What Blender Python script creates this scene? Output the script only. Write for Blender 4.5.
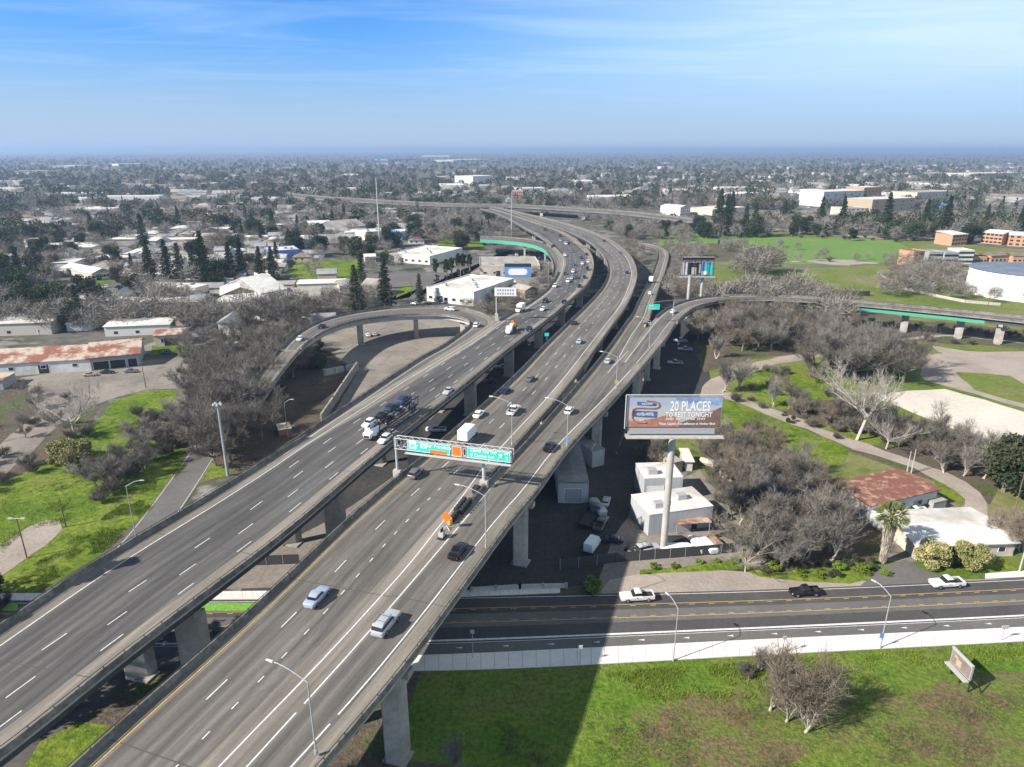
import bpy, math, random
import numpy as np
from mathutils import Vector, Matrix
for o in list(bpy.data.objects): bpy.data.objects.remove(o)
SC = bpy.context.scene
COL = SC.collection
R = math.radians
rnd = random.Random(7)

# ------------------------------------------------------------ camera
H = 76.0; F = 683.0; CX = 512.0; CY = 383.5; TH = R(18.9)
ct, st = math.cos(TH), math.sin(TH)
cam_d = bpy.data.cameras.new('camera'); cam = bpy.data.objects.new('camera', cam_d); COL.objects.link(cam)
cam.location = (0, 0, H); cam.rotation_euler = (R(90) - TH, 0, 0)
cam_d.sensor_width = 36; cam_d.lens = 36 * F / 1024; cam_d.clip_start = 1; cam_d.clip_end = 90000
SC.camera = cam
SC.render.resolution_x = 1024; SC.render.resolution_y = 767

# ------------------------------------------------------------ sky and sun
SUN_AZ = R(25); SUN_EL = R(35.5)            # direction the light travels (ground plane), elevation
w = bpy.data.worlds.new("World"); SC.world = w; w.use_nodes = True
nt = w.node_tree; nt.nodes.clear()
N = nt.nodes.new; L = nt.links.new
sky = N('ShaderNodeTexSky'); sky.sky_type = 'NISHITA'; sky.sun_disc = False
sx, sy = -math.cos(SUN_AZ), -math.sin(SUN_AZ)
sky.sun_elevation = SUN_EL; sky.sun_rotation = math.atan2(sx, sy) % (2 * math.pi)
sky.altitude = 0; sky.air_density = 1.0; sky.dust_density = 0.6; sky.ozone_density = 3.5
tc = N('ShaderNodeTexCoord'); sep = N('ShaderNodeSeparateXYZ'); L(tc.outputs['Generated'], sep.inputs[0])
tint = N('ShaderNodeMix'); tint.data_type = 'RGBA'; tint.blend_type = 'MULTIPLY'; tint.inputs[0].default_value = 1.0; L(sky.outputs[0], tint.inputs[6]); tint.inputs[7].default_value = (0.40, 0.82, 1.36, 1)
# thin cirrus: a real cloud layer projected at altitude (direction / height)
mx = N('ShaderNodeMath'); mx.operation = 'MAXIMUM'; mx.inputs[1].default_value = 0.02; L(sep.outputs[2], mx.inputs[0])
dv = N('ShaderNodeVectorMath'); dv.operation = 'DIVIDE'; cmb = N('ShaderNodeCombineXYZ')
L(mx.outputs[0], cmb.inputs[0]); L(mx.outputs[0], cmb.inputs[1]); cmb.inputs[2].default_value = 1
L(tc.outputs['Generated'], dv.inputs[0]); L(cmb.outputs[0], dv.inputs[1])
mp = N('ShaderNodeMapping'); mp.inputs['Scale'].default_value = (0.33, 0.62, 0); mp.inputs['Rotation'].default_value = (0, 0, R(14))
L(dv.outputs[0], mp.inputs[0])
nz = N('ShaderNodeTexNoise'); nz.inputs['Scale'].default_value = 1.0; nz.inputs['Detail'].default_value = 7; nz.inputs['Roughness'].default_value = 0.6
nz.inputs['Distortion'].default_value = 0.7; L(mp.outputs[0], nz.inputs[0])
cr = N('ShaderNodeValToRGB'); cr.color_ramp.elements[0].position = 0.47; cr.color_ramp.elements[1].position = 0.85
cr.color_ramp.elements[0].color = (0, 0, 0, 1); cr.color_ramp.elements[1].color = (1, 1, 1, 1); L(nz.outputs[0], cr.inputs[0])
fd = N('ShaderNodeMapRange'); fd.inputs[1].default_value = 0.02; fd.inputs[2].default_value = 0.10; fd.inputs[3].default_value = 0.0; fd.inputs[4].default_value = 0.85
L(sep.outputs[2], fd.inputs[0])
mu = N('ShaderNodeMath'); mu.operation = 'MULTIPLY'; side = N('ShaderNodeMapRange'); side.interpolation_type = 'SMOOTHSTEP'; side.inputs[1].default_value = -0.25; side.inputs[2].default_value = 0.62; side.inputs[3].default_value = 0.0; side.inputs[4].default_value = 0.8; L(sep.outputs[0], side.inputs[0])
veil = N('ShaderNodeMath'); veil.operation = 'MAXIMUM'; wsp = N('ShaderNodeMath'); wsp.operation = 'MULTIPLY_ADD'; L(cr.outputs[0], wsp.inputs[0]); wsp.inputs[1].default_value = 0.4; L(side.outputs[0], wsp.inputs[2])
L(wsp.outputs[0], veil.inputs[0]); veil.inputs[1].default_value = 0.0; veil.use_clamp = True
L(veil.outputs[0], mu.inputs[0]); L(fd.outputs[0], mu.inputs[1])
mixc = N('ShaderNodeMix'); mixc.data_type = 'RGBA'; L(mu.outputs[0], mixc.inputs[0]); zen = N('ShaderNodeMapRange'); zen.interpolation_type = 'SMOOTHSTEP'; zen.inputs[1].default_value = 0.2; zen.inputs[2].default_value = 0.6; zen.inputs[3].default_value = 1.05; zen.inputs[4].default_value = 0.16; L(sep.outputs[2], zen.inputs[0])
zs = N('ShaderNodeVectorMath'); zs.operation = 'SCALE'; L(tint.outputs[2], zs.inputs[0]); L(zen.outputs[0], zs.inputs['Scale']); L(zs.outputs[0], mixc.inputs[6]); mixc.inputs[7].default_value = (6.6, 8.0, 9.0, 1)
# low haze bank along the horizon
hz = N('ShaderNodeMapRange'); hz.interpolation_type = 'SMOOTHSTEP'; hz.inputs[1].default_value = -0.02; hz.inputs[2].default_value = 0.16; hz.inputs[3].default_value = 0.93; hz.inputs[4].default_value = 0.0
L(sep.outputs[2], hz.inputs[0])
mixh = N('ShaderNodeMix'); mixh.data_type = 'RGBA'; L(hz.outputs[0], mixh.inputs[0]); L(mixc.outputs[2], mixh.inputs[6]); mixh.inputs[7].default_value = (4.0, 4.9, 6.5, 1)
bg = N('ShaderNodeBackground'); bg.inputs['Strength'].default_value = 0.076; L(mixh.outputs[2], bg.inputs['Color'])
out = N('ShaderNodeOutputWorld'); L(bg.outputs[0], out.inputs['Surface'])
sd = bpy.data.lights.new('sun', 'SUN'); sun = bpy.data.objects.new('sun', sd); COL.objects.link(sun)
sd.energy = 5.0; sd.angle = R(0.5); sd.color = (1.0, 0.93, 0.83)
dvec = Vector((math.cos(SUN_AZ) * math.cos(SUN_EL), math.sin(SUN_AZ) * math.cos(SUN_EL), -math.sin(SUN_EL)))
sun.rotation_euler = dvec.to_track_quat('-Z', 'Y').to_euler(); sun.location = (-60, -30, 120)
SC.view_settings.view_transform = 'Standard'; SC.view_settings.look = 'None'; SC.view_settings.gamma = 1
SC.view_settings.exposure = 0.8; SC.view_settings.use_curve_mapping = False
SC.render.engine = 'CYCLES'
SC.cycles.max_bounces = 4; SC.cycles.diffuse_bounces = 2; SC.cycles.glossy_bounces = 2; SC.cycles.volume_bounces = 0
SC.cycles.transparent_max_bounces = 4

# ------------------------------------------------------------ where a thing of the photo stands
def P(x, y, z=0.0):
    u = (x - CX) / F; v = (y - CY) / F
    dn = v * ct + st; fw = ct - v * st
    t = (H - z) / dn
    return Vector((u * t, fw * t, z))
def Q(p):
    dz = H - p[2]; zc = p[1] * ct + dz * st
    if zc < 1: return (-9999, -9999)
    return (CX + F * p[0] / zc, CY + F * (dz * ct - p[1] * st) / zc)
def deckz(Y):
    z = 17.6 - max(0.0, Y - 60) * 0.031
    return max(z, 10.6)
def Pd(x, y, up=0.0, zf=deckz):
    z = 14.0
    for _ in range(12):
        p = P(x, y, z + up); z = zf(p.y)
    p = P(x, y, z + up); return Vector((p.x, p.y, z))
def inpoly(x, y, poly):
    c = False; j = len(poly) - 1
    for i in range(len(poly)):
        xi, yi = poly[i]; xj, yj = poly[j]
        if (yi > y) != (yj > y) and x < (xj - xi) * (y - yi) / (yj - yi) + xi: c = not c
        j = i
    return c

# ------------------------------------------------------------ mesh builder
class MB:
    def __init__(s): s.v = []; s.f = []; s.m = []
    def quad(s, a, b, c, d, mi=0):
        n = len(s.v); s.v += [tuple(a), tuple(b), tuple(c), tuple(d)]; s.f.append((n, n+1, n+2, n+3)); s.m.append(mi)
    def poly(s, pts, mi=0):
        n = len(s.v); s.v += [tuple(p) for p in pts]; s.f.append(tuple(range(n, n + len(pts)))); s.m.append(mi)
    def prism(s, pts, z0, z1, mi=0, mt=None, mb=None):
        n = len(s.v); k = len(pts)
        ar = sum(pts[i][0]*pts[(i+1)%k][1]-pts[(i+1)%k][0]*pts[i][1] for i in range(k))
        if ar < 0: pts = pts[::-1]
        s.v += [(p[0], p[1], z0) for p in pts] + [(p[0], p[1], z1) for p in pts]
        for i in range(k):
            j = (i+1) % k; s.f.append((n+i, n+j, n+k+j, n+k+i)); s.m.append(mi)
        s.f.append(tuple(n+k+i for i in range(k))); s.m.append(mi if mt is None else mt)
        s.f.append(tuple(n+i for i in reversed(range(k)))); s.m.append(mi if mb is None else mb)
    def box(s, c, sz, rot=0.0, mi=0, mt=None):
        cx, cy, z0 = c; a, b, h = sz[0]/2, sz[1]/2, sz[2]; cc, ss = math.cos(rot), math.sin(rot)
        pts = [(cx + x*cc - y*ss, cy + x*ss + y*cc) for x, y in ((-a,-b),(a,-b),(a,b),(-a,b))]
        s.prism(pts, z0, z0 + h, mi, mt)
    def tube(s, p0, p1, r0, r1=None, n=6, mi=0, cap=True):
        p0 = Vector(p0); p1 = Vector(p1); r1 = r0 if r1 is None else r1
        d = p1 - p0
        if d.length < 1e-6: return
        d.normalize(); u = d.cross(Vector((0, 0, 1)) if abs(d.z) < .9 else Vector((1, 0, 0))).normalized(); w_ = d.cross(u)
        b = len(s.v)
        for p, r in ((p0, r0), (p1, r1)):
            for i in range(n):
                a = 2*math.pi*i/n; s.v.append(tuple(p + u*(math.cos(a)*r) + w_*(math.sin(a)*r)))
        for i in range(n):
            j = (i+1) % n; s.f.append((b+i, b+n+i, b+n+j, b+j)); s.m.append(mi)
        if cap:
            s.f.append(tuple(b+i for i in range(n))); s.m.append(mi)
            s.f.append(tuple(b+n+i for i in reversed(range(n)))); s.m.append(mi)
    def path(s, pts, r, n=5, mi=0):
        for a, b in zip(pts, pts[1:]): s.tube(a, b, r, r, n, mi)
    def loft(s, rings, mi=0, cap=True, mis=None):
        b = len(s.v); k = len(rings[0])
        for r in rings: s.v += [tuple(p) for p in r]
        for i in range(len(rings)-1):
            for j in range(k):
                j2 = (j+1) % k; s.f.append((b+i*k+j, b+i*k+j2, b+(i+1)*k+j2, b+(i+1)*k+j)); s.m.append(mi if mis is None else mis[j])
        if cap:
            s.f.append(tuple(b+j for j in reversed(range(k)))); s.m.append(mi)
            e = b+(len(rings)-1)*k; s.f.append(tuple(e+j for j in range(k))); s.m.append(mi)
    def mesh(s, name, mats, off=(0, 0, 0), smooth=False):
        me = bpy.data.meshes.new(name)
        v = [(p[0]-off[0], p[1]-off[1], p[2]-off[2]) for p in s.v]
        me.from_pydata(v, [], s.f)
        if not isinstance(mats, (list, tuple)): mats = [mats]
        for m in mats: me.materials.append(m)
        me.polygons.foreach_set('material_index', s.m)
        if smooth:
            me.polygons.foreach_set('use_smooth', [True]*len(s.f))
            try: me.set_sharp_from_angle(angle=R(38))
            except Exception: pass
        me.update(); return me
    def build(s, name, mats, parent=None, world=True, smooth=False):
        if not s.f: return None
        off = Vector((0, 0, 0)); q = parent
        while q is not None and world: off = off + q.location; q = q.parent
        off = tuple(off)
        o = bpy.data.objects.new(name, s.mesh(name, mats, off, smooth)); COL.objects.link(o)
        if parent is not None: o.parent = parent
        return o
def tag(o, label=None, cat=None, group=None, kind=None):
    if label: o['label'] = label
    if cat: o['category'] = cat
    if group: o['group'] = group
    if kind: o['kind'] = kind
    return o
def thing(name, label, cat, loc=(0, 0, 0), rot=0.0, group=None):
    o = bpy.data.objects.new(name, None); COL.objects.link(o); o.location = loc; o.rotation_euler = (0, 0, rot)
    o.empty_display_size = 0.5
    return tag(o, label, cat, group)
KIDS = {}
def reg(parent, child): KIDS.setdefault(parent.name, []).append(child)
def tree_children(o): return [c for c in bpy.data.objects if c.parent == o]
def copy_thing(src, kids, loc, rot, label, group=None, scale=1.0, color=None):
    r = src.copy(); COL.objects.link(r); r.location = loc; r.rotation_euler = (0, 0, rot); r.scale = (scale,)*3 if not isinstance(scale, tuple) else scale
    r['label'] = label
    if group: r['group'] = group
    elif 'group' in r: del r['group']
    if color is not None: r.color = color
    for c, subs in kids:
        k = c.copy(); COL.objects.link(k); k.parent = r
        if color is not None: k.color = color
        for s_ in subs:
            g = s_.copy(); COL.objects.link(g); g.parent = k
    return r
def kids_of(o, allobjs=None):
    return [(c, list(c.children)) for c in o.children]

# ------------------------------------------------------------ materials
MATS = {}
def mat(name, col, rough=0.8, metal=0.0, var=0.0, vscale=1.0, col2=None, lo=0.4, hi=0.6, detail=4, bump=0.0, spec=0.3, coord='Object', emit=None, stretch=None, objcol=False, fine=None):
    m = bpy.data.materials.new(name); m.use_nodes = True; t = m.node_tree; t.nodes.clear()
    b = t.nodes.new('ShaderNodeBsdfPrincipled'); o = t.nodes.new('ShaderNodeOutputMaterial'); t.links.new(b.outputs[0], o.inputs[0])
    b.inputs['Roughness'].default_value = rough; b.inputs['Metallic'].default_value = metal
    b.inputs['Specular IOR Level'].default_value = spec
    c4 = (*col, 1)
    src = None
    tcn = t.nodes.new('ShaderNodeTexCoord')
    if coord == 'World':
        g = t.nodes.new('ShaderNodeNewGeometry'); vec = g.outputs['Position']
    elif coord == 'UV': vec = tcn.outputs['UV']
    else: vec = tcn.outputs['Object']
    if stretch:
        mpn = t.nodes.new('ShaderNodeMapping'); mpn.inputs['Scale'].default_value = stretch; t.links.new(vec, mpn.inputs[0]); vec = mpn.outputs[0]
    if col2 is not None:
        nz = t.nodes.new('ShaderNodeTexNoise'); nz.inputs['Scale'].default_value = vscale; nz.inputs['Detail'].default_value = detail
        nz.inputs['Roughness'].default_value = 0.62; t.links.new(vec, nz.inputs['Vector'])
        rp = t.nodes.new('ShaderNodeValToRGB'); rp.color_ramp.elements[0].position = lo; rp.color_ramp.elements[1].position = hi
        rp.color_ramp.elements[0].color = c4; rp.color_ramp.elements[1].color = (*col2, 1); t.links.new(nz.outputs[0], rp.inputs[0]); src = rp.outputs[0]
    if objcol:
        oi = t.nodes.new('ShaderNodeObjectInfo'); src = oi.outputs['Color']
    if var > 0:
        n2 = t.nodes.new('ShaderNodeTexNoise'); n2.inputs['Scale'].default_value = (fine or vscale*5); n2.inputs['Detail'].default_value = 5; t.links.new(vec, n2.inputs['Vector'])
        mr = t.nodes.new('ShaderNodeMapRange'); mr.inputs[1].default_value = 0.3; mr.inputs[2].default_value = 0.7; mr.inputs[3].default_value = 1 - var; mr.inputs[4].default_value = 1 + var
        t.links.new(n2.outputs[0], mr.inputs[0])
        vm = t.nodes.new('ShaderNodeVectorMath'); vm.operation = 'SCALE'
        if src is not None: t.links.new(src, vm.inputs[0])
        else: vm.inputs[0].default_value = col
        t.links.new(mr.outputs[0], vm.inputs['Scale']); src = vm.outputs[0]
        if bump > 0:
            bp = t.nodes.new('ShaderNodeBump'); bp.inputs['Strength'].default_value = bump; bp.inputs['Distance'].default_value = 0.15; t.links.new(n2.outputs[0], bp.inputs['Height']); t.links.new(bp.outputs[0], b.inputs['Normal'])
    if src is not None: t.links.new(src, b.inputs['Base Color'])
    else: b.inputs['Base Color'].default_value = c4
    MATS[name] = m; return m
def ramp_ground(name, stops, scale, detail=6, fine=1.2, famp=0.25, bump=0.5, scale2=None, over=None, olo=0.5, ohi=0.6):
    """world-space ground: large noise picks the cover, a second one lays another cover over it, fine noise adds grain"""
    m = bpy.data.materials.new(name); m.use_nodes = True; t = m.node_tree; t.nodes.clear(); n = t.nodes.new; l = t.links.new
    b = n('ShaderNodeBsdfPrincipled'); o = n('ShaderNodeOutputMaterial'); l(b.outputs[0], o.inputs[0]); b.inputs['Roughness'].default_value = 0.95; b.inputs['Specular IOR Level'].default_value = 0.1
    g = n('ShaderNodeNewGeometry')
    a = n('ShaderNodeTexNoise'); a.inputs['Scale'].default_value = scale; a.inputs['Detail'].default_value = detail; a.inputs['Roughness'].default_value = 0.65; l(g.outputs['Position'], a.inputs['Vector'])
    r = n('ShaderNodeValToRGB'); e = r.color_ramp.elements
    e[0].position = stops[0][0]; e[0].color = (*stops[0][1], 1); e[1].position = stops[-1][0]; e[1].color = (*stops[-1][1], 1)
    for p, c in stops[1:-1]:
        x = e.new(p); x.color = (*c, 1)
    l(a.outputs[0], r.inputs[0]); src = r.outputs[0]
    if over is not None:
        a2 = n('ShaderNodeTexNoise'); a2.inputs['Scale'].default_value = scale2; a2.inputs['Detail'].default_value = 8; a2.inputs['Roughness'].default_value = 0.7; l(g.outputs['Position'], a2.inputs['Vector'])
        r2 = n('ShaderNodeMapRange'); r2.inputs[1].default_value = olo; r2.inputs[2].default_value = ohi; l(a2.outputs[0], r2.inputs[0])
        mm = n('ShaderNodeMix'); mm.data_type = 'RGBA'; l(r2.outputs[0], mm.inputs[0]); l(src, mm.inputs[6]); mm.inputs[7].default_value = (*over, 1); src = mm.outputs[2]
    f = n('ShaderNodeTexNoise'); f.inputs['Scale'].default_value = fine; f.inputs['Detail'].default_value = 6; f.inputs['Roughness'].default_value = 0.7; l(g.outputs['Position'], f.inputs['Vector'])
    mr = n('ShaderNodeMapRange'); mr.inputs[1].default_value = 0.3; mr.inputs[2].default_value = 0.7; mr.inputs[3].default_value = 1-famp; mr.inputs[4].default_value = 1+famp; l(f.outputs[0], mr.inputs[0])
    vm = n('ShaderNodeVectorMath'); vm.operation = 'SCALE'; l(src, vm.inputs[0]); l(mr.outputs[0], vm.inputs['Scale']); l(vm.outputs[0], b.inputs['Base Color'])
    bp = n('ShaderNodeBump'); bp.inputs['Strength'].default_value = bump; bp.inputs['Distance'].default_value = 0.5; l(f.outputs[0], bp.inputs['Height']); l(bp.outputs[0], b.inputs['Normal'])
    MATS[name] = m; return m

M = MATS
ramp_ground('ground', [(0.3, (0.10,0.09,0.075)), (0.45, (0.16,0.145,0.125)), (0.55, (0.085,0.10,0.045)), (0.7, (0.2,0.185,0.165))], 0.02, fine=0.8, famp=0.3)
ramp_ground('lawn', [(0.32, (0.065,0.115,0.014)), (0.46, (0.115,0.175,0.018)), (0.56, (0.165,0.215,0.03)), (0.64, (0.17,0.18,0.05)), (0.74, (0.17,0.15,0.08))], 0.07, fine=0.9, famp=0.42, bump=0.9, scale2=0.35, over=(0.04,0.085,0.014), olo=0.5, ohi=0.72)
ramp_ground('meadow', [(0.42, (0.10,0.18,0.02)), (0.5, (0.145,0.195,0.032)), (0.56, (0.15,0.165,0.045)), (0.64, (0.155,0.125,0.06))], 0.03, fine=1.3, famp=0.5, bump=1.0, scale2=0.3, over=(0.065,0.12,0.018), olo=0.52, ohi=0.7)
ramp_ground('dirtgrass', [(0.38, (0.12,0.19,0.025)), (0.5, (0.15,0.155,0.05)), (0.55, (0.17,0.125,0.07)), (0.68, (0.13,0.15,0.04))], 0.09, fine=1.6, famp=0.5, bump=0.9, scale2=0.5, over=(0.09,0.14,0.025), olo=0.55, ohi=0.68)
ramp_ground('field', [(0.35, (0.09,0.14,0.02)), (0.5, (0.14,0.17,0.04)), (0.6, (0.18,0.18,0.075)), (0.72, (0.24,0.21,0.14))], 0.03, fine=0.5, famp=0.25, bump=0.6, scale2=0.14, over=(0.11,0.1,0.06), olo=0.55, ohi=0.7)
ramp_ground('farfield', [(0.3, (0.11,0.2,0.05)), (0.55, (0.13,0.22,0.05)), (0.75, (0.2,0.22,0.08))], 0.02, fine=0.3, famp=0.12, bump=0.3)
ramp_ground('scrub', [(0.35, (0.09,0.075,0.055)), (0.5, (0.13,0.105,0.08)), (0.6, (0.08,0.11,0.03)), (0.7, (0.16,0.13,0.10))], 0.08, fine=1.4, famp=0.45, bump=0.9)
ramp_ground('leaflitter', [(0.35, (0.07,0.055,0.04)), (0.5, (0.10,0.08,0.06)), (0.68, (0.14,0.115,0.085))], 0.12, fine=1.5, famp=0.35, bump=0.6)
ramp_ground('gravel', [(0.3, (0.26,0.22,0.19)), (0.6, (0.36,0.31,0.27)), (0.75, (0.3,0.27,0.2))], 0.08, fine=1.3, famp=0.15, bump=0.4)
ramp_ground('whitegravel', [(0.3, (0.50,0.45,0.39)), (0.7, (0.62,0.57,0.5))], 0.05, fine=0.7, famp=0.1, bump=0.3)
ramp_ground('lot', [(0.3, (0.15,0.135,0.12)), (0.5, (0.23,0.205,0.18)), (0.62, (0.27,0.24,0.205)), (0.75, (0.2,0.18,0.155))], 0.045, fine=0.9, famp=0.2, bump=0.25, scale2=0.22, over=(0.15,0.135,0.115), olo=0.54, ohi=0.66)
ramp_ground('asphalt_painted_shade', [(0.3, (0.04,0.04,0.042)), (0.6, (0.06,0.058,0.057)), (0.75, (0.1,0.095,0.088))], 0.06, fine=1.0, famp=0.25, bump=0.15)  # asphalt colour darkened to put deck shade into the lot
ramp_ground('asphalt', [(0.3, (0.065,0.063,0.063)), (0.6, (0.085,0.082,0.081)), (0.75, (0.11,0.105,0.1))], 0.06, fine=1.0, famp=0.14, bump=0.15)
ramp_ground('asphalt_mid', [(0.3, (0.115,0.11,0.106)), (0.6, (0.145,0.139,0.133)), (0.75, (0.175,0.165,0.155))], 0.07, fine=1.0, famp=0.12, bump=0.15)
ramp_ground('walk', [(0.3, (0.62,0.58,0.55)), (0.7, (0.76,0.72,0.69))], 0.15, fine=1.5, famp=0.08, bump=0.1)
ramp_ground('suburb', [(0.3, (0.085,0.08,0.07)), (0.45, (0.13,0.12,0.108)), (0.52, (0.08,0.085,0.05)), (0.58, (0.2,0.19,0.18)), (0.72, (0.12,0.115,0.105))], 0.03, detail=9, fine=0.12, famp=0.4, bump=0.2)
def deckmat(name, a, b, c, wheel=0.07):
    m = bpy.data.materials.new(name); m.use_nodes = True; t = m.node_tree; t.nodes.clear(); n = t.nodes.new; l = t.links.new
    bs = n('ShaderNodeBsdfPrincipled'); o = n('ShaderNodeOutputMaterial'); l(bs.outputs[0], o.inputs[0]); bs.inputs['Roughness'].default_value = 0.85; bs.inputs['Specular IOR Level'].default_value = 0.25
    u = n('ShaderNodeUVMap')
    m1 = n('ShaderNodeMapping'); m1.inputs['Scale'].default_value = (0.012, 0.9, 1); l(u.outputs[0], m1.inputs[0])
    n1 = n('ShaderNodeTexNoise'); n1.inputs['Scale'].default_value = 1; n1.inputs['Detail'].default_value = 5; n1.inputs['Roughness'].default_value = 0.6; l(m1.outputs[0], n1.inputs[0])
    r = n('ShaderNodeValToRGB'); e = r.color_ramp.elements; e[0].position = 0.33; e[0].color = (*a, 1); e[1].position = 0.68; e[1].color = (*c, 1); x = e.new(0.5); x.color = (*b, 1); l(n1.outputs[0], r.inputs[0])
    m2 = n('ShaderNodeMapping'); m2.inputs['Scale'].default_value = (0.05, 0.3, 1); l(u.outputs[0], m2.inputs[0])
    n2 = n('ShaderNodeTexNoise'); n2.inputs['Scale'].default_value = 1; n2.inputs['Detail'].default_value = 8; n2.inputs['Roughness'].default_value = 0.7; l(m2.outputs[0], n2.inputs[0])
    mr = n('ShaderNodeMapRange'); mr.inputs[1].default_value = 0.3; mr.inputs[2].default_value = 0.7; mr.inputs[3].default_value = 0.86; mr.inputs[4].default_value = 1.14; l(n2.outputs[0], mr.inputs[0])
    n3 = n('ShaderNodeTexNoise'); n3.inputs['Scale'].default_value = 2.2; n3.inputs['Detail'].default_value = 4; l(u.outputs[0], n3.inputs[0])
    mr3 = n('ShaderNodeMapRange'); mr3.inputs[1].default_value = 0.3; mr3.inputs[2].default_value = 0.7; mr3.inputs[3].default_value = 0.93; mr3.inputs[4].default_value = 1.07; l(n3.outputs[0], mr3.inputs[0])
    mm = n('ShaderNodeMath'); mm.operation = 'MULTIPLY'; l(mr.outputs[0], mm.inputs[0]); l(mr3.outputs[0], mm.inputs[1])
    vm = n('ShaderNodeVectorMath'); vm.operation = 'SCALE'; l(r.outputs[0], vm.inputs[0]); l(mm.outputs[0], vm.inputs['Scale']); l(vm.outputs[0], bs.inputs['Base Color'])
    MATS[name] = m
    # wheel paths along each lane, stains and patches
    sx_ = n('ShaderNodeSeparateXYZ'); l(u.outputs[0], sx_.inputs[0])
    wv = n('ShaderNodeMath'); wv.operation = 'MULTIPLY'; wv.inputs[1].default_value = 2*math.pi/1.77; l(sx_.outputs[1], wv.inputs[0])
    cw = n('ShaderNodeMath'); cw.operation = 'COSINE'; l(wv.outputs[0], cw.inputs[0])
    ms = n('ShaderNodeMapping'); ms.inputs['Scale'].default_value = (0.022, 0.16, 1); l(u.outputs[0], ms.inputs[0])
    ns = n('ShaderNodeTexNoise'); ns.inputs['Scale'].default_value = 1; ns.inputs['Detail'].default_value = 9; ns.inputs['Roughness'].default_value = 0.75; ns.inputs['Distortion'].default_value = 0.6; l(ms.outputs[0], ns.inputs[0])
    rs = n('ShaderNodeMapRange'); rs.inputs[1].default_value = 0.36; rs.inputs[2].default_value = 0.66; rs.inputs[3].default_value = 0.68; rs.inputs[4].default_value = 1.26; l(ns.outputs[0], rs.inputs[0])
    wf = n('ShaderNodeMath'); wf.operation = 'MULTIPLY_ADD'; wf.inputs[1].default_value = wheel; wf.inputs[2].default_value = 1.0; l(cw.outputs[0], wf.inputs[0])
    m4 = n('ShaderNodeMath'); m4.operation = 'MULTIPLY'; l(wf.outputs[0], m4.inputs[0]); l(rs.outputs[0], m4.inputs[1])
    m5 = n('ShaderNodeMath'); m5.operation = 'MULTIPLY'; l(m4.outputs[0], m5.inputs[0]); l(mm.outputs[0], m5.inputs[1]); l(m5.outputs[0], vm.inputs['Scale'])
deckmat('lane', (0.1,0.092,0.083), (0.142,0.131,0.118), (0.2,0.182,0.162))
deckmat('lane_dark', (0.074,0.071,0.07), (0.1,0.096,0.093), (0.143,0.136,0.129))
deckmat('shoulder', (0.165,0.15,0.13), (0.22,0.197,0.168), (0.285,0.254,0.215), 0.0)
mat('paint_white', (0.62,0.62,0.61), 0.7, var=0.2, vscale=0.5)
mat('paint_yellow', (0.52,0.35,0.12), 0.7, var=0.2, vscale=0.5)
mat('paint_green', (0.16,0.36,0.05), 0.7, var=0.3, vscale=0.5)
mat('joint', (0.085,0.082,0.08), 0.9)
mat('concrete', (0.36,0.335,0.30), 0.85, col2=(0.27,0.255,0.235), vscale=0.25, var=0.12)
mat('parapet', (0.2,0.185,0.165), 0.85, col2=(0.11,0.103,0.095), vscale=0.35, var=0.3, detail=8)
mat('concrete_light', (0.46,0.43,0.39), 0.85, col2=(0.38,0.36,0.33), vscale=0.2, var=0.1)
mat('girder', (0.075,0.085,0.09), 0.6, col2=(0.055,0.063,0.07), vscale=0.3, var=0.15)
mat('girder_green', (0.08,0.34,0.22), 0.6, var=0.1)
mat('steel', (0.42,0.43,0.44), 0.55, 0.3, var=0.1)
mat('steel_white', (0.5,0.5,0.49), 0.5, 0.2, var=0.1)
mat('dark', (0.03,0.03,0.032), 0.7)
mat('rail', (0.07,0.07,0.07), 0.6, 0.3)
mat('wood', (0.16,0.12,0.09), 0.9, var=0.2)
mat('sign_green', (0.03,0.60,0.46), 0.5)
mat('sign_orange', (0.85,0.17,0.02), 0.5)
mat('white', (0.78,0.78,0.76), 0.6, var=0.05)
mat('white_wall', (0.66,0.65,0.62), 0.8, col2=(0.54,0.52,0.49), vscale=0.25, var=0.06)
mat('cream_wall', (0.58,0.52,0.42), 0.8, col2=(0.5,0.44,0.36), vscale=0.25, var=0.06)
mat('tan_wall', (0.42,0.33,0.24), 0.85, var=0.1)
mat('brick_wall', (0.42,0.2,0.13), 0.85, var=0.15)
mat('orange_wall', (0.47,0.27,0.17), 0.85, var=0.1)
mat('blue_wall', (0.12,0.28,0.6), 0.7, var=0.1)
mat('blue_dark', (0.04,0.08,0.2), 0.6, var=0.1)
mat('grey_wall', (0.33,0.34,0.35), 0.8, var=0.1)
mat('metal_wall', (0.5,0.52,0.54), 0.5, 0.15, col2=(0.42,0.44,0.46), vscale=6, stretch=(1,1,0.02), var=0.05)
mat('white_roof', (0.66,0.64,0.6), 0.8, col2=(0.45,0.42,0.38), vscale=0.09, lo=0.45, hi=0.65, detail=8, var=0.12)
mat('grey_roof', (0.30,0.30,0.30), 0.9, col2=(0.2,0.2,0.205), vscale=0.12, var=0.12)
mat('tan_roof', (0.38,0.35,0.31), 0.9, col2=(0.28,0.26,0.24), vscale=0.12, var=0.12)
mat('brown_roof', (0.17,0.13,0.11), 0.9, col2=(0.25,0.2,0.17), vscale=0.2, var=0.12)
mat('blue_roof', (0.12,0.15,0.2), 0.8, col2=(0.16,0.19,0.25), vscale=0.1, var=0.1)
mat('rust_roof', (0.25,0.105,0.07), 0.85, col2=(0.46,0.38,0.31), vscale=0.16, lo=0.44, hi=0.55, detail=7, var=0.2, fine=1.5)
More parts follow.
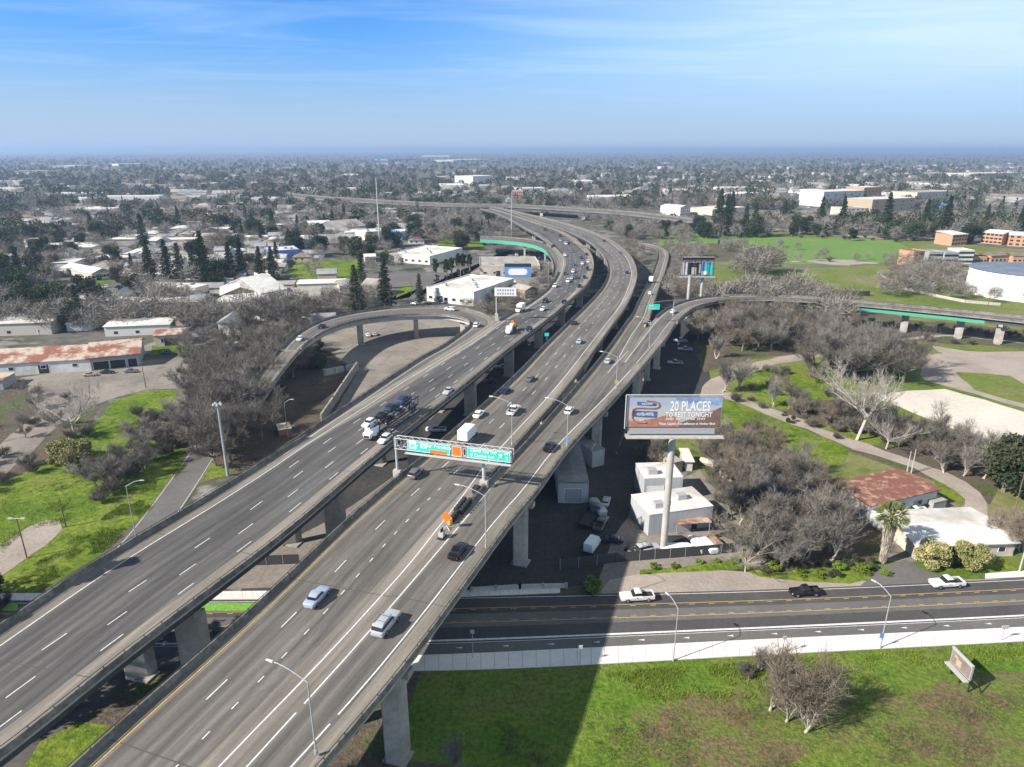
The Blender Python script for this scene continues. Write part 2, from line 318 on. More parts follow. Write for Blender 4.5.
mat('red_roof', (0.2,0.085,0.06), 0.85, col2=(0.42,0.28,0.21), vscale=0.5, lo=0.52, hi=0.66, detail=7, var=0.2, fine=3)
mat('glass', (0.03,0.04,0.05), 0.12, 0.0, spec=0.8)
mat('car_glass', (0.02,0.025,0.03), 0.08, spec=0.9)
mat('tyre', (0.02,0.02,0.02), 0.9)
mat('rim', (0.4,0.4,0.42), 0.35, 0.7)
mat('headlight', (0.7,0.72,0.75), 0.15, spec=0.8)
mat('taillight', (0.45,0.03,0.02), 0.3)
mat('paint', (0.8,0.8,0.8), 0.28, 0.1, objcol=True, spec=0.6)
mat('wall_paint', (0.6,0.6,0.6), 0.85, objcol=True)
mat('box_white', (0.75,0.76,0.78), 0.5, var=0.05)
mat('bark', (0.17,0.14,0.115), 0.95, col2=(0.24,0.21,0.18), vscale=0.6, var=0.2)
mat('bark_white', (0.46,0.42,0.37), 0.9, col2=(0.26,0.225,0.19), vscale=0.4, lo=0.5, hi=0.65, var=0.1)
def leafmat(name, a, b, sc=0.25):
    m = bpy.data.materials.new(name); m.use_nodes = True; t = m.node_tree; bs = t.nodes['Principled BSDF']; bs.inputs['Roughness'].default_value = 0.9; bs.inputs['Specular IOR Level'].default_value = 0.15
    g = t.nodes.new('ShaderNodeNewGeometry'); nz = t.nodes.new('ShaderNodeTexNoise'); nz.inputs['Scale'].default_value = sc; nz.inputs['Detail'].default_value = 3; t.links.new(g.outputs['Position'], nz.inputs['Vector'])
    rp = t.nodes.new('ShaderNodeValToRGB'); rp.color_ramp.elements[0].position = 0.36; rp.color_ramp.elements[1].position = 0.64; rp.color_ramp.elements[0].color = (*a, 1); rp.color_ramp.elements[1].color = (*b, 1)
    t.links.new(nz.outputs[0], rp.inputs[0])
    oi = t.nodes.new('ShaderNodeObjectInfo'); mr = t.nodes.new('ShaderNodeMapRange'); mr.inputs[3].default_value = 0.72; mr.inputs[4].default_value = 1.3; t.links.new(oi.outputs['Random'], mr.inputs[0])
    vm = t.nodes.new('ShaderNodeVectorMath'); vm.operation = 'SCALE'; t.links.new(rp.outputs[0], vm.inputs[0]); t.links.new(mr.outputs[0], vm.inputs['Scale']); t.links.new(vm.outputs[0], bs.inputs['Base Color']); MATS[name] = m
leafmat('twig', (0.105,0.094,0.078), (0.198,0.175,0.145))
leafmat('twig_tan', (0.15,0.122,0.09), (0.25,0.208,0.16))
leafmat('twig_grey', (0.13,0.12,0.105), (0.245,0.226,0.2))
leafmat('twig_pale', (0.3,0.275,0.24), (0.45,0.41,0.36))
leafmat('leaf_dark', (0.025,0.045,0.02), (0.055,0.075,0.03))
leafmat('leaf_mid', (0.04,0.05,0.025), (0.075,0.085,0.042))
leafmat('leaf_olive', (0.06,0.06,0.035), (0.11,0.1,0.055))
leafmat('leaf_gold', (0.17,0.18,0.06), (0.36,0.32,0.15), 0.5)
leafmat('leaf_bright', (0.12,0.18,0.02), (0.19,0.25,0.04), 0.5)
leafmat('leaf_rust', (0.28,0.17,0.11), (0.4,0.28,0.2), 0.5)
leafmat('leaf_palm', (0.09,0.12,0.03), (0.22,0.22,0.08), 0.9)
leafmat('palm_dry', (0.3,0.26,0.2), (0.42,0.37,0.3), 0.8)
# ------------------------------------------------------------ decks of the interchange
def resample(pts, step=3.0, smooth=3, zf=None):
    p = [Vector(q) for q in pts]
    out = []
    n = len(p)
    for i in range(n-1):
        p0 = p[max(i-1,0)]; p1 = p[i]; p2 = p[i+1]; p3 = p[min(i+2,n-1)]
        k = max(2, int((p2-p1).length/1.0))
        for j in range(k):
            t = j/k
            a = 0.5*((2*p1)+(p2-p0)*t+(2*p0-5*p1+4*p2-p3)*t*t+(3*p1-p0-3*p2+p3)*t**3); out.append(a)
    out.append(p[-1])
    # even spacing
    s = [0]
    for a, b in zip(out, out[1:]): s.append(s[-1]+(b-a).length)
    k = max(2, int(s[-1]/step)); res = []; j = 0
    for i in range(k+1):
        d = s[-1]*i/k
        while j < len(s)-2 and s[j+1] < d: j += 1
        t = (d-s[j])/max(1e-6, s[j+1]-s[j]); res.append(out[j].lerp(out[j+1], min(1,max(0,t))))
    for _ in range(smooth):
        q = res[:]
        for i in range(1, len(res)-1): q[i] = (res[i-1]+res[i]*2+res[i+1])/4
        res = q
    if zf:
        for q in res: q.z = zf(q.y)
    return res
class Ribbon:
    """two traced edges -> paired stations across the carriageway"""
    def __init__(s, Lp, Rp, up=0.9, zf=deckz, zoff=0.0, step=3.0, smooth=14, near=False):
        zz = lambda Y: zf(Y) + zoff
        s.zf = zz
        Lw = resample([Pd(x, y, up, zf) for x, y in Lp], step, smooth, zz)
        Rw = resample([Pd(x, y, up, zf) for x, y in Rp], 0.5, smooth*12, zz)
        s.st = []; j = 0
        for i, a in enumerate(Lw):
            t = (Lw[min(i+1, len(Lw)-1)] - Lw[max(i-1, 0)]); t.z = 0; t.normalize()
            best = None; bj = j
            for q in range(j, min(j+160, len(Rw))):
                dd = (Rw[q]-a).xy.length if near else abs((Rw[q]-a).xy.dot(t.xy))
                if best is None or dd < best: best = dd; bj = q
            j = bj; b = Rw[j].copy()
            s.st.append((a, b))
        # cut stations where the right edge ran out
        s.s = [0]
        for (a, _), (b, _) in zip(s.st, s.st[1:]): s.s.append(s.s[-1]+(b-a).length)
    def at(s, i, off, side='L', dz=0.0):
        a, b = s.st[i]; d = (b-a); d.z = 0; w = d.length; d = d/max(w, 1e-6)
        o = off if side == 'L' else w-off
        p = a + d*o; return Vector((p.x, p.y, a.z+dz))
    def width(s, i): a, b = s.st[i]; return (b-a).xy.length
    def atS(s, d, off, side='L', dz=0.0):
        d = max(0, min(s.s[-1]-1e-3, d)); 
        import bisect
        i = max(0, bisect.bisect_right(s.s, d)-1); i = min(i, len(s.s)-2); t = (d-s.s[i])/max(1e-6, s.s[i+1]-s.s[i])
        return s.at(i, off, side, dz).lerp(s.at(i+1, off, side, dz), t)
    def tangent(s, p):
        best = min(range(len(s.st)-1), key=lambda i: ((s.st[i][0]+s.st[i][1])/2-p).xy.length)
        d = s.st[best+1][0]-s.st[best][0]; d2 = s.st[best+1][1]-s.st[best][1]
        return math.atan2(d.y, d.x)
    def nearS(s, p):
        b = min(range(len(s.st)), key=lambda i: (s.st[i][0]-p).xy.length); return s.s[b]
    def poly2d(s): return [(a.x, a.y) for a, _ in s.st] + [(b.x, b.y) for _, b in reversed(s.st)]
class UVMB(MB):
    def __init__(s): super().__init__(); s.uv = []
    def quv(s, pts, uvs, mi): s.quad(*pts, mi); s.uv += uvs
    def build(s, name, mats, parent=None, **k):
        o = super().build(name, mats, parent)
        uv = o.data.uv_layers.new(name='UVMap'); uv.data.foreach_set('uv', [c for p in s.uv for c in p]); return o
DECKPOLYS = []
def stripe(mb, rb, off, side, wd, mi, s0=0, s1=None, dash=None, gap=None, dz=0.03, phase=0, offf=None, wmax=None):
    s1 = rb.s[-1] if s1 is None else s1
    d = s0 + phase if dash else s0
    while d < s1:
        e = min(s1, d + (dash or 6.0))
        k = max(1, int((e-d)/4))
        for i in range(k):
            a = d+(e-d)*i/k; b = d+(e-d)*(i+1)/k
            o1 = off if offf is None else offf(a); o2 = off if offf is None else offf(b)
            if o1 is None or o2 is None: continue
            mb.quad(rb.atS(a, o1-wd/2, side, dz), rb.atS(b, o2-wd/2, side, dz), rb.atS(b, o2+wd/2, side, dz), rb.atS(a, o1+wd/2, side, dz), mi)
        d = e + (gap or 0)
def viaduct(name, label, rb, shL=2.2, shR=2.6, marks=None, barL=(0, 1e9), barR=(0, 1e9), girder=(0, 1e9), lanemat='lane', depth=2.2, gmat='girder', thin=False, loc=None, ov=1.3, seams=True, rails=True, group=None, bar_h=0.85, t0=None):
    a0, b0 = rb.st[0]; base = (a0+b0)/2
    t = t0 or thing(name, label, 'viaduct', (base.x, base.y, 0), 0, group)
    mb = UVMB(); n = len(rb.st)
    for i in range(n-1):
        w0, w1 = rb.width(i), rb.width(i+1)
        c0 = [0, min(shL, w0*.3), max(w0-shR, w0*.7), w0]; c1 = [0, min(shL, w1*.3), max(w1-shR, w1*.7), w1]
        for j in range(3):
            mi = 1 if j == 1 else 0
            if w0 < 0.3 and w1 < 0.3: continue
            mb.quv((rb.at(i, c0[j]), rb.at(i, c0[j+1]), rb.at(i+1, c1[j+1]), rb.at(i+1, c1[j])),
                   [(rb.s[i], c0[j]), (rb.s[i], c0[j+1]), (rb.s[i+1], c1[j+1]), (rb.s[i+1], c1[j])], mi)
    nd = len(mb.f)
    if marks: marks(mb, rb)
    if seams:
        d = 12.0
        while d < min(rb.s[-1], 420):
            W0 = rb.atS(d, 0, 'L', .02); W1 = rb.atS(d, 0, 'R', .02); W2 = rb.atS(d+.14, 0, 'R', .02); W3 = rb.atS(d+.14, 0, 'L', .02)
            mb.quad(W0, W1, W2, W3, 4); d += 31.0
    mb.uv += [(0, 0)]*(4*(len(mb.f)-nd))
    mb.build('road_deck', [M['shoulder'], M[lanemat], M['paint_white'], M['paint_yellow'], M['joint']], t)
    # slab, girder
    g = MB(); e = MB(); rings = []; r2 = []
    for i in range(n):
        if not (girder[0] <= rb.s[i] <= girder[1]) or rb.width(i) < 2.6:
            for arr, mbx, nm in ((rings, g, 0), (r2, e, 0)):
                if len(arr) > 1: mbx.loft(arr, 0)
                arr.clear()
            continue
        z = -0.03
        o = min(ov, rb.width(i)*0.2)
        rings.append([rb.at(i, o, 'L', -.36), rb.at(i, o, 'L', -depth), rb.at(i, o, 'R', -depth), rb.at(i, o, 'R', -.36)])
        r2.append([rb.at(i, 0.02, 'L', z), rb.at(i, 0.02, 'L', -.34), rb.at(i, 0.02, 'R', -.34), rb.at(i, 0.02, 'R', z)])
    if len(rings) > 1: g.loft(rings, 0)
    if len(r2) > 1: e.loft(r2, 0)
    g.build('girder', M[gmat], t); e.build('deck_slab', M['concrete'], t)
    for side, (b0_, b1_) in [('L', q) for q in (barL if isinstance(barL, list) else [barL])]+[('R', q) for q in (barR if isinstance(barR, list) else [barR])]:
        b = MB(); rings = []; rl = []
        for i in range(n):
            if b0_ <= rb.s[i] <= b1_:
                rings.append([rb.at(i, 0.02, side, 0.0), rb.at(i, 0.08, side, bar_h), rb.at(i, 0.24, side, bar_h), rb.at(i, 0.38, side, 0.0)])
                rl.append(i)
        if len(rings) < 2: continue
        b.loft(rings, 0); br = b.build('parapet', M['parapet'], t)
        if rails:
            c = MB()
            for i, k in zip(rl, rl[1:]): c.tube(rb.at(i, .19, side, bar_h+.28), rb.at(k, .19, side, bar_h+.28), .055, n=5, cap=False)
            d = rb.s[rl[0]]+1
            while d < rb.s[rl[-1]]-1:
                p = rb.atS(d, .19, side, bar_h); q = p.copy(); q.z += .3; c.tube(p, q, .06, n=4)
                d += 3.0
            c.build('railing', M['rail'], br)
    DECKPOLYS.append((rb, t)); return t
def pier(t, rb, s, offs, side, sz=(2.3, 1.6), cap=True, depth=2.2, capoff=None):
    """a row of columns with a cap beam under a deck station; offs = distances in from that side"""
    p0 = rb.atS(s, offs[0], side); ta = rb.tangent(p0)
    for o in offs:
        p = rb.atS(s, o, side); mb = MB(); zt = p.z-depth-(1.0 if cap else 0)
        a, b = sz[0]/2, sz[1]/2; ch = .25
        pts = [(-a+ch,-b),(a-ch,-b),(a,-b+ch),(a,b-ch),(a-ch,b),(-a+ch,b),(-a,b-ch),(-a,-b+ch)]
        cc, ss = math.cos(ta), math.sin(ta)
        mb.prism([(p.x+y*cc-x*-ss*-1, p.y+y*ss+x*cc*-1) for x, y in pts], 0.35, zt, 0)
        mb.box((p.x, p.y, 0), (sz[1]+.7, sz[0]+.7, .35), ta, 0)
        mb.build('pier', M['concrete'], t)
    if cap:
        W = rb.width(0)
        import bisect
        i = max(0, bisect.bisect_right(rb.s, s)-1); Wd = rb.width(i)
        a = rb.atS(s, 1.6, 'L'); b = rb.atS(s, 1.6, 'R'); mb = MB()
        if capoff: a = rb.atS(s, capoff[0], side); b = rb.atS(s, capoff[1], side)
        d = (b-a); dl = d.length; c = (a+b)/2
        mb.box((c.x, c.y, a.z-depth-1.0), (1.5, dl, .99), ta, 0); mb.build('pier_cap', M['concrete'], t)

A_L = [(-150,722),(-60,662),(0,622.6),(97.5,557.5),(195,501.7),(256,464),(306,433),(351,408),(416,370),(450,350),(472,337),(495,321),(511,312),(526.7,303),(540,294),(549,286),(556,275.5),(560.5,264),(560,256),(554,249),(547,241),(536,233.5),(522,226),(508,218),(494,212),(480,208)]
A_R = [(-150,850),(-60,795),(0,752.6),(122,653),(256,552),(307,512),(392,440),(456,390),(512,345),(539,325),(567,302.5),(583,288.5),(590.5,279),(593.5,270),(594,261.5),(590.5,252),(582,243.8),(573,236.8),(560,230),(540,223),(520,216.7),(500,210.5),(485,206.5),(472,204)]
B_L = [(-10,836),(68,767),(139,702),(256,603),(352,512),(431,447.5),(512,377),(545,343),(560,329),(579,311),(596,294),(605,281.5),(608,271),(607,262),(602,253),(590,241.5),(573,232.8),(557,226.5),(540,221.3),(520,214.6),(505,209.5),(490,206)]
B_R = [(120,875),(199,795),(256,734.5),(350,635),(455,517),(484,483),(508,453.5),(527,431.6),(571,381),(610,328),(629,301),(636.5,281),(637.5,272),(635.5,264),(631,255.5),(622,247),(610,238.8),(593,231.4),(575,225.3),(557.6,220.3),(540,216.3),(520,211.8),(503,208),(488,205)]
C_L = [(121,874),(200,794.5),(257,734),(350.5,634.5),(455.5,516.5),(484.5,482.5),(497,470),(530,436),(575,386),(603,353),(622,327),(628,318)]
C_R = [(224,873),(319,767),(414,652),(512,519),(537,490),(572,442.5),(619.5,392.5),(652,355),(668,335),(676,322)]
C1_L = [(603,353),(622,327),(635,307),(648,280),(656,262),(657.8,254),(656,249),(650,246),(640,244.5),(628,244)]
C1_R = [(620,359),(636,336),(649,318),(655,300),(661,282),(667,265),(669,256),(667,250.5),(660,246.5),(650,243.7),(638,242),(626,241.5)]
C2_L = [(620,359),(640,334),(652,319.5),(661,311),(672,304.5),(687,299),(700,296.5),(720,294.3),(760,293.6),(809,296),(870,301),(960,309),(1010,314),(1080,322)]
C2_R = [(639,370),(652,355),(664,340),(676,323),(685,313.5),(696,306.3),(712.7,301.5),(730,299.5),(762,298),(810,300),(870,304.6),(960,312.8),(1008,317.8),(1078,325.6)]
D_L = [(280,347),(294,333.5),(316,321),(342.6,313.4),(367.6,309.4),(397,306.3),(440,305),(463.4,307),(479,311),(490.5,316.3),(494,321.5),(486,328),(472,337),(450,350.5),(416,370.5),(351,408.5),(306,433.5),(256,464.5)]
D_R = [(300,349),(313,337),(335,325.5),(361,318),(397,313.7),(440,312.7),(457.6,315),(466,318),(470,321.5),(467,327),(455,336),(440,346),(416,359),(351,401),(306,430),(256,463.5)]
G_L = [(480,235.5),(500,236),(515,237.2),(530,238.6),(541,240.8),(549,244.8),(556,251),(560,258),(560.6,266),(557,276)]
G_R = [(480,239.5),(500,240.5),(515,242),(528,243.8),(538,246.5),(545,250),(550,256),(553,263),(553,271),(549,281)]
E_L = [(285,192),(311,195.2),(370,199),(426,202),(470,203.6),(512,204),(574.5,207.4),(627,211),(687,217.5),(715,221)]
E_R = [(285,195.3),(311,198.6),(370,202.2),(426,205),(470,206.4),(512,206.8),(574.5,210.4),(627,214.4),(687,221.3),(715,224.8)]
def zD(Y): return 10.5
def zC1(Y):
    return max(1.2, deckz(Y)) if Y < 300 else max(0.6, deckz(300)-(Y-300)*0.075)
def zC2(Y): return deckz(Y)
def zE(Y): return 9.0
def zG(Y): return 9.5
rA = Ribbon(A_L, A_R); rB = Ribbon(B_L, B_R); rC = Ribbon(C_L, C_R, smooth=8)
rC1 = Ribbon(C1_L, C1_R, zf=zC1, zoff=-0.02, smooth=6, near=True); rC2 = Ribbon(C2_L, C2_R, zf=zC2, zoff=-0.035, smooth=8)
rD = Ribbon(D_L, D_R, zf=lambda Y: zD(Y) if Y > 300 else max(10.5, deckz(Y)), zoff=-0.02, smooth=4, near=True)
rD2 = Ribbon([(222,428),(236,405),(250,384),(262,367),(280,347)], [(243,432),(257,408),(271,386),(283,369),(300,349)], zf=lambda Y: max(1.0, deckz(224)-max(0, 224-Y)*0.16), zoff=-0.02, smooth=4, near=True)
rG = Ribbon(G_L, G_R, zf=lambda Y: deckz(Y), zoff=-0.02, smooth=6, near=True)
rE = Ribbon(E_L, E_R, zf=zE, step=8, smooth=6, near=True)
def S(rb, x, y): return rb.nearS(Pd(x, y, 0, rb.zf))
def pxline(mb, pts, wd, mi, dz=0.05, zf=deckz, zoff=0.0):
    w3 = resample([Pd(x, y, 0, zf) for x, y in pts], 4.0, 4, lambda Y: zf(Y)+zoff+dz)
    for a, b in zip(w3, w3[1:]):
        d = (b-a); d.z = 0; d.normalize(); n = Vector((-d.y, d.x, 0))*(wd/2)
        mb.quad(a-n, b-n, b+n, a+n, mi)
def marksA(mb, rb):
    stripe(mb, rb, 0.85, 'R', .14, 3)
    for o in (4.1, 7.6, 11.1): stripe(mb, rb, o, 'R', .16, 2, dash=3.4, gap=9.9, phase={4.1: 3, 7.6: 7.5, 11.1: 1.5}[o], s1=S(rb, 520, 217))
    s5 = S(rb, 256, 464)
    stripe(mb, rb, 14.6, 'R', .16, 2, dash=3.4, gap=9.9, s0=s5, s1=S(rb, 556, 250))
    sD = S(rb, 351, 408)
    stripe(mb, rb, 3.05, 'L', .18, 2, s1=S(rb, 256, 464))
    a, b = S(rb, 256, 464), S(rb, 495, 321)
    stripe(mb, rb, 0.5, 'L', .18, 2, s0=a, s1=b, offf=lambda d: 3.05-2.4*min(1, (d-a)/60))
    stripe(mb, rb, 2.2, 'L', .16, 2, s0=S(rb, 416, 370), s1=b)
    stripe(mb, rb, 1.8, 'L', .16, 2, s0=b)
def marksB(mb, rb):
    g = S(rb, 484, 483)
    stripe(mb, rb, 1.55, 'L', .16, 3)
    stripe(mb, rb, 5.75, 'L', .16, 2, dash=3.4, gap=9.9, phase=6.5, s1=S(rb, 520, 215))
    stripe(mb, rb, 9.4, 'L', .16, 2, dash=1.1, gap=3.3, phase=2, s1=S(rb, 456, 490))
    stripe(mb, rb, 9.1, 'L', .16, 2, dash=3.4, gap=9.9, s0=S(rb, 470, 480), s1=S(rb, 520, 215))
    stripe(mb, rb, 3.3, 'R', .2, 2, s0=g+6)
    stripe(mb, rb, 1.3, 'R', .2, 2, s0=0, s1=g+8, offf=lambda d: 1.3+2.0*max(0, min(1, (d-g+30)/38)))
def marksC(mb, rb):
    g = S(rb, 484, 483)
    stripe(mb, rb, 1.35, 'L', .14, 3, s0=g)
    stripe(mb, rb, 1.25, 'L', .2, 2, s1=g+1)
    stripe(mb, rb, 3.1, 'R', .2, 2, s1=S(rb, 640, 372))
    for k in range(5):
        pxline(mb, [(607.6,373),(615,364),(620,358.5)], .18, 2)
    pxline(mb, [(607.6,373),(614,365.5),(620,360),(628,351)], .18, 2)
def marksC1(mb, rb):
    stripe(mb, rb, 1.6, 'L', .14, 3); stripe(mb, rb, 2.3, 'R', .16, 2, offf=lambda d: 1.2+1.5*min(1, d/40))
def marksC2(mb, rb):
    stripe(mb, rb, 1.6, 'L', .16, 2); stripe(mb, rb, 3.2, 'R', .16, 2)
def marksD(mb, rb):
    e = S(rb, 466, 340)
    stripe(mb, rb, 2.0, 'L', .16, 2, s1=S(rb, 490, 318)); stripe(mb, rb, 1.8, 'R', .16, 2)
def marksE(mb, rb):
    stripe(mb, rb, 6, 'L', .3, 2, dash=6, gap=12)
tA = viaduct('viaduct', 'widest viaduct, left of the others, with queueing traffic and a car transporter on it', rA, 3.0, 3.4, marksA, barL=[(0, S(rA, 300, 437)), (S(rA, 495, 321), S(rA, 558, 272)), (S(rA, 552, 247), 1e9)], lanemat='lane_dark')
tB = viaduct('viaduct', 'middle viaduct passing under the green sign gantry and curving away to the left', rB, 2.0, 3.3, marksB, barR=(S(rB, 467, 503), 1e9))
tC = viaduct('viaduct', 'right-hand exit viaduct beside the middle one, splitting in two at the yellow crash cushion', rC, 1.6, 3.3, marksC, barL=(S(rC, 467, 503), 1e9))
tC1 = viaduct('ramp', 'narrow ramp dropping straight ahead behind the split of the right-hand viaduct', rC1, 1.7, 2.4, marksC1, barL=(S(rC1, 626, 322), 1e9), barR=(S(rC1, 649, 317), 1e9), girder=(0, S(rC1, 664, 272)), seams=False)
tC2 = viaduct('ramp', 'elevated ramp curving right between grey trees, with a green side beam', rC2, 2.0, 3.0, marksC2, barL=(S(rC2, 652, 318), 1e9), barR=(S(rC2, 676, 322), 1e9), seams=False)
tD = viaduct('ramp', 'white-edged loop ramp curling round a tan paved lot and joining the left viaduct', rD, 2.0, 1.8, marksD, barL=(0, S(rD, 493, 320)), seams=False, depth=2.0, gmat='concrete_light')
viaduct('ramp', '', rD2, 2.0, 1.8, None, seams=False, depth=1.0, gmat='concrete_light', t0=tD)
tG = viaduct('ramp', 'short off ramp with a green side rail joining the far end of the left viaduct', rG, 1.0, 1.0, None, barL=(0, S(rG, 552, 248)), seams=False, depth=1.4)
tE = viaduct('viaduct', 'distant straight viaduct crossing behind the interchange from left to right', rE, 3, 3, marksE, lanemat='lane', seams=False, rails=False, depth=2.6, bar_h=1.2)
for t in (tC1, tC2, tD, tG): t['category'] = 'ramp'
# green side beam of the right ramp, green rail of the off ramp
gm = MB()
s0 = S(rC2, 823, 300); s1 = S(rC2, 985, 316)
d = s0
while d < s1:
    a = rC2.atS(d, -.35, 'R', -1.2); b = rC2.atS(min(s1, d+5), -.35, 'R', -1.2)
    gm.prism([(a.x, a.y), (b.x, b.y), (b.x+.0, b.y+.25), (a.x, a.y+.25)], a.z-1.1, a.z+.2, 0); d += 5
gm.build('side_beam', M['girder_green'], tC2)
gm = MB(); s0 = 0; s1 = S(rG, 551, 254)
d = s0
while d < s1:
    a = rG.atS(d, -.1, 'R', .2); b = rG.atS(min(s1, d+4), -.1, 'R', .2)
    gm.quad(a-Vector((0, 0, 1.6)), b-Vector((0, 0, 1.6)), b+Vector((0, 0, .9)), a+Vector((0, 0, .9)), 0); d += 4
gm.build('side_rail', M['girder_green'], tG)
# piers: bents follow the columns seen at the right-hand edge
for s in (33, 81, 135, 180, 215):
    pier(tC, rC, s, (3.4,), 'R', (2.6, 2.0), depth=2.2, capoff=(.8, 7.5))
sB0 = rB.nearS(rC.atS(33, 0, 'L')-Vector((9, 0, 0)))
for k in range(-1, 18):
    s = 36+k*39
    if 0 < s < 620: pier(tB, rB, s, (3.2, 12.2), 'L', (2.8, 1.8))
for k in range(0, 17):
    s = 30+k*39
    if s < 600: pier(tA, rA, s, (3.2, 14.0), 'R', (3.4, 1.9))
for s in (60, 92, 124, 156): 
    if s < rD.s[-1]: pier(tD, rD, s, (3.4,), 'R', (1.8, 1.6), cap=False, depth=2.0)
for x, y in ((652,346),(700,298),(760,296),(810,300),(911,308),(960,312),(1005,319)):
    pier(tC2, rC2, S(rC2, x, y), (4.0,), 'R', (2.0, 1.6), cap=True, capoff=(1.2, 7))
for x, y in ((640,320),(655,292),(666,268)): pier(tC1, rC1, S(rC1, x, y), (3.6,), 'R', (1.8, 1.5), cap=False)
for k in range(18):
    s = 40+k*62
    if s < rE.s[-1]: pier(tE, rE, s, (4, 16), 'R', (3, 2.4), depth=2.6)
for s in (60, 100, 140): pier(tG, rG, s, (2.4,), 'R', (1.4, 1.2), cap=False, depth=1.4)
# yellow and black crash cushion barrels in front of the split
def barrels(loc, ang, n, label, first='yellow'):
    t = thing('crash_cushion', label, 'crash cushion', loc, ang)
    for i in range(n):
        for s_ in ((-.5, .5) if i > n*0.35 else (0,)):
            mb = MB(); mb.tube((i*.95, s_, 0.03), (i*.95, s_, 1.0), .46, .42, 10)
            mb.tube((i*.95, s_, 1.0), (i*.95, s_, 1.08), .44, .3, 10)
            o = mb.build('barrel', M['paint_yellow' if i < 1 else 'dark'], t, world=False)
p = Pd(450, 524); barrels(p, rC.tangent(p), 9, 'row of black sand barrels with a yellow nose at the start of the concrete divider')
p = Pd(645, 327); barrels(p, rC1.tangent(p), 4, 'short crash cushion with yellow green nose at the ramp split')
# ------------------------------------------------------------ ground, roads, water
def structure(o, name=None): o['kind'] = 'structure'; return o
lines = [-30000,-12000,-5000,-2500,-1200,-600,-300,-150,0,150,300,600,1200,2500,5000,12000,30000]
ylines = [-800,-300,-100,0,80,160,240,320,400,520,700,1000,1500,2500,5000,10000,20000,40000]
mb = MB()
for i in range(len(lines)-1):
    for j in range(len(ylines)-1):
        x0, x1, y0, y1 = lines[i], lines[i+1], ylines[j], ylines[j+1]
        mb.quad((x0,y0,0),(x1,y0,0),(x1,y1,0),(x0,y1,0), 0)
structure(mb.build('ground', M['suburb']))
from mathutils.geometry import tessellate_polygon
def patch(name, px, matn, z=0.02, jit=0.0, step=6.0, world=False, stuff=False):
    pts = [Vector((p[0], p[1], 0)) for p in px] if world else [P(x, y, 0) for x, y in px]
    if jit > 0:
        out = []
        for i, a in enumerate(pts):
            b = pts[(i+1) % len(pts)]; n = max(1, min(60, int((b-a).length/step)))
            for k in range(n):
                q = a.lerp(b, k/n); 
                if k: q = q + Vector((rnd.uniform(-jit, jit), rnd.uniform(-jit, jit), 0))
                out.append(q)
        pts = out
    tri = tessellate_polygon([pts]); m2 = MB(); m2.v = [(p.x, p.y, z) for p in pts]
    for t_ in tri:
        a, b, c = t_; n_ = (pts[b]-pts[a]).cross(pts[c]-pts[a])
        m2.f.append((a, b, c) if n_.z > 0 else (a, c, b)); m2.m.append(0)
    o = m2.build(name, M[matn]); structure(o); return o
def road(name, cpx, width, matn, z=0.05, world=False, edge=None):
    c = resample([Vector((*p, 0)) if world else P(x_, y_, 0) for p in cpx for x_, y_ in [p[:2]]], 5, 3, lambda Y: z)
    m2 = MB()
    for i in range(len(c)-1):
        def off(k, o):
            d = c[min(k+1, len(c)-1)]-c[max(k-1, 0)]; d.z = 0; d.normalize(); return c[k]+Vector((-d.y, d.x, 0))*o
        w_ = width/2
        j1 = 0 if edge or name != 'path' else .55*math.sin(i*1.3)+.35*math.sin(i*2.9+1); j2 = 0 if edge or name != 'path' else .55*math.sin(i*1.3+1.3)+.35*math.sin(i*2.9+3.9)
        m2.quad(off(i, -w_-j1), off(i+1, -w_-j2), off(i+1, w_+j2), off(i, w_+j1), 0)
        if edge:
            for s_ in (-1, 1):
                a, b = sorted((s_*(w_-.5), s_*(w_-.38))); u = Vector((0, 0, .008))
                m2.quad(off(i, a)+u, off(i+1, a)+u, off(i+1, b)+u, off(i, b)+u, 1)
    o = m2.build(name, [M[matn], M['paint_white']]); structure(o); return o
# left side
patch('grass_field', [(-140,690),(-60,640),(0,612),(60,580),(99,556),(153,505),(187,462),(215,425),(140,436),(100,440),(60,420),(20,405),(-80,410),(-160,470)], 'lawn', .02, 1.0)
patch('gravel_strip', [(-80,605),(0,546),(28,527),(46,520),(60,521),(62,529),(45,546),(20,563),(0,577),(-80,640)], 'gravel', .04, .3, 3)
patch('grass_field', [(60,445),(100,418),(112,402),(140,392),(170,389),(178,393),(163,414),(135,428),(110,440),(80,452)], 'lawn', .04, .6)
patch('scrub_ground', [(-120,440),(20,378),(60,384),(100,400),(96,425),(60,450),(20,475),(-60,520)], 'scrub', .035, 1.0)
patch('leaf_litter_ground', [(180,485),(225,478),(262,470),(300,440),(352,404),(358,372),(330,352),(262,352),(200,395),(187,430)], 'leaflitter', .045, .8)
patch('grass_verge', [(181,497),(200,484),(225,476),(260,455),(232,470),(210,462)], 'lawn', .06, .5, 3)
road('frontage_road', [(70,600),(125,560),(168,505),(198,461),(222,425)], 7.6, 'asphalt_mid', .07, edge=True)
patch('parking_lot', [(20,378),(140,361),(190,356),(262,351),(272,360),(205,376),(178,389),(150,389),(118,397),(95,405),(60,424),(40,444),(0,480),(-60,520),(-70,480),(0,445),(40,410)], 'lot', .055, .5)
patch('paved_lot', [(300,346),(335,322),(400,308),(470,310),(540,325),(470,380),(430,420),(358,436),(330,420),(358,372),(330,352)], 'lot', .05)
patch('under_deck_lot', [(240,592),(300,500),(430,400),(540,325),(600,290),(650,300),(700,330),(712,385),(690,420),(650,450),(620,540),(600,583),(560,588)], 'asphalt_painted_shade', .04)
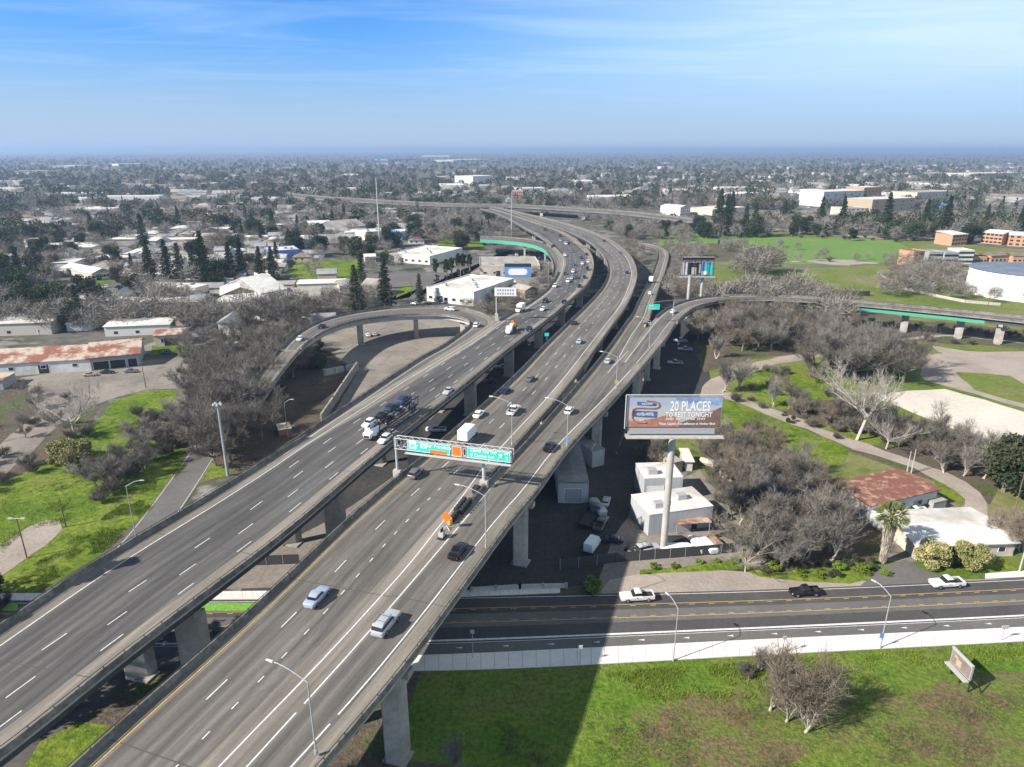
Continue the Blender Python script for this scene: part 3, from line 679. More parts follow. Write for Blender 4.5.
patch('gravel_yard', [(596,596),(612,540),(640,500),(700,470),(740,520),(745,568),(700,572),(640,582),(768,583),(768,592)], 'lot', .058, .3)
patch('dirt_ground', [(20,800),(60,735),(150,672),(256,660),(330,656),(330,760),(120,900)], 'scrub', .046, .5)
patch('dirt_ground', [(200,590),(330,520),(420,460),(470,440),(430,500),(330,585)], 'lot', .046, .5)
patch('grass_patch', [(10,790),(40,742),(80,722),(110,726),(80,760),(50,800)], 'lawn', .06, .5)
patch('dirt_ground', [(250,800),(330,690),(420,672),(400,760),(470,767),(480,900),(200,900)], 'scrub', .042, .5)
# bottom boulevard
bt = [(-160,602),(0,601.5),(256,600),(512,595.5),(768,590),(1024,578.5),(1180,570)]
bb = [(-160,658),(0,657),(256,657),(420,655.5),(512,651.6),(768,639),(1024,627),(1180,618)]
T_ = resample([P(x, y) for x, y in bt], 6, 6); B_ = resample([P(x, y) for x, y in bb], 6, 6)
k = min(len(T_), len(B_))
def lerpc(arr, t): 
    q = t*(len(arr)-1); i = min(int(q), len(arr)-2); return arr[i].lerp(arr[i+1], q-i)
class BL:
    pass
def acr(t, f, z): 
    p = lerpc(T_, t).lerp(lerpc(B_, t), f); return Vector((p.x, p.y, z))
NS = 120; rm = MB()
for i in range(NS):
    a, b = i/NS, (i+1)/NS
    for f0, f1, mi in ((0, .335, 0), (.335, .575, 5), (.575, .83, 0), (.83, 1.0, 5)):
        rm.quad(acr(a, f0, .07), acr(a, f1, .07), acr(b, f1, .07), acr(b, f0, .07), mi)
def fyr(px, py):      # across fraction of a pixel on the boulevard
    p = P(px, py); best = min(range(400), key=lambda i: abs(lerpc(T_, i/399).x-p.x)); t = best/399
    a, b = lerpc(T_, t), lerpc(B_, t); return (a.y-p.y)/max(1e-6, a.y-b.y)
def bstripe(f, wd, mi, a0=0, a1=1, dash=0, gap=0):
    for i in range(NS*4):
        a, b = i/NS/4, (i+1)/NS/4
        if a < a0 or a > a1: continue
        if dash and (i % (dash+gap)) >= dash: continue
        for q, fa in ((0, 0),):
            p, r = acr(a, f, .082), acr(b, f, .082); h = Vector((0, wd/2, 0)); rm.quad(p-h, r-h, r+h, p+h, mi)
f1 = fyr(768, 601); f2 = fyr(768, 613.6); f3 = fyr(768, 628.6); f0 = fyr(768, 591.6)
bstripe(max(.02, f0), .14, 1)
for ff in (f1, f2):
    bstripe(ff-.006, .13, 2); 
bstripe(f1+.022, .13, 2, dash=2, gap=5); bstripe(f2-.03, .13, 2, dash=2, gap=5)
bstripe(f3, .42, 1); bstripe(f3+.045, .12, 1)
for i in range(30):
    a = (i+.3)/30; p = acr(a, (f3+1)/2+.02, .084)
    rm.poly([(p.x-.8, p.y, .084), (p.x+.3, p.y-.2, .084), (p.x+.3, p.y+.2, .084)], 1)
# green bike lane pieces and parking ticks on the far side
for (x0, x1) in ((0, 18), (200, 262)):
    a, b, c, d = P(x0, 603.5), P(x1, 603.2), P(x1, 611), P(x0, 611.5)
    for q in (a, b, c, d): q.z = .086
    rm.quad(d, c, b, a, 3)
road_obj = rm.build('boulevard', [M['asphalt'], M['paint_white'], M['paint_yellow'], M['paint_green'], M['walk'], M['asphalt_mid']]); structure(road_obj)
# sidewalks with kerbs
def sidewalk(name, top, bot, h=.15):
    a = resample([P(x, y) for x, y in top], 5, 4); b = resample([P(x, y) for x, y in bot], 5, 4); m2 = MB(); n = 70
    for i in range(n):
        q = [lerpc(a, i/n), lerpc(a, (i+1)/n), lerpc(b, (i+1)/n), lerpc(b, i/n)]
        lo = [Vector((v.x, v.y, .0)) for v in q]; hi = [Vector((v.x, v.y, h)) for v in q]
        m2.quad(hi[3], hi[2], hi[1], hi[0], 0); m2.quad(hi[0], hi[1], lo[1], lo[0], 0); m2.quad(lo[3], lo[2], hi[2], hi[3], 0)
        jo = Vector((0, 0, .006)); e = (hi[1]-hi[0])*.03
        m2.quad(hi[3]+jo, hi[3]+e+jo, hi[0]+e+jo, hi[0]+jo, 1)
    m2.build(name, [M['walk'], M['concrete']]); o = bpy.data.objects[-1] if False else None
    return m2
sidewalk('pavement', [(256,657.5),(420,656),(512,652),(768,639.5),(1024,627.5),(1180,618.5)], [(256,672),(413,671),(512,669),(768,655),(1024,641.5),(1180,632)])
sidewalk('pavement', [(-160,592),(0,594),(210,592),(300,591),(430,592),(512,589),(560,587)], [(-160,601),(0,601),(256,599.5),(430,598.5),(512,595),(560,593)])
sidewalk('pavement', [(985,574),(1024,571),(1180,561)], [(985,579),(1024,577),(1180,569)])
for o in bpy.data.objects:
    if o.name.startswith('pavement'): structure(o)
# right side
patch('meadow', [(340,800),(413,671.5),(512,669.5),(768,655.5),(1024,642),(1400,620),(1700,900),(1100,1200),(200,1100)], 'meadow', .03)
patch('grass_field', [(690,330),(700,240),(770,232),(900,238),(1024,250),(1500,280),(1700,560),(1180,569),(1024,577),(768,589),(745,568),(700,470),(650,440),(690,400)], 'field', .025)
patch('grass_field', [(712,388),(735,402),(768,416),(810,432),(850,449),(845,462),(790,470),(760,450),(735,440),(722,425)], 'lawn', .035, .6)
patch('grass_field', [(735,378),(765,369),(810,362),(850,380),(870,405),(900,445),(870,445),(810,424),(768,405)], 'lawn', .035, .8)
patch('grass_field', [(640,570),(735,560),(768,573),(850,572),(885,575),(850,584),(760,577),(740,569),(640,575)], 'lawn', .065, .5)
patch('grass_field', [(936,560),(1000,560),(1030,568),(985,575),(955,577)], 'lawn', .065, .4)
patch('grass_field', [(932,478),(948,487),(965,500),(960,508),(944,498)], 'lawn', .065, .4)
patch('scrub_ground', [(700,440),(780,470),(840,480),(880,510),(885,560),(770,574),(745,566),(742,520),(705,470)], 'scrub', .05, .8)
patch('scrub_ground', [(770,440),(850,452),(930,480),(990,505),(1000,480),(960,455),(900,430),(860,425),(800,415)], 'scrub', .031, .8)
patch('driveway', [(596,597),(610,580),(640,574),(700,569),(760,573),(820,578),(900,583),(1000,579),(1000,580.5),(900,585),(768,591),(680,593.5)], 'gravel', .062, .2)
patch('driveway', [(885,566),(905,560),(935,575),(960,578),(965,583),(860,586),(870,578)], 'asphalt_mid', .066, .2)
patch('gravel_yard', [(880,560),(890,530),(900,505),(930,492),(990,515),(1024,520),(1060,545),(940,560),(905,563)], 'lot', .055, .3)
road('path', [(703,415),(706,402),(713,386),(735,373),(765,363),(800,357),(835,352)], 6.2, 'gravel', .06)
road('path', [(712,388),(735,399),(768,411),(810,427),(850,444),(890,456),(930,470),(968,489),(985,505),(960,525)], 5.2, 'gravel', .064)
road('path', [(835,352),(870,345),(905,340),(950,335),(1040,345)], 3.0, 'gravel', .06)
patch('gravel_pad', [(873,397),(905,391),(945,389),(985,400),(1024,412),(1110,436),(1090,478),(1024,455),(990,444),(958,431),(928,419)], 'whitegravel', .07, .4, 5)
patch('dry_ground', [(910,356),(960,352),(1030,358),(1120,370),(1120,420),(1024,408),(975,394),(925,380)], 'gravel', .04, 1.5)
patch('grass_field', [(955,372),(1010,376),(1040,392),(1024,404),(975,390)], 'field', .05, 1.2)
patch('grass_field', [(660,232),(770,237),(895,240),(915,252),(905,260),(860,264),(790,264),(700,262),(660,250)], 'farfield', .06, 2)
patch('dirt_ground', [(785,262),(815,263),(850,266),(880,263),(850,260),(820,259.5)], 'gravel', .1, 3)
patch('scrub_ground', [(655,246),(700,243),(770,246),(780,252),(760,260),(700,262),(662,256)], 'scrub', .08, 3)
patch('scrub_ground', [(700,300),(760,296),(860,306),(905,318),(860,330),(800,352),(740,362),(705,372),(695,335)], 'scrub', .05, 2)
patch('scrub_ground', [(770,415),(800,405),(850,398),(870,402),(905,425),(890,440),(850,428),(800,418)], 'scrub', .045, 1.5)
patch('scrub_ground', [(860,318),(940,322),(1040,332),(1040,350),(960,345),(880,340)], 'scrub', .045, 2.5)
patch('dirt_ground', [(930,345),(985,352),(1040,352),(1060,362),(1000,364),(950,356)], 'gravel', .05, 2)
patch('dirt_ground', [(640,700),(740,690),(790,705),(830,720),(800,760),(700,790),(620,760)], 'dirtgrass', .05, 1.2, 3)
patch('dirt_ground', [(860,700),(940,680),(1040,672),(1150,690),(1100,760),(960,770),(880,745)], 'dirtgrass', .05, 1.2, 3)
patch('grass_field', [(760,270),(850,268),(880,268),(905,280),(870,292),(800,293),(765,282)], 'field', .06, 2)
road('path', [(690,262),(740,267),(785,267.5),(830,265.5),(880,264),(930,266)], 8, 'asphalt_mid', .09)
road('road', [(722,224),(768,228),(800,232),(880,238),(960,241),(1060,247)], 14, 'gravel', .09)
# town: streets, lots, lawns
for pts, wd in (([(-60,300),(20,301),(80,290),(150,297),(260,306),(380,300),(440,285),(480,262),(520,250)], 11), ([(130,300),(136,285),(150,270),(185,255),(250,243)], 9),
                ([(-60,322),(60,322),(150,318),(240,326),(330,312),(380,305)], 10), ([(380,315),(398,300),(410,286),(395,268),(370,255),(300,246),(200,240)], 9),
                ([(-60,262),(60,262),(150,258),(260,262),(330,256)], 8), ([(40,330),(30,290),(60,262),(90,240),(160,215)], 8),
                ([(-60,240),(100,238),(230,228),(330,222)], 9), ([(200,300),(240,275),(300,250),(350,235)], 8), ([(-60,222),(120,216),(300,212),(420,208)], 10),
                ([(420,300),(450,278),(490,262),(508,250)], 10)):
    road('street', pts, wd, 'asphalt_mid', .08)
patch('parking_lot', [(60,280),(140,276),(125,300),(40,303),(50,292)], 'asphalt_mid', .06)
patch('parking_lot', [(330,275),(440,272),(470,285),(440,300),(380,296),(350,284)], 'asphalt_mid', .06)
patch('parking_lot', [(480,262),(560,262),(556,290),(520,300),(440,300)], 'lot', .07)
patch('parking_lot', [(110,312),(240,308),(260,326),(110,330)], 'lot', .06)
patch('lawn', [(283,272),(300,261),(362,261),(362,275),(335,280),(300,278)], 'lawn', .1, .8)
patch('lawn', [(437,241),(452,236),(486,236),(484,249),(462,247),(440,249)], 'lawn', .1, .8)
patch('lawn', [(155,281),(200,278),(240,276),(250,280),(190,284),(158,285)], 'lawn', .1, .8)
patch('lawn', [(398,288),(412,284),(412,291),(396,298)], 'lawn', .1, .3)
patch('lawn', [(336,291),(342,286),(345,291),(330,293)], 'lawn', .1, .3)
patch('lawn', [(152,346),(190,342),(188,352),(150,356)], 'lawn', .1, .3)
patch('lawn', [(93,284),(112,284),(110,279),(95,279)], 'lawn', .1, .3)
# ------------------------------------------------------------ buildings
FOOT = []     # footprints (centre, radius) to keep trees out
def frame(a, b, depth):
    """front base edge a->b (world), footprint running away from the viewer side"""
    d = (b-a); d.z = 0; L_ = d.length; d = d/L_; n = Vector((-d.y, d.x, 0))
    if n.y < 0: n = -n
    return d, n, L_
def building(name, label, cat, px, depth, h, roof='flat', wall='white_wall', rmat='white_roof', wins=None, doors=None, pitch=0.18, over=0.4, group=None, parapet=True, storeys=1, hvac=0, z0=0.0, slant=0.0):
    a = P(*px[0]); b = P(*px[1]); d, n, L_ = frame(a, b, depth)
    ctr = a + d*L_/2 + n*depth/2; t = thing(name, label, cat, (a.x+d.x*L_/2, a.y+d.y*L_/2, 0), 0, group)
    FOOT.append((a, b, d, n, L_, depth))
    p2 = lambda u, v: (a.x+d.x*u+n.x*v, a.y+d.y*u+n.y*v)
    w = MB(); w.prism([p2(0,0), p2(L_,0), p2(L_,depth), p2(0,depth)], 0, h); w.build('wall', M[wall], t)
    r = MB(); o = over
    if roof == 'flat':
        r.prism([p2(-.05,-.05), p2(L_+.05,-.05), p2(L_+.05,depth+.05), p2(-.05,depth+.05)], h+.004, h+.12, 0)
        ro = r.build('roof', M[rmat], t)
        if parapet:
            q = MB()
            for (u0,v0,u1,v1) in ((-.1,-.1,L_+.1,.25),(-.1,depth-.25,L_+.1,depth+.1),(-.1,.26,.25,depth-.26),(L_-.25,.26,L_+.1,depth-.26)):
                q.prism([p2(u0,v0), p2(u1,v0), p2(u1,v1), p2(u0,v1)], h+.125, h+.6)
            q.build('parapet', M[wall], ro)
    else:
        along = roof != 'gabley'
        rise = (depth if along else L_)*pitch
        V3 = lambda u, v, z: (*p2(u, v), z)
        if along:
            y = [-o, depth/2, depth+o]; th = .22
            zz = [h-o*pitch*2, h+rise, h-o*pitch*2]
            if roof == 'shed': y = [-o, depth+o]; zz = [h-o*pitch, h+rise]
            for i in range(len(y)-1):
                n0 = len(r.v)
                top = [V3(-o,y[i],zz[i]+th), V3(L_+o,y[i],zz[i]+th), V3(L_+o,y[i+1],zz[i+1]+th), V3(-o,y[i+1],zz[i+1]+th)]
                bot = [(q[0],q[1],q[2]-th) for q in top]
                r.poly(top); r.poly(bot[::-1])
                for k in range(4): 
                    if (i == 0 and k == 2 and len(y) == 3) or (i == 1 and k == 0): continue
                    r.poly([bot[k], bot[(k+1)%4], top[(k+1)%4], top[k]])
            g = MB()
            for u in (0, L_):
                if roof == 'shed': g.prism
                pts = [V3(u,0,h), V3(u,depth,h), V3(u,depth/2,h+rise-.0)] if roof != 'shed' else [V3(u,0,h), V3(u,depth,h), V3(u,depth,h+rise)]
                g.poly(pts); g.poly(pts[::-1])
            g.build('gable', M[wall], t)
        else:
            xx = [-o, L_/2, L_+o]; zz = [h-o*pitch*2, h+rise, h-o*pitch*2]; th = .22
            for i in range(2):
                top = [V3(xx[i],-o,zz[i]+th), V3(xx[i+1],-o,zz[i+1]+th), V3(xx[i+1],depth+o,zz[i+1]+th), V3(xx[i],depth+o,zz[i]+th)]
                bot = [(q[0],q[1],q[2]-th) for q in top]
                r.poly(top); r.poly(bot[::-1])
                for k in range(4):
                    if (i == 0 and k == 1) or (i == 1 and k == 3): continue
                    r.poly([bot[k], bot[(k+1)%4], top[(k+1)%4], top[k]])
            g = MB()
            for v in (0, depth):
                pts = [V3(0,v,h), V3(L_,v,h), V3(L_/2,v,h+rise)]; g.poly(pts); g.poly(pts[::-1])
            g.build('gable', M[wall], t)
        ro = r.build('roof', M[rmat], t)
    # openings: boxes set proud of the wall face by 3 cm with a frame
    def opening(nm, u0, u1, z0_, z1_, face, m_, fr=True):
        def pt(u, v): return p2(u, v) if face == 'f' else (p2(-v, u) if face == 'l' else p2(L_+v, u))
        q = MB()
        def slab(ua, ub, za, zb, v0, v1):
            c = [pt(ua, -v1 if face == 'f' else v0), pt(ub, -v1 if face == 'f' else v0), pt(ub, -v0 if face == 'f' else v1), pt(ua, -v0 if face == 'f' else v1)]
            return c, za, zb
        c, za, zb = slab(u0, u1, z0_, z1_, 0.0, .03); q.prism(c, za, zb); w_ = q.build(nm, M[m_], t)
        if fr:
            f = MB(); th = .09
            for (ua, ub, za, zb) in ((u0-th, u0, z0_-th, z1_+th), (u1, u1+th, z0_-th, z1_+th), (u0, u1, z1_, z1_+th), (u0, u1, z0_-th, z0_)):
                c, za, zb = slab(ua, ub, za, zb, 0.0, .07); f.prism(c, za, zb)
            f.build('frame', M['white'], w_)
    for face, cnt, wd, hh, sill in (wins or []):
        span = L_ if face == 'f' else depth
        for s_ in range(storeys):
            zb = sill + s_*(h/storeys)
            for i in range(cnt):
                u = span*(i+.5)/cnt; opening('window', u-wd/2, u+wd/2, zb, zb+hh, face, 'glass', fr=(cnt*storeys <= 10))
    for face, pos, wd, hh, mm in (doors or []):
        span = L_ if face == 'f' else depth
        u = span*pos; opening('door', u-wd/2, u+wd/2, .12, hh, face, mm)
    for i in range(hvac):
        q = MB(); u, v = L_*(.15+.7*((i*.618)%1)), depth*(.2+.6*((i*.37)%1)); q.prism([p2(u,v), p2(u+2,v), p2(u+2,v+1.6), p2(u,v+1.6)], h+.13, h+1.3); q.build('rooftop_unit', M['steel'], ro)
    return t
B = building
# left: the long rusty warehouse and its neighbours
B('warehouse', 'long white warehouse with a streaked rusty metal roof beside the paved lot', 'warehouse', ((-70,381),(92,371)), 20, 4.6, 'gable', 'white_wall', 'rust_roof', [('f',5,1.6,1.2,2.0)], [('f',.7,3.4,3.4,'dark')], pitch=.14)
B('warehouse', 'open-fronted shed bay with a paler rust-streaked roof at the end of the long warehouse', 'shed', ((92.4,370.8),(140,366)), 20, 5.2, 'gable', 'grey_wall', 'rust_roof', None, [('f',.2,5,3.2,'dark'),('f',.55,5,3.2,'dark'),('f',.86,3,3.2,'dark')], pitch=.14, over=1.2)  # dark front panels are painted shade of the open bays, not doors
B('garage', 'small square white garage with a dark door and rusty roof behind the warehouse', 'garage', ((156,347),(185,345)), 11, 4.6, 'gable', 'cream_wall', 'rust_roof', [('f',2,1.0,1.6,1.6)], [('f',.5,4.2,3.4,'dark')], pitch=.1)
B('shed', 'low shed corner with brown rust roof and dark grey side at the left edge', 'shed', ((-30,392),(4,390)), 9, 3.4, 'shed', 'grey_wall', 'rust_roof', pitch=-.02)
B('trailer', 'small white box trailer parked among the bare trees', 'trailer', ((226,350.5),(237,350)), 3, 2.6, 'flat', 'metal_wall', 'white_roof', parapet=False, doors=[('f',.5,1.2,2.0,'grey_wall')])
B('brick_ruin', 'low brick wall remnant with a pale flat top beside the left viaduct', 'wall', ((279,436),(292,434)), 5, 1.7, 'flat', 'brick_wall', 'cream_wall', parapet=False)
# left mid ground
L_B = [
 ('warehouse','white gabled workshop with a grey gable end at the far left, nearest the tracks',((32,305),(61,302)),16,5,'gable','white_wall','tan_roof'),
 ('warehouse','white-roofed shed cut off by the left picture edge',((-25,304),(8,297)),22,5,'gable','grey_wall','white_roof'),
 ('shed','low grey shed with a dark front below the white gabled workshop',((10,318),(27,316)),9,3.5,'gable','grey_wall','grey_roof'),
 ('store','low pale shop with a sloping white roof next to the dark conical trees',((93,281),(114,278)),40,4.5,'gabley','cream_wall','white_roof'),
 ('house','two-storey white house above the row of bungalows',((29,251),(41,250)),12,7,'gable','white_wall','grey_roof'),
 ('bungalow','grey-roofed bungalow with a white gable facing left',((60,264),(84,261)),14,4,'gable','white_wall','grey_roof'),
 ('bungalow','white-sided bungalow under a pale grey roof, middle of the row',((86,261),(109,258.5)),14,4,'gable','white_wall','tan_roof'),
 ('bungalow','dark-roofed bungalow with bright gable at the right end of the row',((111,259.5),(134,256)),14,4,'gable','white_wall','grey_roof'),
 ('industrial_building','flat white-roofed workshop with skylight left of the double roof',((197,300),(210,296)),34,6,'flat','cream_wall','white_roof'),
 ('industrial_building','small square flat white-roofed building with rooftop vents',((262,289),(272,288)),16,7,'flat','white_wall','white_roof'),
 ('industrial_building','long pale sawtooth building with grey stripes behind bare trees',((222,306),(262,303)),24,5.5,'gabley','tan_wall','white_roof'),
 ('industrial_building','white ridge-roofed hall beside the loop ramp trees',((262,305),(288,300)),34,6,'gable','white_wall','white_roof'),
 ('industrial_building','white front building with a big pale door in the bare trees',((192,312),(207,311)),12,5,'gable','white_wall','grey_roof'),
 ('shed','low tan workshop roof under the conical trees',((146,289),(185,287)),14,4,'flat','tan_wall','tan_roof'),
 ('warehouse','blue-sided industrial building with a flat white roof',((270,260),(300,258)),24,6,'flat','blue_wall','white_roof'),
 ('church','white gabled church-like building with a tall front',((310,235),(332,234)),22,8,'gable','white_wall','white_roof'),
 ('warehouse','long grey curved-front warehouse with a white wall on its left',((337,236),(366,233)),30,7,'gable','grey_wall','tan_roof'),
 ('market_hall','very long low grey-roofed hall with a white ridge strip',((305,250.5),(356,249)),30,5,'gable','grey_wall','grey_roof'),
 ('industrial_building','bright white block beside the tall mast',((366,242),(392,240)),24,8,'flat','white_wall','white_roof'),
 ('industrial_building','blue-grey block right of the mast',((402,240),(422,238)),20,7,'flat','blue_wall','white_roof'),
 ('industrial_building','wide flat white-roofed plant with low rows of vents',((390,262),(430,265)),48,5.5,'flat','white_wall','white_roof'),
 ('house','tan house with a steep roof and white shed behind the tall fir',((362,296),(377,297)),14,6,'gable','cream_wall','tan_roof'),
 ('house','low tan bungalow left of the tall fir',((340,293),(352,292)),12,4,'gable','cream_wall','tan_roof'),
 ('guard_house','small white building with an orange barrier row',((365,262.5),(376,262)),8,4,'gable','white_wall','white_roof'),
 ('warehouse','large bright white-roofed warehouse with pale walls right of the tall fir',((427,301),(474,306.5)),44,7,'flat','white_wall','white_roof'),
 ('store','long low cream building with white doors behind the white-roofed warehouse',((480,276.5),(540,276)),40,6,'flat','cream_wall','tan_roof'),
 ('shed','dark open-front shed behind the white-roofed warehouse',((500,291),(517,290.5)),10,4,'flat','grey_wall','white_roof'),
 ('house','tan gabled house beside the left viaduct parapet',((525,299),(538,297)),12,4.5,'gabley','tan_wall','tan_roof'),
 ('shed','white sheds below the off ramp',((545,258),(552,259)),14,5,'gable','white_wall','white_roof'),
]
for i, (nm, lab, px, dp, h, rf, wl, rm_) in enumerate(L_B):
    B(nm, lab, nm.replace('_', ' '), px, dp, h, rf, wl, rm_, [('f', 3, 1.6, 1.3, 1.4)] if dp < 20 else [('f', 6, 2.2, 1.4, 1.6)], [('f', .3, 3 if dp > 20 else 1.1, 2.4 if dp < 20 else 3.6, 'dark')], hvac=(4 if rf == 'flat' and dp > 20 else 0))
# big roof stripes and panels on the white plant are real raised vents
# far buildings
F_B = [
 ('warehouse','long cream warehouse low in the far left haze',((12,174.5),(47,174.2)),90,10,'flat','cream_wall','tan_roof'),
 ('warehouse','bright white long shed in the left distance',((58,168),(76,168)),120,10,'flat','white_wall','white_roof'),
 ('warehouse','wide pale warehouse beyond the blue-roofed lots',((119,166),(150,165.5)),110,9,'flat','white_wall','white_roof'),
 ('hospital','big white stepped building on the centre skyline',((473,186),(493,185)),60,20,'flat','white_wall','white_roof'),
 ('office_building','white building with a small tower left of the far orange block',((521,196),(545,195.5)),40,12,'flat','white_wall','white_roof'),
 ('office_building','orange and cream block left of the centre treeline',((512,199),(523,199)),30,12,'flat','orange_wall','tan_roof'),
 ('warehouse','distant blue-roofed shed on the horizon',((388,160.5),(420,160)),150,10,'flat','blue_wall','blue_roof'),
 ('warehouse','long white horizon warehouse right of the blue shed',((422,157),(450,157)),200,16,'flat','white_wall','white_roof'),
 ('warehouse','pair-length cream factory on the horizon',((455,162),(490,161)),160,12,'flat','cream_wall','white_roof'),
 ('mall','long white-fronted shopping hall, left part of the centre right of the fields',((822,207),(862,205)),40,20,'flat','white_wall','white_roof'),
 ('office_building','orange and white building with tall window bays',((871,212),(914,209.5)),40,15,'flat','tan_wall','white_roof'),
 ('office_building','tan and orange block behind dark trees with blue awnings',((915,206),(953,204)),40,18,'flat','cream_wall','tan_roof'),
 ('store','blue-fronted low store beside the orange block',((941,208),(955,208)),20,6,'flat','blue_wall','white_roof'),
 ('office_building','stepped white block with an orange top between the shopping hall and the tall block',((862,203),(880,202)),30,22,'flat','orange_wall','white_roof'),
 ('office_building','low white medical block with a blue corner left of the shopping hall',((815,201),(824,200.5)),30,16,'flat','white_wall','white_roof'),
 ('parking_deck','pale concrete parking deck in front of the orange building',((846,216.5),(868,216)),30,9,'flat','cream_wall','tan_roof'),
 ('warehouse','long white roof far right near the horizon',((972,177),(1020,176)),80,9,'flat','cream_wall','white_roof'),
 ('warehouse','flat pale store roof right of the centre road',((600,203),(640,202)),50,8,'flat','white_wall','white_roof'),
 ('store','white flat-roofed store left of the far viaduct end',((731,200),(760,198)),40,8,'flat','white_wall','white_roof'),
 ('store','red and white shop between dark trees',((716,206),(727,205.5)),24,8,'flat','brick_wall','white_roof'),
 ('store','pale flat building with a grey roof beyond the field road',((712,216),(745,213)),40,7,'flat','cream_wall','white_roof'),
 ('house','white gabled building under the far viaduct',((680,216),(690,215)),30,10,'gabley','white_wall','white_roof'),
 ('apartment_building','orange and cream three-storey terrace nearest the round tank',((951,246),(966,245)),16,9,'shed','orange_wall','white_roof'),
 ('apartment_building','orange and cream terrace, middle of the back row',((980,243),(1001,245)),16,9,'shed','orange_wall','white_roof'),
 ('apartment_building','orange and cream terrace at the right picture edge',((1007,246),(1040,248)),16,9,'shed','orange_wall','white_roof'),
 ('apartment_building','narrow orange townhouse with a red top, left of the grey pair',((912,267),(924,266)),12,10,'flat','orange_wall','red_roof'),
 ('apartment_building','grey balconied townhouse, left one of a pair',((927,267.5),(940,267.5)),12,10,'flat','grey_wall','grey_roof'),
 ('apartment_building','grey balconied townhouse, right one of a pair',((942.5,268),(956,268)),12,10,'flat','grey_wall','grey_roof'),
 ('apartment_building','white townhouse beside the grey pair',((957,264),(972,264)),14,9,'flat','white_wall','white_roof'),
 ('house','tan house with a round orange gable by the tank',((971,263),(986,263)),12,5,'gabley','orange_wall','brown_roof'),
 ('house','brown hip-roofed house left of the tank top',((990,263),(1010,262)),12,5,'gable','orange_wall','brown_roof'),
 ('house','brown-roofed house at the right picture edge',((1012,263),(1036,263)),12,5,'gable','orange_wall','brown_roof'),
]
for (nm, lab, px, dp, h, rf, wl, rm_) in F_B:
    st_ = 3 if h > 8 and dp < 50 else 1
    B(nm, lab, nm.replace('_', ' '), px, dp, h, rf, wl, rm_, [('f', 5, 2.4, 1.5, 1.0)] if dp < 60 else [('f', 8, 5, 3, 3)], None, pitch=.1, storeys=st_, hvac=3 if dp > 50 else 0)
# right side near
B('shed', 'tall square white metal shed with roller door, behind the longer one', 'shed', ((643,503.5),(681,502)), 8, 6.2, 'flat', 'metal_wall', 'white_roof', None, [('f',.3,3.6,4.2,'white')], parapet=False, hvac=1)
B('shed', 'long white metal workshop with a small porch in front of the billboard post', 'shed', ((648,536.5),(711,527)), 9, 5.0, 'flat', 'metal_wall', 'white_roof', [('f',2,1.0,1.0,1.4)], [('f',.72,1.4,2.3,'dark')], parapet=False, hvac=2)
p = P(690,529); aw = thing('awning', 'small rusty lean-to porch roof on the long white metal workshop', 'awning', (p.x, p.y, 0))
mb = MB(); mb.box((p.x, p.y-1.2, 2.7), (7.5, 2.4, .12), .12, 0); mb.build('roof', M['rust_roof'], aw)
for dx in (-3.4, 3.4):
    mb = MB(); mb.tube((p.x+dx, p.y-2.1, 0), (p.x+dx, p.y-2.1, 2.7), .07); mb.build('post', M['steel'], aw)
B('metal_shed', 'big grey metal shed standing in the shade under the right-hand viaduct', 'shed', ((558,503),(588,503)), 44, 5.0, 'gabley', 'metal_wall', 'grey_roof', None, [('f',.5,4,3.6,'grey_wall')], pitch=.04, over=.1)
B('shed', 'narrow tall grey shed behind the big one in the shade', 'shed', ((592,468),(604,465)), 26, 4.5, 'flat', 'metal_wall', 'grey_roof', parapet=False)
B('workshop', 'white block workshop with a red rusted tin roof beside the trail', 'workshop', ((866,524),(934,507)), 10.5, 4.4, 'gable', 'white_wall', 'red_roof', [('f',2,1.6,1.2,1.6)], [('f',.12,3,3,'dark'),('f',.45,3,3,'dark'),('f',.72,3,3,'grey_wall')], pitch=.05, over=.5)
B('lean_to', 'small blue-grey lean-to on the left of the red-roofed workshop', 'shed', ((845,516),(861,519)), 5, 2.6, 'shed', 'tan_wall', 'metal_wall', pitch=.1)
B('shed', 'white flat-roofed annex between the palm and the white pickup', 'shed', ((893,540),(917,536)), 7, 3.0, 'flat', 'white_wall', 'white_roof', parapet=False)
B('house', 'wide low house with a bright white roof behind the golden shrubs', 'house', ((915,560),(1012,556)), 13, 3.2, 'gable', 'cream_wall', 'white_roof', [('f',4,1.4,1.1,1.1)], None, pitch=.06, over=.6)
B('container', 'small tan storage box beside the red-roofed workshop', 'container', ((932,512),(945,509)), 3, 2.2, 'flat', 'grey_wall', 'tan_roof', parapet=False)
# quonset hut with a grey stone arch
p = P(727,473)
# round water tank at the right edge
c = P(1040,300); c.y += 16; t = thing('storage_tank', 'huge round white storage tank with a dark blue roof at the right edge', 'tank', (c.x, c.y, 0))
rad = 26; mb = MB(); n = 48; hh = 13.5
ring = lambda r, z: [(c.x+r*math.cos(2*math.pi*i/n), c.y+r*math.sin(2*math.pi*i/n), z) for i in range(n)]
mb.loft([ring(rad, 0), ring(rad*.985, hh)], 0); mb.build('wall', M['white'], t)
for z_ in (3.5, 7, 10.5):
    q = MB(); q.loft([ring(rad+.0, z_), ring(rad+.12, z_+.1), ring(rad, z_+.3)], 0, cap=False); q.build('band', M['white_wall'], t)
q = MB(); q.loft([ring(rad*.985, hh+.01), ring(rad+.2, hh+.3), ring(rad*.5, hh+1.2), ring(.5, hh+1.6)], 0); q.build('roof', M['blue_roof'], t)
q = MB(); a_ = math.radians(255); x_, y_ = c.x+(rad+.5)*math.cos(a_), c.y+(rad+.5)*math.sin(a_); q.box((x_, y_, 0), (.8, .5, hh+1), a_, 0); q.build('ladder', M['steel'], t)
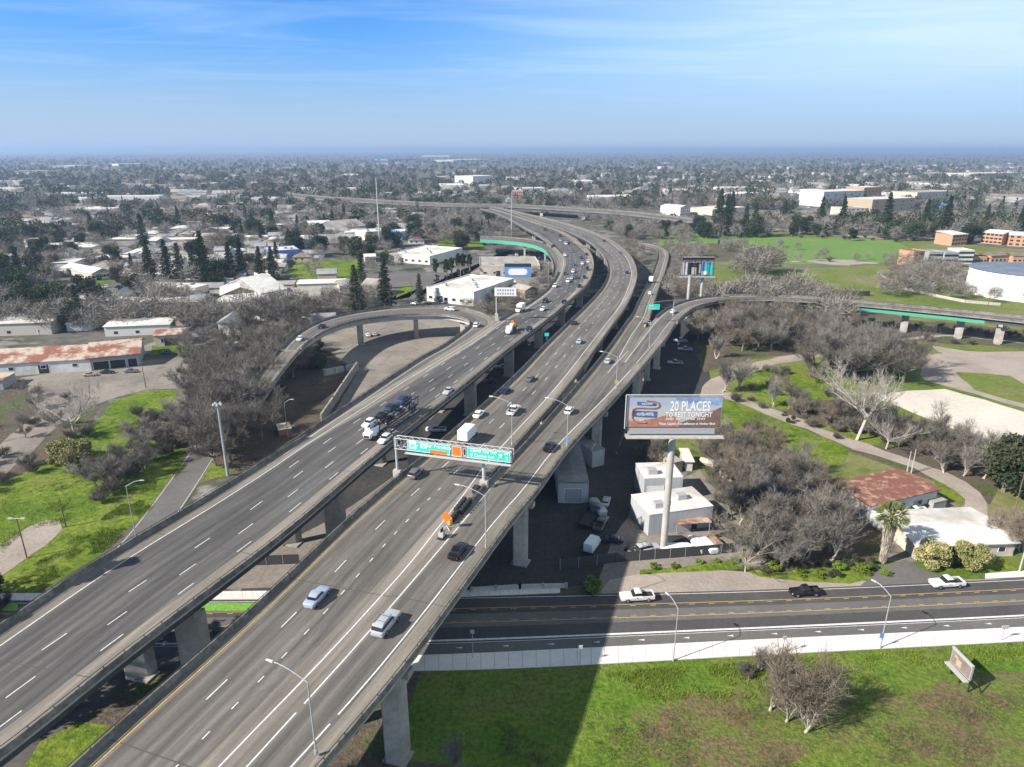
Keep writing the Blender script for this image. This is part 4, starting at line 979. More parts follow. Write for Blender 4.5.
# fallen stone arch ruin and white screen behind the billboard
p = P(700,477); t = thing('stone_ruin', 'curved pale stone ruin arch behind the billboard', 'ruin', (p.x, p.y, 0))
mb = MB()
pts = [P(700,463), P(712,466), P(722,474), P(730,487)]
for a, b in zip(pts, pts[1:]):
    mb.tube((a.x,a.y,.8),(b.x,b.y,.8),.9,.9,7)
mb.build('rubble', M['cream_wall'], t)
B('screen', 'narrow white canopy panel by the stone ruin', 'canopy', ((685,471),(692,471)), 6, 2.6, 'shed', 'white_wall', 'white_roof', pitch=.1)
B('shack', 'tan hut half hidden behind the billboard pole', 'hut', ((673,474),(682,472)), 6, 3.0, 'flat', 'tan_wall', 'tan_roof', parapet=False)
# ------------------------------------------------------------ vehicles
def sect(x, hw, z0, z1, r=.18, n=3):
    """rounded section across the car at station x"""
    pts = []
    r = min(r, hw*.6, (z1-z0)*.45)
    for cx_, cz_, a0 in ((hw-r, z0+r*.4, -90), (hw-r, z1-r, 0), (-hw+r, z1-r, 90), (-hw+r, z0+r*.4, 180)):
        rr = (r*.4 if a0 in (-90, 180) else r)
        for k in range(n+1):
            a = R(a0+90*k/n); pts.append((x, cx_+(rr if a0 in (-90,180) else r)*math.cos(a)*(1), cz_+rr*math.sin(a)))
    return pts
PROTO = {}
def wheels(t, xs, hw, r=.34, w=.22):
    for x in xs:
        for s_ in (-1, 1):
            mb = MB(); mb.tube((x, s_*(hw-w), r), (x, s_*hw, r), r, r, 14); wo = mb.build('wheel', M['tyre'], t, world=False)
            m2 = MB(); m2.tube((x, s_*(hw-.02), r), (x, s_*(hw+.015), r), r*.6, r*.55, 10); m2.build('rim', M['rim'], wo, world=False)
def lights(t, xf, xr, hw, z):
    for s_ in (-1, 1):
        mb = MB(); mb.box((xf-.06, s_*(hw-.22), z), (.12, .36, .16)); mb.build('headlight', M['headlight'], t, world=False)
        mb = MB(); mb.box((xr+.05, s_*(hw-.16), z+.08), (.1, .22, .2)); mb.build('taillight', M['taillight'], t, world=False)
def car_proto(kind, L_, W_, Hh, hood, prof, body, roofr, wb, rw=.34, extra=None):
    t = thing(kind, 'x', 'car'); hw = W_/2; f = L_/2
    mb = MB(); mb.loft([sect(x*f, hw*wf, z0, z1, .2) for x, wf, z0, z1 in body], 0); b_ = mb.build('body', M['paint'], t, world=False, smooth=True)
    # cabin glass and roof: list of x, base z, top z, width factor
    g = MB(); g.loft([sect(x*f, hw*wf, zb, zt, .12) for x, wf, zb, zt in prof], 0); g.build('windows', M['car_glass'], t, world=False, smooth=True)
    r = MB()
    r.loft([sect(x*f, hw*wf, zb, zt, .08) for x, wf, zb, zt in roofr], 0); rf = r.build('roof', M['paint'], t, world=False, smooth=True)
    wheels(t, (wb/2, -wb/2), hw, rw); lights(t, f, -f, hw, body[0][3]-.22)
    p = MB()
    for s_ in (-1, 1): p.box((prof[1][0]*f*.9, s_*(hw+.06), hood+.02), (.16, .16, .12))
    p.build('mirrors', M['paint'], t, world=False)
    if extra: extra(t, f, hw)
    PROTO[kind] = t
car_proto('sedan', 4.7, 1.84, 1.45, .92,
  prof=[(.36,.80,.80,.84),(.12,.80,.80,1.34),(-.35,.80,.80,1.36),(-.66,.78,.80,.98)],
  body=[(1,.78,.28,.66),(.93,.92,.22,.78),(.6,1,.2,.88),(.35,1,.2,.95),(-.3,1,.2,.98),(-.72,1,.2,1.0),(-.93,.94,.24,.95),(-1,.84,.32,.82)],
  roofr=[(.13,.70,1.30,1.37),(-.1,.74,1.33,1.45),(-.36,.72,1.3,1.42),(-.5,.66,1.2,1.28)], wb=2.75)
def railsx(t, f, hw):
    m_ = MB()
    for s_ in (-1, 1): m_.tube((.18*f, s_*hw*.68, 1.86), (-.72*f, s_*hw*.68, 1.86), .03, n=5)
    for x in (-.05, -.5): m_.tube((x*f, -hw*.68, 1.86), (x*f, hw*.68, 1.86), .03, n=5)
    m_.build('roof_rack', M['rail'], t, world=False)
car_proto('suv', 5.0, 1.98, 1.8, 1.05,
  prof=[(.36,.84,.95,1.02),(.14,.84,.95,1.66),(-.84,.84,.95,1.68),(-.95,.82,.95,1.1)],
  body=[(1,.82,.35,.9),(.95,.95,.28,1.02),(.6,1,.26,1.08),(.35,1,.26,1.12),(-.9,1,.26,1.14),(-.98,.96,.3,1.1),(-1,.9,.36,1.02)],
  roofr=[(.15,.76,1.62,1.7),(-.05,.79,1.66,1.82),(-.8,.79,1.66,1.8),(-.88,.76,1.6,1.68)], wb=2.95, rw=.39, extra=railsx)
car_proto('hatchback', 4.3, 1.8, 1.55, .95,
  prof=[(.40,.82,.85,.9),(.14,.82,.85,1.42),(-.7,.82,.85,1.44),(-.93,.8,.85,1.0)],
  body=[(1,.78,.3,.72),(.93,.93,.24,.84),(.6,1,.22,.92),(.4,1,.22,.98),(-.8,1,.22,1.0),(-.96,.94,.28,.96),(-1,.86,.34,.86)],
  roofr=[(.15,.74,1.38,1.45),(-.1,.77,1.42,1.55),(-.65,.76,1.4,1.52),(-.76,.72,1.32,1.4)], wb=2.6)
def bed(t, f, hw):
    m_ = MB()
    x0, x1 = -.28*f, -.97*f
    for s_ in (-1, 1): m_.box(((x0+x1)/2, s_*(hw*.93), .82), (abs(x1-x0), .12, .36))
    m_.box((x1, 0, .82), (.1, hw*1.9, .34)); m_.build('bed_side', M['paint'], t, world=False)
    m2 = MB(); m2.box(((x0+x1)/2, 0, .80), (abs(x1-x0)-.1, hw*1.7, .05)); m2.build('bed', M['dark'], t, world=False)
car_proto('pickup', 5.8, 2.0, 1.9, 1.1,
  prof=[(.36,.84,1.0,1.06),(.17,.84,1.0,1.72),(-.20,.84,1.0,1.74),(-.27,.84,1.0,1.1)],
  body=[(1,.84,.42,1.0),(.95,.96,.36,1.1),(.6,1,.34,1.14),(.34,1,.34,1.16),(-.26,1,.34,1.16),(-.28,1,.34,.84),(-.97,1,.36,.84),(-1,.94,.42,.82)],
  roofr=[(.18,.78,1.68,1.76),(.0,.8,1.72,1.88),(-.16,.8,1.72,1.87),(-.22,.78,1.66,1.76)], wb=3.6, rw=.4, extra=bed)
# box truck
t = thing('box_truck', 'x', 'truck')
mb = MB(); mb.box((-.55, 0, 1.0), (4.7, 2.35, 2.3)); cb = mb.build('cargo_box', M['box_white'], t, world=False)
mb = MB(); mb.box((-2.93, 0, 1.1), (.06, 2.1, 2.1)); mb.build('roller_door', M['white'], t, world=False)
mb = MB(); mb.loft([sect(3.75,.95,.5,1.5,.2),sect(3.5,1.02,.45,1.65,.2),(sect(2.6,1.05,.45,2.3,.25)),sect(1.95,1.05,.45,2.45,.25)], 0); mb.build('cab', M['paint'], t, world=False, smooth=True)
mb = MB(); mb.loft([sect(3.42,.9,1.55,1.72,.1),sect(2.72,.96,1.55,2.26,.1)], 0); mb.build('windscreen', M['car_glass'], t, world=False)
mb = MB(); mb.box((.3, 0, .6), (6.4, .9, .35)); mb.box((-3.0, 0, .45), (.15, 2.2, .2)); mb.build('chassis', M['dark'], t, world=False)
wheels(t, (2.9, -1.9), 1.1, .44, .28); lights(t, 3.78, -3.0, 1.05, .85); PROTO['box_truck'] = t
# flatbed truck with a short hood
t = thing('flatbed_truck', 'x', 'truck')
mb = MB(); mb.loft([sect(4.6,.8,.6,1.55,.25),sect(4.3,.95,.5,1.75,.25),sect(3.2,1.1,.5,1.85,.25),sect(3.0,1.15,.5,2.75,.25),sect(1.5,1.15,.5,2.85,.25)], 0); mb.build('cab', M['paint'], t, world=False, smooth=True)
mb = MB(); mb.loft([sect(3.16,1.0,1.85,1.95,.1),sect(2.9,1.05,1.85,2.66,.1)], 0); mb.build('windscreen', M['car_glass'], t, world=False)
mb = MB(); mb.box((-1.6, 0, 1.05), (6.0, 2.4, .2)); mb.box((0, 0, .65), (8.6, .9, .35)); mb.build('flatbed', M['dark'], t, world=False)
wheels(t, (3.4, -2.0, -3.3), 1.15, .5, .3); lights(t, 4.62, -4.6, 1.0, 1.05); PROTO['flatbed_truck'] = t
for k, v in PROTO.items(): v.name = {'sedan': 'sedan', 'suv': 'suv', 'hatchback': 'hatchback', 'pickup': 'pickup_truck', 'box_truck': 'box_truck', 'flatbed_truck': 'flatbed_truck'}[k]
PK = {k: kids_of(v) for k, v in PROTO.items()}
USED = set()
CC = {'white': (.75,.75,.74,1), 'silver': (.42,.44,.47,1), 'black': (.012,.012,.014,1), 'dark': (.03,.033,.038,1), 'blue': (.03,.06,.15,1), 'gray': (.14,.15,.16,1), 'red': (.35,.03,.02,1), 'tan': (.36,.31,.24,1), 'darkblue': (.02,.03,.07,1), 'lightblue': (.35,.42,.52,1)}
CATS = {'sedan': 'car', 'suv': 'car', 'hatchback': 'car', 'pickup': 'pickup', 'box_truck': 'truck', 'flatbed_truck': 'truck'}
def put(kind, color, loc, rot, label, group=None, scale=1.0):
    col = CC[color]; src = PROTO[kind]
    if kind not in USED:
        USED.add(kind); r = src; r.location = loc; r.rotation_euler = (0, 0, rot); r.scale = (scale,)*3; r['label'] = label
        if group: r['group'] = group
        r.color = col
        for c_, subs in PK[kind]: c_.color = col
    else:
        r = copy_thing(src, PK[kind], loc, rot, label, group, scale, col)
        if not group and 'group' in r: del r['group']
    r['category'] = CATS[kind]; return r
def on(rb, px, py, hz=.8):
    z = None; p = Pd(px, py, hz, rb.zf); p.z += .035; return p, rb.tangent(p)
def drive(rb, px, py, kind, color, label, toward=False, group=None):
    p, a = on(rb, px, py); return put(kind, color, p, a+(math.pi if toward else 0), label, group)
GA = 'cars on the left viaduct'; GB = 'cars on the middle viaduct'; GC = 'cars on the right-hand viaduct'
# near ones, left viaduct (towards the viewer)
drive(rA, 385, 438, 'hatchback', 'white', 'white hatchback beside the cab of the car transporter', True, GA)
drive(rA, 448.5, 390, 'sedan', 'silver', 'silver sedan alone by the yellow line of the left viaduct', True, GA)
drive(rA, 543, 308.5, 'hatchback', 'white', 'small white car just ahead of the tow truck bed, beside the dark truck shadow', True, GA)
drive(rA, 545, 300.5, 'suv', 'dark', 'dark grey SUV behind the white flatbed-shadow car on the left viaduct', True, GA)
drive(rA, 564, 301, 'sedan', 'black', 'black sedan hugging the yellow line before the curve', True, GA)
drive(rA, 555, 285.5, 'suv', 'white', 'white SUV in the outer lane at the start of the curve', True, GA)
qs = [(579.5,285.5,'sedan','black'),(568,280.5,'suv','white'),(571.5,277.5,'sedan','silver'),(576.5,277,'sedan','blue'),(584.5,276.6,'sedan','black'),(565.2,273,'sedan','darkblue'),
 (573,271,'suv','white'),(587.5,268.6,'suv','black'),(575,264.5,'sedan','blue'),(582.3,263,'sedan','white'),(588,261.2,'hatchback','white'),(581.6,257.3,'sedan','darkblue'),(586.4,253.8,'sedan','black'),
 (564.8,254.8,'suv','white'),(571.7,251,'sedan','gray'),(565.8,243.4,'suv','white'),(569,242.6,'sedan','darkblue'),(560.3,240,'sedan','silver'),(560.5,235.4,'suv','dark'),(545,229.5,'suv','dark'),(551,231,'sedan','gray')]
names = ['black sedan, lowest of the queue next to the yellow line','white van-like SUV low in the queue, second lane','silver sedan tucked behind the low white SUV in the queue','blue sedan left of a black one low in the queue','black sedan by the yellow line above the lowest black sedan','dark blue sedan in the left lane of the queue','bright white SUV in the middle of the queue','black SUV by the yellow line at the bulge of the curve','medium blue sedan above the bright white SUV','white sedan left of a white hatchback in the queue','white hatchback close to the right parapet in the curve','dark blue sedan above the white sedan in the curve','black sedan touching the right shoulder at the top of the curve','white SUV alone in the left lane of the curve','grey sedan in the upper middle of the queue','largest white SUV at the far end of the queue','dark blue sedan beside the far white SUV','small silver sedan in the far part of the queue','dark SUV at the far top of the queue','dark SUV half hidden by trees where the viaduct vanishes','grey sedan farthest away in the queue']
for (x, y, k, c_), lab in zip(qs, names): drive(rA, x, y, k, c_, lab, True, GA)
drive(rG, 553.5, 245.5, 'sedan', 'black', 'black car on the short off ramp with the green rail')
drive(rG, 544.5, 243, 'sedan', 'blue', 'blue car farther along the short off ramp with the green rail')
# middle viaduct (away)
drive(rB, 317, 595, 'sedan', 'lightblue', 'pale blue-silver sedan nearest the viewer on the middle viaduct', group=GB)
drive(rB, 416, 472, 'hatchback', 'gray', 'dark grey hatchback in the left lane just before the sign gantry', group=GB)
drive(rB, 479, 413, 'sedan', 'white', 'white sedan in the left lane beyond the sign gantry', group=GB)
drive(rB, 513.5, 409.5, 'pickup', 'white', 'white pickup in the right lane beyond the box truck', group=GB)
drive(rB, 505, 389.5, 'sedan', 'darkblue', 'dark blue sedan near the left parapet under the first lamp', group=GB)
drive(rB, 530, 377.5, 'sedan', 'gray', 'grey sedan in the middle lane with a dark roof', group=GB)
drive(rB, 579.5, 340.5, 'sedan', 'lightblue', 'pale grey-blue sedan in the centre of the middle viaduct', group=GB)
drive(rB, 574, 322, 'sedan', 'dark', 'dark sedan by the left yellow line of the middle viaduct', group=GB)
drive(rB, 627, 271.8, 'sedan', 'darkblue', 'dark blue sedan at the outside of the middle viaduct curve', group=GB)
drive(rB, 620, 252, 'sedan', 'gray', 'grey sedan high on the middle viaduct curve', group=GB)
drive(rB, 604, 240.3, 'sedan', 'dark', 'dark sedan farthest up the middle viaduct', group=GB)
bt_ = drive(rB, 467.5, 437, 'box_truck', 'white', 'white box truck seen from behind beyond the sign gantry')
# right-hand viaduct
drive(rC, 386, 622, 'suv', 'silver', 'silver SUV with roof rack nearest the viewer on the right-hand lane', group=GC)
drive(rC, 458, 549.5, 'sedan', 'black', 'black sedan beside the barrels of the crash cushion', group=GC)
drive(rC, 549.5, 445.5, 'sedan', 'black', 'black sedan between the gantry shadow and the billboard', group=GC)
drive(rC, 569.5, 409.5, 'hatchback', 'white', 'white hatchback left of the billboard', group=GC)
drive(rC, 608, 360, 'sedan', 'silver', 'silver sedan at the point where the white lines split', group=GC)
drive(rC1, 651, 281, 'box_truck', 'white', 'small white box truck going down the straight ramp')
drive(rC1, 649.8, 292.5, 'sedan', 'white', 'white sedan behind the small box truck on the straight ramp')
drive(rC2, 673.5, 311, 'sedan', 'white', 'white sedan on the ramp bending right past the green exit sign', toward=False)
# loop ramp
drive(rD, 450, 308.7, 'suv', 'white', 'white van-like SUV at the top of the loop ramp', True)
drive(rD, 321.5, 325.8, 'sedan', 'darkblue', 'dark blue sedan on the left side of the loop ramp', True)
drive(rD, 300, 337.8, 'sedan', 'white', 'white sedan at the lower left end of the loop ramp', True)
drive(rD, 476.8, 324.5, 'suv', 'white', 'white SUV leaving the loop ramp beside the nose of the left viaduct', True)
# boulevard
def ground_put(px, py, kind, color, a, label, group=None, hz=.8, sc=1.0):
    p = P(px, py, hz); p.z = .09; return put(kind, color, p, a, label, group, sc)
ga = R(184.6)
ground_put(637, 596, 'pickup', 'white', ga, 'white crew pickup with a loaded dark bed entering the viaduct shadow on the boulevard', sc=1.04)
ground_put(805, 591, 'pickup', 'black', ga, 'black pickup on the boulevard left of the palm tree', sc=.95)
ground_put(947, 582.5, 'pickup', 'white', ga, 'white pickup on the boulevard in front of the golden shrubs', sc=1.04)
ground_put(915, 511, 'pickup', 'white', R(188), 'white pickup parked in front of the red-roofed workshop')
ground_put(912, 505, 'flatbed_truck', 'gray', R(185), 'grey utility truck behind the parked white pickup')
GP = 'vehicles parked under the viaducts'
ground_put(436, 429, 'pickup', 'white', R(180), 'white pickup parked on the ground between two viaducts beyond the gantry', GP)
ground_put(503, 367, 'pickup', 'tan', R(180), 'pale pickup on the ground between the viaducts, farther one', GP)
ground_put(490, 381, 'sedan', 'dark', R(170), 'dark car on the ground between the viaducts near a pier', GP)
ground_put(680, 340.5, 'pickup', 'silver', R(175), 'silver pickup in the shade under the right ramp, top of three', GP)
ground_put(685, 349, 'pickup', 'silver', R(175), 'silver pickup in the shade under the right ramp, middle of three', GP)
ground_put(675, 362.5, 'pickup', 'silver', R(175), 'silver pickup in the shade under the right ramp, lowest of three', GP)
ground_put(592, 517, 'flatbed_truck', 'gray', R(60), 'grey pipe-rack truck in the shade beside the yard', GP)
ground_put(592, 547, 'box_truck', 'white', R(62), 'white van parked in the shade by the boulevard fence', GP, sc=.8)
ground_put(612, 538.5, 'sedan', 'darkblue', R(170), 'dark blue car in the shaded yard', GP)
ground_put(606, 501, 'sedan', 'silver', R(75), 'pale car at the shadow edge behind the yard', GP)
ground_put(636, 551, 'sedan', 'dark', R(150), 'dark car at the yard fence', GP)
ground_put(647.5, 548, 'suv', 'silver', R(20), 'silver car at the foot of the billboard pole', GP)
ground_put(601, 523, 'pickup', 'gray', R(65), 'grey pickup at the shadow edge beside the yard', GP)
ground_put(368, 334.5, 'sedan', 'white', R(110), 'white car parked under the loop ramp, left of two')
ground_put(374.5, 333.5, 'sedan', 'silver', R(110), 'silver car parked under the loop ramp, right of two')
ground_put(90, 374, 'sedan', 'tan', R(10), 'tan car at the left end of the open shed bay')
ground_put(107, 371.5, 'sedan', 'dark', R(5), 'dark car in front of the open shed bay, left of two')
ground_put(131, 370.5, 'sedan', 'gray', R(5), 'grey car in front of the open shed bay, right of two')
ground_put(168, 352, 'sedan', 'gray', R(4), 'grey car parked in front of the small garage')
ground_put(415, 303, 'sedan', 'white', R(160), 'white car on the street below the tall fir')
ground_put(793, 520, 'hatchback', 'dark', R(175), 'dark car hidden in the thicket left of the red-roofed workshop')
# parked cars in the town lots
rp = random.Random(3); cols = ['white','white','silver','gray','dark','blue','red','tan','white','darkblue']
lots = [([(60,300),(130,302),(135,285),(70,288)],22,'cars parked in the lot left of the conical trees','car in the lot left of the conical trees'),
        ([(110,325),(250,322),(240,310),(120,312)],26,'cars parked on the yard below the conical trees','car parked on the yard below the conical trees'),
        ([(300,246),(360,246),(362,240),(310,240)],10,'cars parked by the long grey hall','car parked by the long grey hall'),
        ([(385,258),(440,250),(470,246),(400,246)],12,'cars parked by the white plant','car parked by the white plant'),
        ([(520,262),(548,262),(545,250),(515,256)],16,'trucks and cars in the yard inside the off ramp','vehicle in the yard inside the off ramp'),
        ([(780,190),(830,200),(820,214),(770,205)],30,'cars parked by the shopping hall','car parked by the shopping hall'),
        ([(180,160),(260,160),(260,170),(150,170)],10,'far parked trucks','vehicle in the distant left lot')]
for poly, n_, grp, lab in lots:
    xs = [p[0] for p in poly]; ys = [p[1] for p in poly]; k = 0; tries = 0; got = []
    while k < n_ and tries < 900:
        tries += 1; x, y = rp.uniform(min(xs), max(xs)), rp.uniform(min(ys), max(ys))
        if not inpoly(x, y, poly): continue
        p = P(x, y)
        if any((p-q).length < 5.5 for q in got): continue
        got.append(p); c_ = rp.choice(cols); kd = rp.choice(['sedan','suv','hatchback','pickup'])
        p.z = .1; put(kd, c_, p, R(rp.choice([8, 98, 188, 98])+rp.uniform(-4, 4)), f'{ {"darkblue":"dark blue","dark":"dark grey","gray":"grey"}.get(c_, c_)} {lab}', grp); k += 1
# car transporter
p, a = on(rA, 372, 434); a += math.pi
t = thing('car_transporter', 'long car transporter with a white cab carrying cars on two decks', 'truck', p, a)
mb = MB(); mb.loft([sect(2.4,.85,.6,1.5,.25),sect(2.1,1.05,.5,1.75,.25),sect(1.0,1.15,.5,1.9,.25),sect(.8,1.2,.5,2.8,.25),sect(-1.1,1.2,.5,2.9,.25)], 0); mb.build('cab', M['box_white'], t, world=False, smooth=True)
mb = MB(); mb.loft([sect(.98,1.05,1.9,2.0,.1),sect(.72,1.1,1.9,2.7,.1)], 0); mb.build('windscreen', M['car_glass'], t, world=False)
mb = MB(); mb.box((2.42, 0, .7), (.06, 1.3, .6)); mb.build('grille', M['dark'], t, world=False)
wheels(t, (1.3, -3.2, -4.5, -17.5, -18.8), 1.2, .5, .3)
fr = MB()
for s_ in (-1, 1):
    fr.box((-10.4, s_*1.1, .75), (20, .16, .3)); fr.box((-10.2, s_*1.1, 2.75), (21.5, .14, .18))
    for x in (-1.4, -5.2, -6.8, -11.5, -16, -20.4): fr.box((x, s_*1.1, 1.0), (.16, .14, 1.9))
    for x in (-5.2, -11.5, -16): fr.tube((x, s_*1.1, 1.05), (x-3.6, s_*1.1, 2.7), .08, n=5)
    fr.box((.7, s_*1.1, 3.05), (3.8, .14, .14))
for x in (-2, -6, -10, -14, -18, -20): fr.box((x, 0, .8), (.2, 2.1, .12)); fr.box((x, 0, 2.8), (.2, 2.1, .1))
fr.build('carrier_frame', M['dark'], t, world=False)
ca, sa = math.cos(a), math.sin(a)
carried = [('hatchback','white',.9,3.2,'white hatchback on the upper deck above the transporter cab'),('sedan','black',-4.3,2.95,'black sedan second on the upper deck of the transporter'),('suv','darkblue',-9.6,2.95,'dark blue SUV third on the upper deck of the transporter'),('suv','blue',-15.6,2.95,'blue SUV rearmost on the upper deck of the transporter'),
           ('sedan','dark',-7.2,1.0,'dark sedan first on the lower deck of the transporter'),('sedan','gray',-12.2,1.0,'grey sedan in the middle of the lower deck of the transporter'),('suv','silver',-17.2,1.0,'silver SUV at the back of the lower deck of the transporter')]
for k, c_, x, z, lab in carried: put(k, c_, (p.x+ca*x, p.y+sa*x, p.z+z), a+(math.pi if k == 'suv' else 0), lab, 'cars carried by the transporter', .95)
# truck with orange equipment, its follower and the truck behind
p, a = on(rA, 511, 330); a += math.pi
put('flatbed_truck', 'white', p, a, 'white flatbed truck carrying orange aerial equipment')
ca, sa = math.cos(a), math.sin(a); q = (p.x-ca*2.2, p.y-sa*2.2, p.z+1.26)
t = thing('lift_equipment', 'orange folded lift machine with a cream drum on the flatbed truck', 'machine', q, a)
mb = MB(); mb.loft([sect(1.7,.6,.2,1.3,.3),sect(1.2,.85,.1,1.7,.4),sect(.3,.85,.1,1.7,.4),sect(-.1,.6,.2,1.3,.3)], 0); mb.build('drum', M['cream_wall'], t, world=False)
mb = MB(); mb.box((-1.6, 0, 0.02), (2.8, 1.9, .9)); mb.tube((-.6, .3, .9), (-2.6, .2, 2.0), .25); mb.tube((-2.6, .2, 2.0), (-1.0, -.4, 2.3), .2); mb.box((-2.4, -.5, .95), (1.0, .9, 1.1)); mb.build('boom', M['sign_orange'], t, world=False)
drive(rA, 529, 328, 'sedan', 'darkblue', 'dark blue sedan on the shoulder side of the orange-laden truck', True)
p, a = on(rA, 520.5, 309.5); put('box_truck', 'white', p, a+math.pi, 'white truck with a dark box at the left parapet before the curve')
# trailers and bags in the yard
for i, (x, y, w_, l_, h_, m_, lab) in enumerate([(677,551.5,6.5,2.2,1.6,'white','long white flat box lying by the yard fence'),(697,548,2.2,5.6,1.7,'white','left one of two white boats under tarps by the yard fence'),(707,548.5,2.2,5.4,1.6,'white','right one of two white boats under tarps by the yard fence'),
        (716,546.5,1.6,5.0,1.6,'rust_roof','rusty trailer at the right end of the fence row'),(712.5,548,1.4,4.6,1.4,'grey_wall','grey narrow trailer next to the rusty one'),(675,544,5.0,2.4,1.5,'dark','black covered boat with green stripe by the pole'),(597,512,2.2,7,2.2,'steel','pale pipe trailer in the shade')]):
    pp = P(x, y); t = thing('covered_trailer', lab, 'trailer', pp, R(105) if l_ > w_ else R(2))
    L2 = max(l_, w_); W2 = min(l_, w_); mb = MB(); mb.loft([sect(-L2/2, W2*.42, .5, h_*.85, .3), sect(-L2/2+.4, W2/2, .45, h_, .45), sect(L2/2-1.0, W2/2, .45, h_, .45), sect(L2/2, W2*.22, .55, h_*.8, .2)], 0); mb.build('cover', M[m_], t, world=False, smooth=True)
    mb = MB(); mb.box((L2/2+.3, 0, .4), (1.2, .12, .1)); mb.build('tow_bar', M['dark'], t, world=False)
    wheels(t, (-.3,), W2/2+.05, .3, .18)
# ------------------------------------------------------------ lamps, signs, poles
def text_mesh(s, size, mat_, parent, origin, ux, uz, name='lettering', align='LEFT', ext=0.01, off=0.06, sx=1.0):
    cu = bpy.data.curves.new(name, 'FONT'); cu.body = s; cu.size = size; cu.extrude = ext; cu.align_x = align; cu.resolution_u = 2; cu.offset = size*.022
    tmp = bpy.data.objects.new('tmp', cu); COL.objects.link(tmp)
    dg = bpy.context.evaluated_depsgraph_get(); me = bpy.data.meshes.new_from_object(tmp.evaluated_get(dg))
    bpy.data.objects.remove(tmp)
    ux = Vector(ux).normalized(); uz = Vector(uz).normalized(); n = ux.cross(uz)
    o0 = Vector(origin) - Vector(parent.location)
    for v in me.vertices:
        c = v.co.copy(); v.co = o0 + ux*(c.x*sx) + uz*c.y + n*(c.z+off)
    me.materials.clear(); me.materials.append(M[mat_]); me.name = name
    o = bpy.data.objects.new(name, me); COL.objects.link(o); o.parent = parent; return o
def lamp(base, tip_dir, h, arm, label, rise=1.2, name='street_lamp', r=.11, mt='steel', group=None, plain=False):
    b = Vector(base); t = thing(name, label, 'street lamp', b, 0, group); d = Vector((math.cos(tip_dir), math.sin(tip_dir), 0))
    mb = MB(); mb.tube(b, b+Vector((0, 0, h)), r, r*.6, 8); mb.tube(b, b+Vector((0, 0, .5)), r*1.8, r*1.6, 8); mb.build('pole', M[mt], t)
    mb = MB(); k = 6; pts = [b+Vector((0, 0, h))+d*(arm*i/k)+Vector((0, 0, rise*math.sin(math.pi/2*i/k))) for i in range(k+1)]
    for p, q in zip(pts, pts[1:]): mb.tube(p, q, r*.5, r*.45, 6)
    mb.build('arm', M[mt], t)
    mb = MB(); e = pts[-1]; q = e+d*.75; mb.tube(e-d*.1, q, .17, .12, 8); mb.build('lamp_head', M['steel_white'], t); return t
def bearing(a, b): return math.atan2(b.y-a.y, b.x-a.x)
def side_dir(rb, p, s): return rb.tangent(p)+s*math.pi/2
p = Pd(316.5, 756); lamp(p+Vector((0,0,.3)), side_dir(rC, p, 1), 9.0, 4.1, 'tall curved-arm lamp nearest the viewer on the right viaduct parapet')
p = Pd(486, 549); lamp(p+Vector((0,0,.3)), side_dir(rC, p, 1), 9.0, 4.3, 'curved-arm lamp on the parapet right of the black barrels')
p = Pd(512, 446); lamp(p+Vector((0,0,.3)), side_dir(rB, p, 1), 9.4, 4.4, 'curved-arm lamp in the gap between the two viaducts beyond the gantry')
p = Pd(567, 448); lamp(p+Vector((0,0,.3)), side_dir(rC, p, 1), 9.4, 4.4, 'parapet lamp with a small blue plate at its foot, left of the billboard')
p = Pd(616, 390); lamp(p+Vector((0,0,.3)), side_dir(rC, p, 1), 9.0, 4.2, 'lamp on the parapet with a tan round marker, above the billboard')
p = Pd(649, 348); lamp(p+Vector((0,0,.3)), side_dir(rC, p, 1), 9.0, 4.2, 'lamp on the parapet beside the ramp split')
p = Pd(554, 290); lamp(P(548, 289), R(250), 16, 2, 'thin lamp post outside the left viaduct curve')
lamp(P(288, 437), R(0), 10.0, 2.0, 'short-arm lamp beside the brick wall remnant')
lamp(P(136, 536), R(5), 11.5, 3.0, 'lamp with two curved heads on the verge of the frontage road')
lamp(P(314, 352), R(180), 13, 2.5, 'lamp in front of the first loop ramp pier')
lamp(P(673.3, 661), R(120), 9.7, 2.2, 'galvanised lamp at the boulevard pavement, nearer the viaduct shadow')
lamp(P(880, 648.5), R(125), 9.9, 2.6, 'galvanised lamp with a blue banner plate at the boulevard pavement, right of the dry bush')
p = P(880, 648.5); t = thing('banner_plate', 'small blue plate on the lamp post right of the dry bush', 'sign', p+Vector((-.25, -.15, 2.2)))
mb = MB(); mb.box((p.x-.25, p.y-.18, 2.2), (.7, .05, .9)); mb.build('plate', M['blue_wall'], t)
# double T lamp and small posts on the lawn
b = P(27, 558); t = thing('twin_lamp', 'dark pole with a twin-headed T lamp at the gravel strip', 'street lamp', b); mb = MB(); mb.tube(b, b+Vector((0,0,8.8)), .13, .09, 8); mb.build('pole', M['wood'], t)
mb = MB(); mb.tube(b+Vector((-1.3,0,8.8)), b+Vector((1.3,0,8.8)), .05, n=5); mb.build('crossbar', M['steel'], t)
for s_ in (-1, 1):
    mb = MB(); mb.box((b.x+s_*1.2, b.y, 8.75), (.9, .4, .16)); mb.build('lamp_head', M['steel_white'], t)
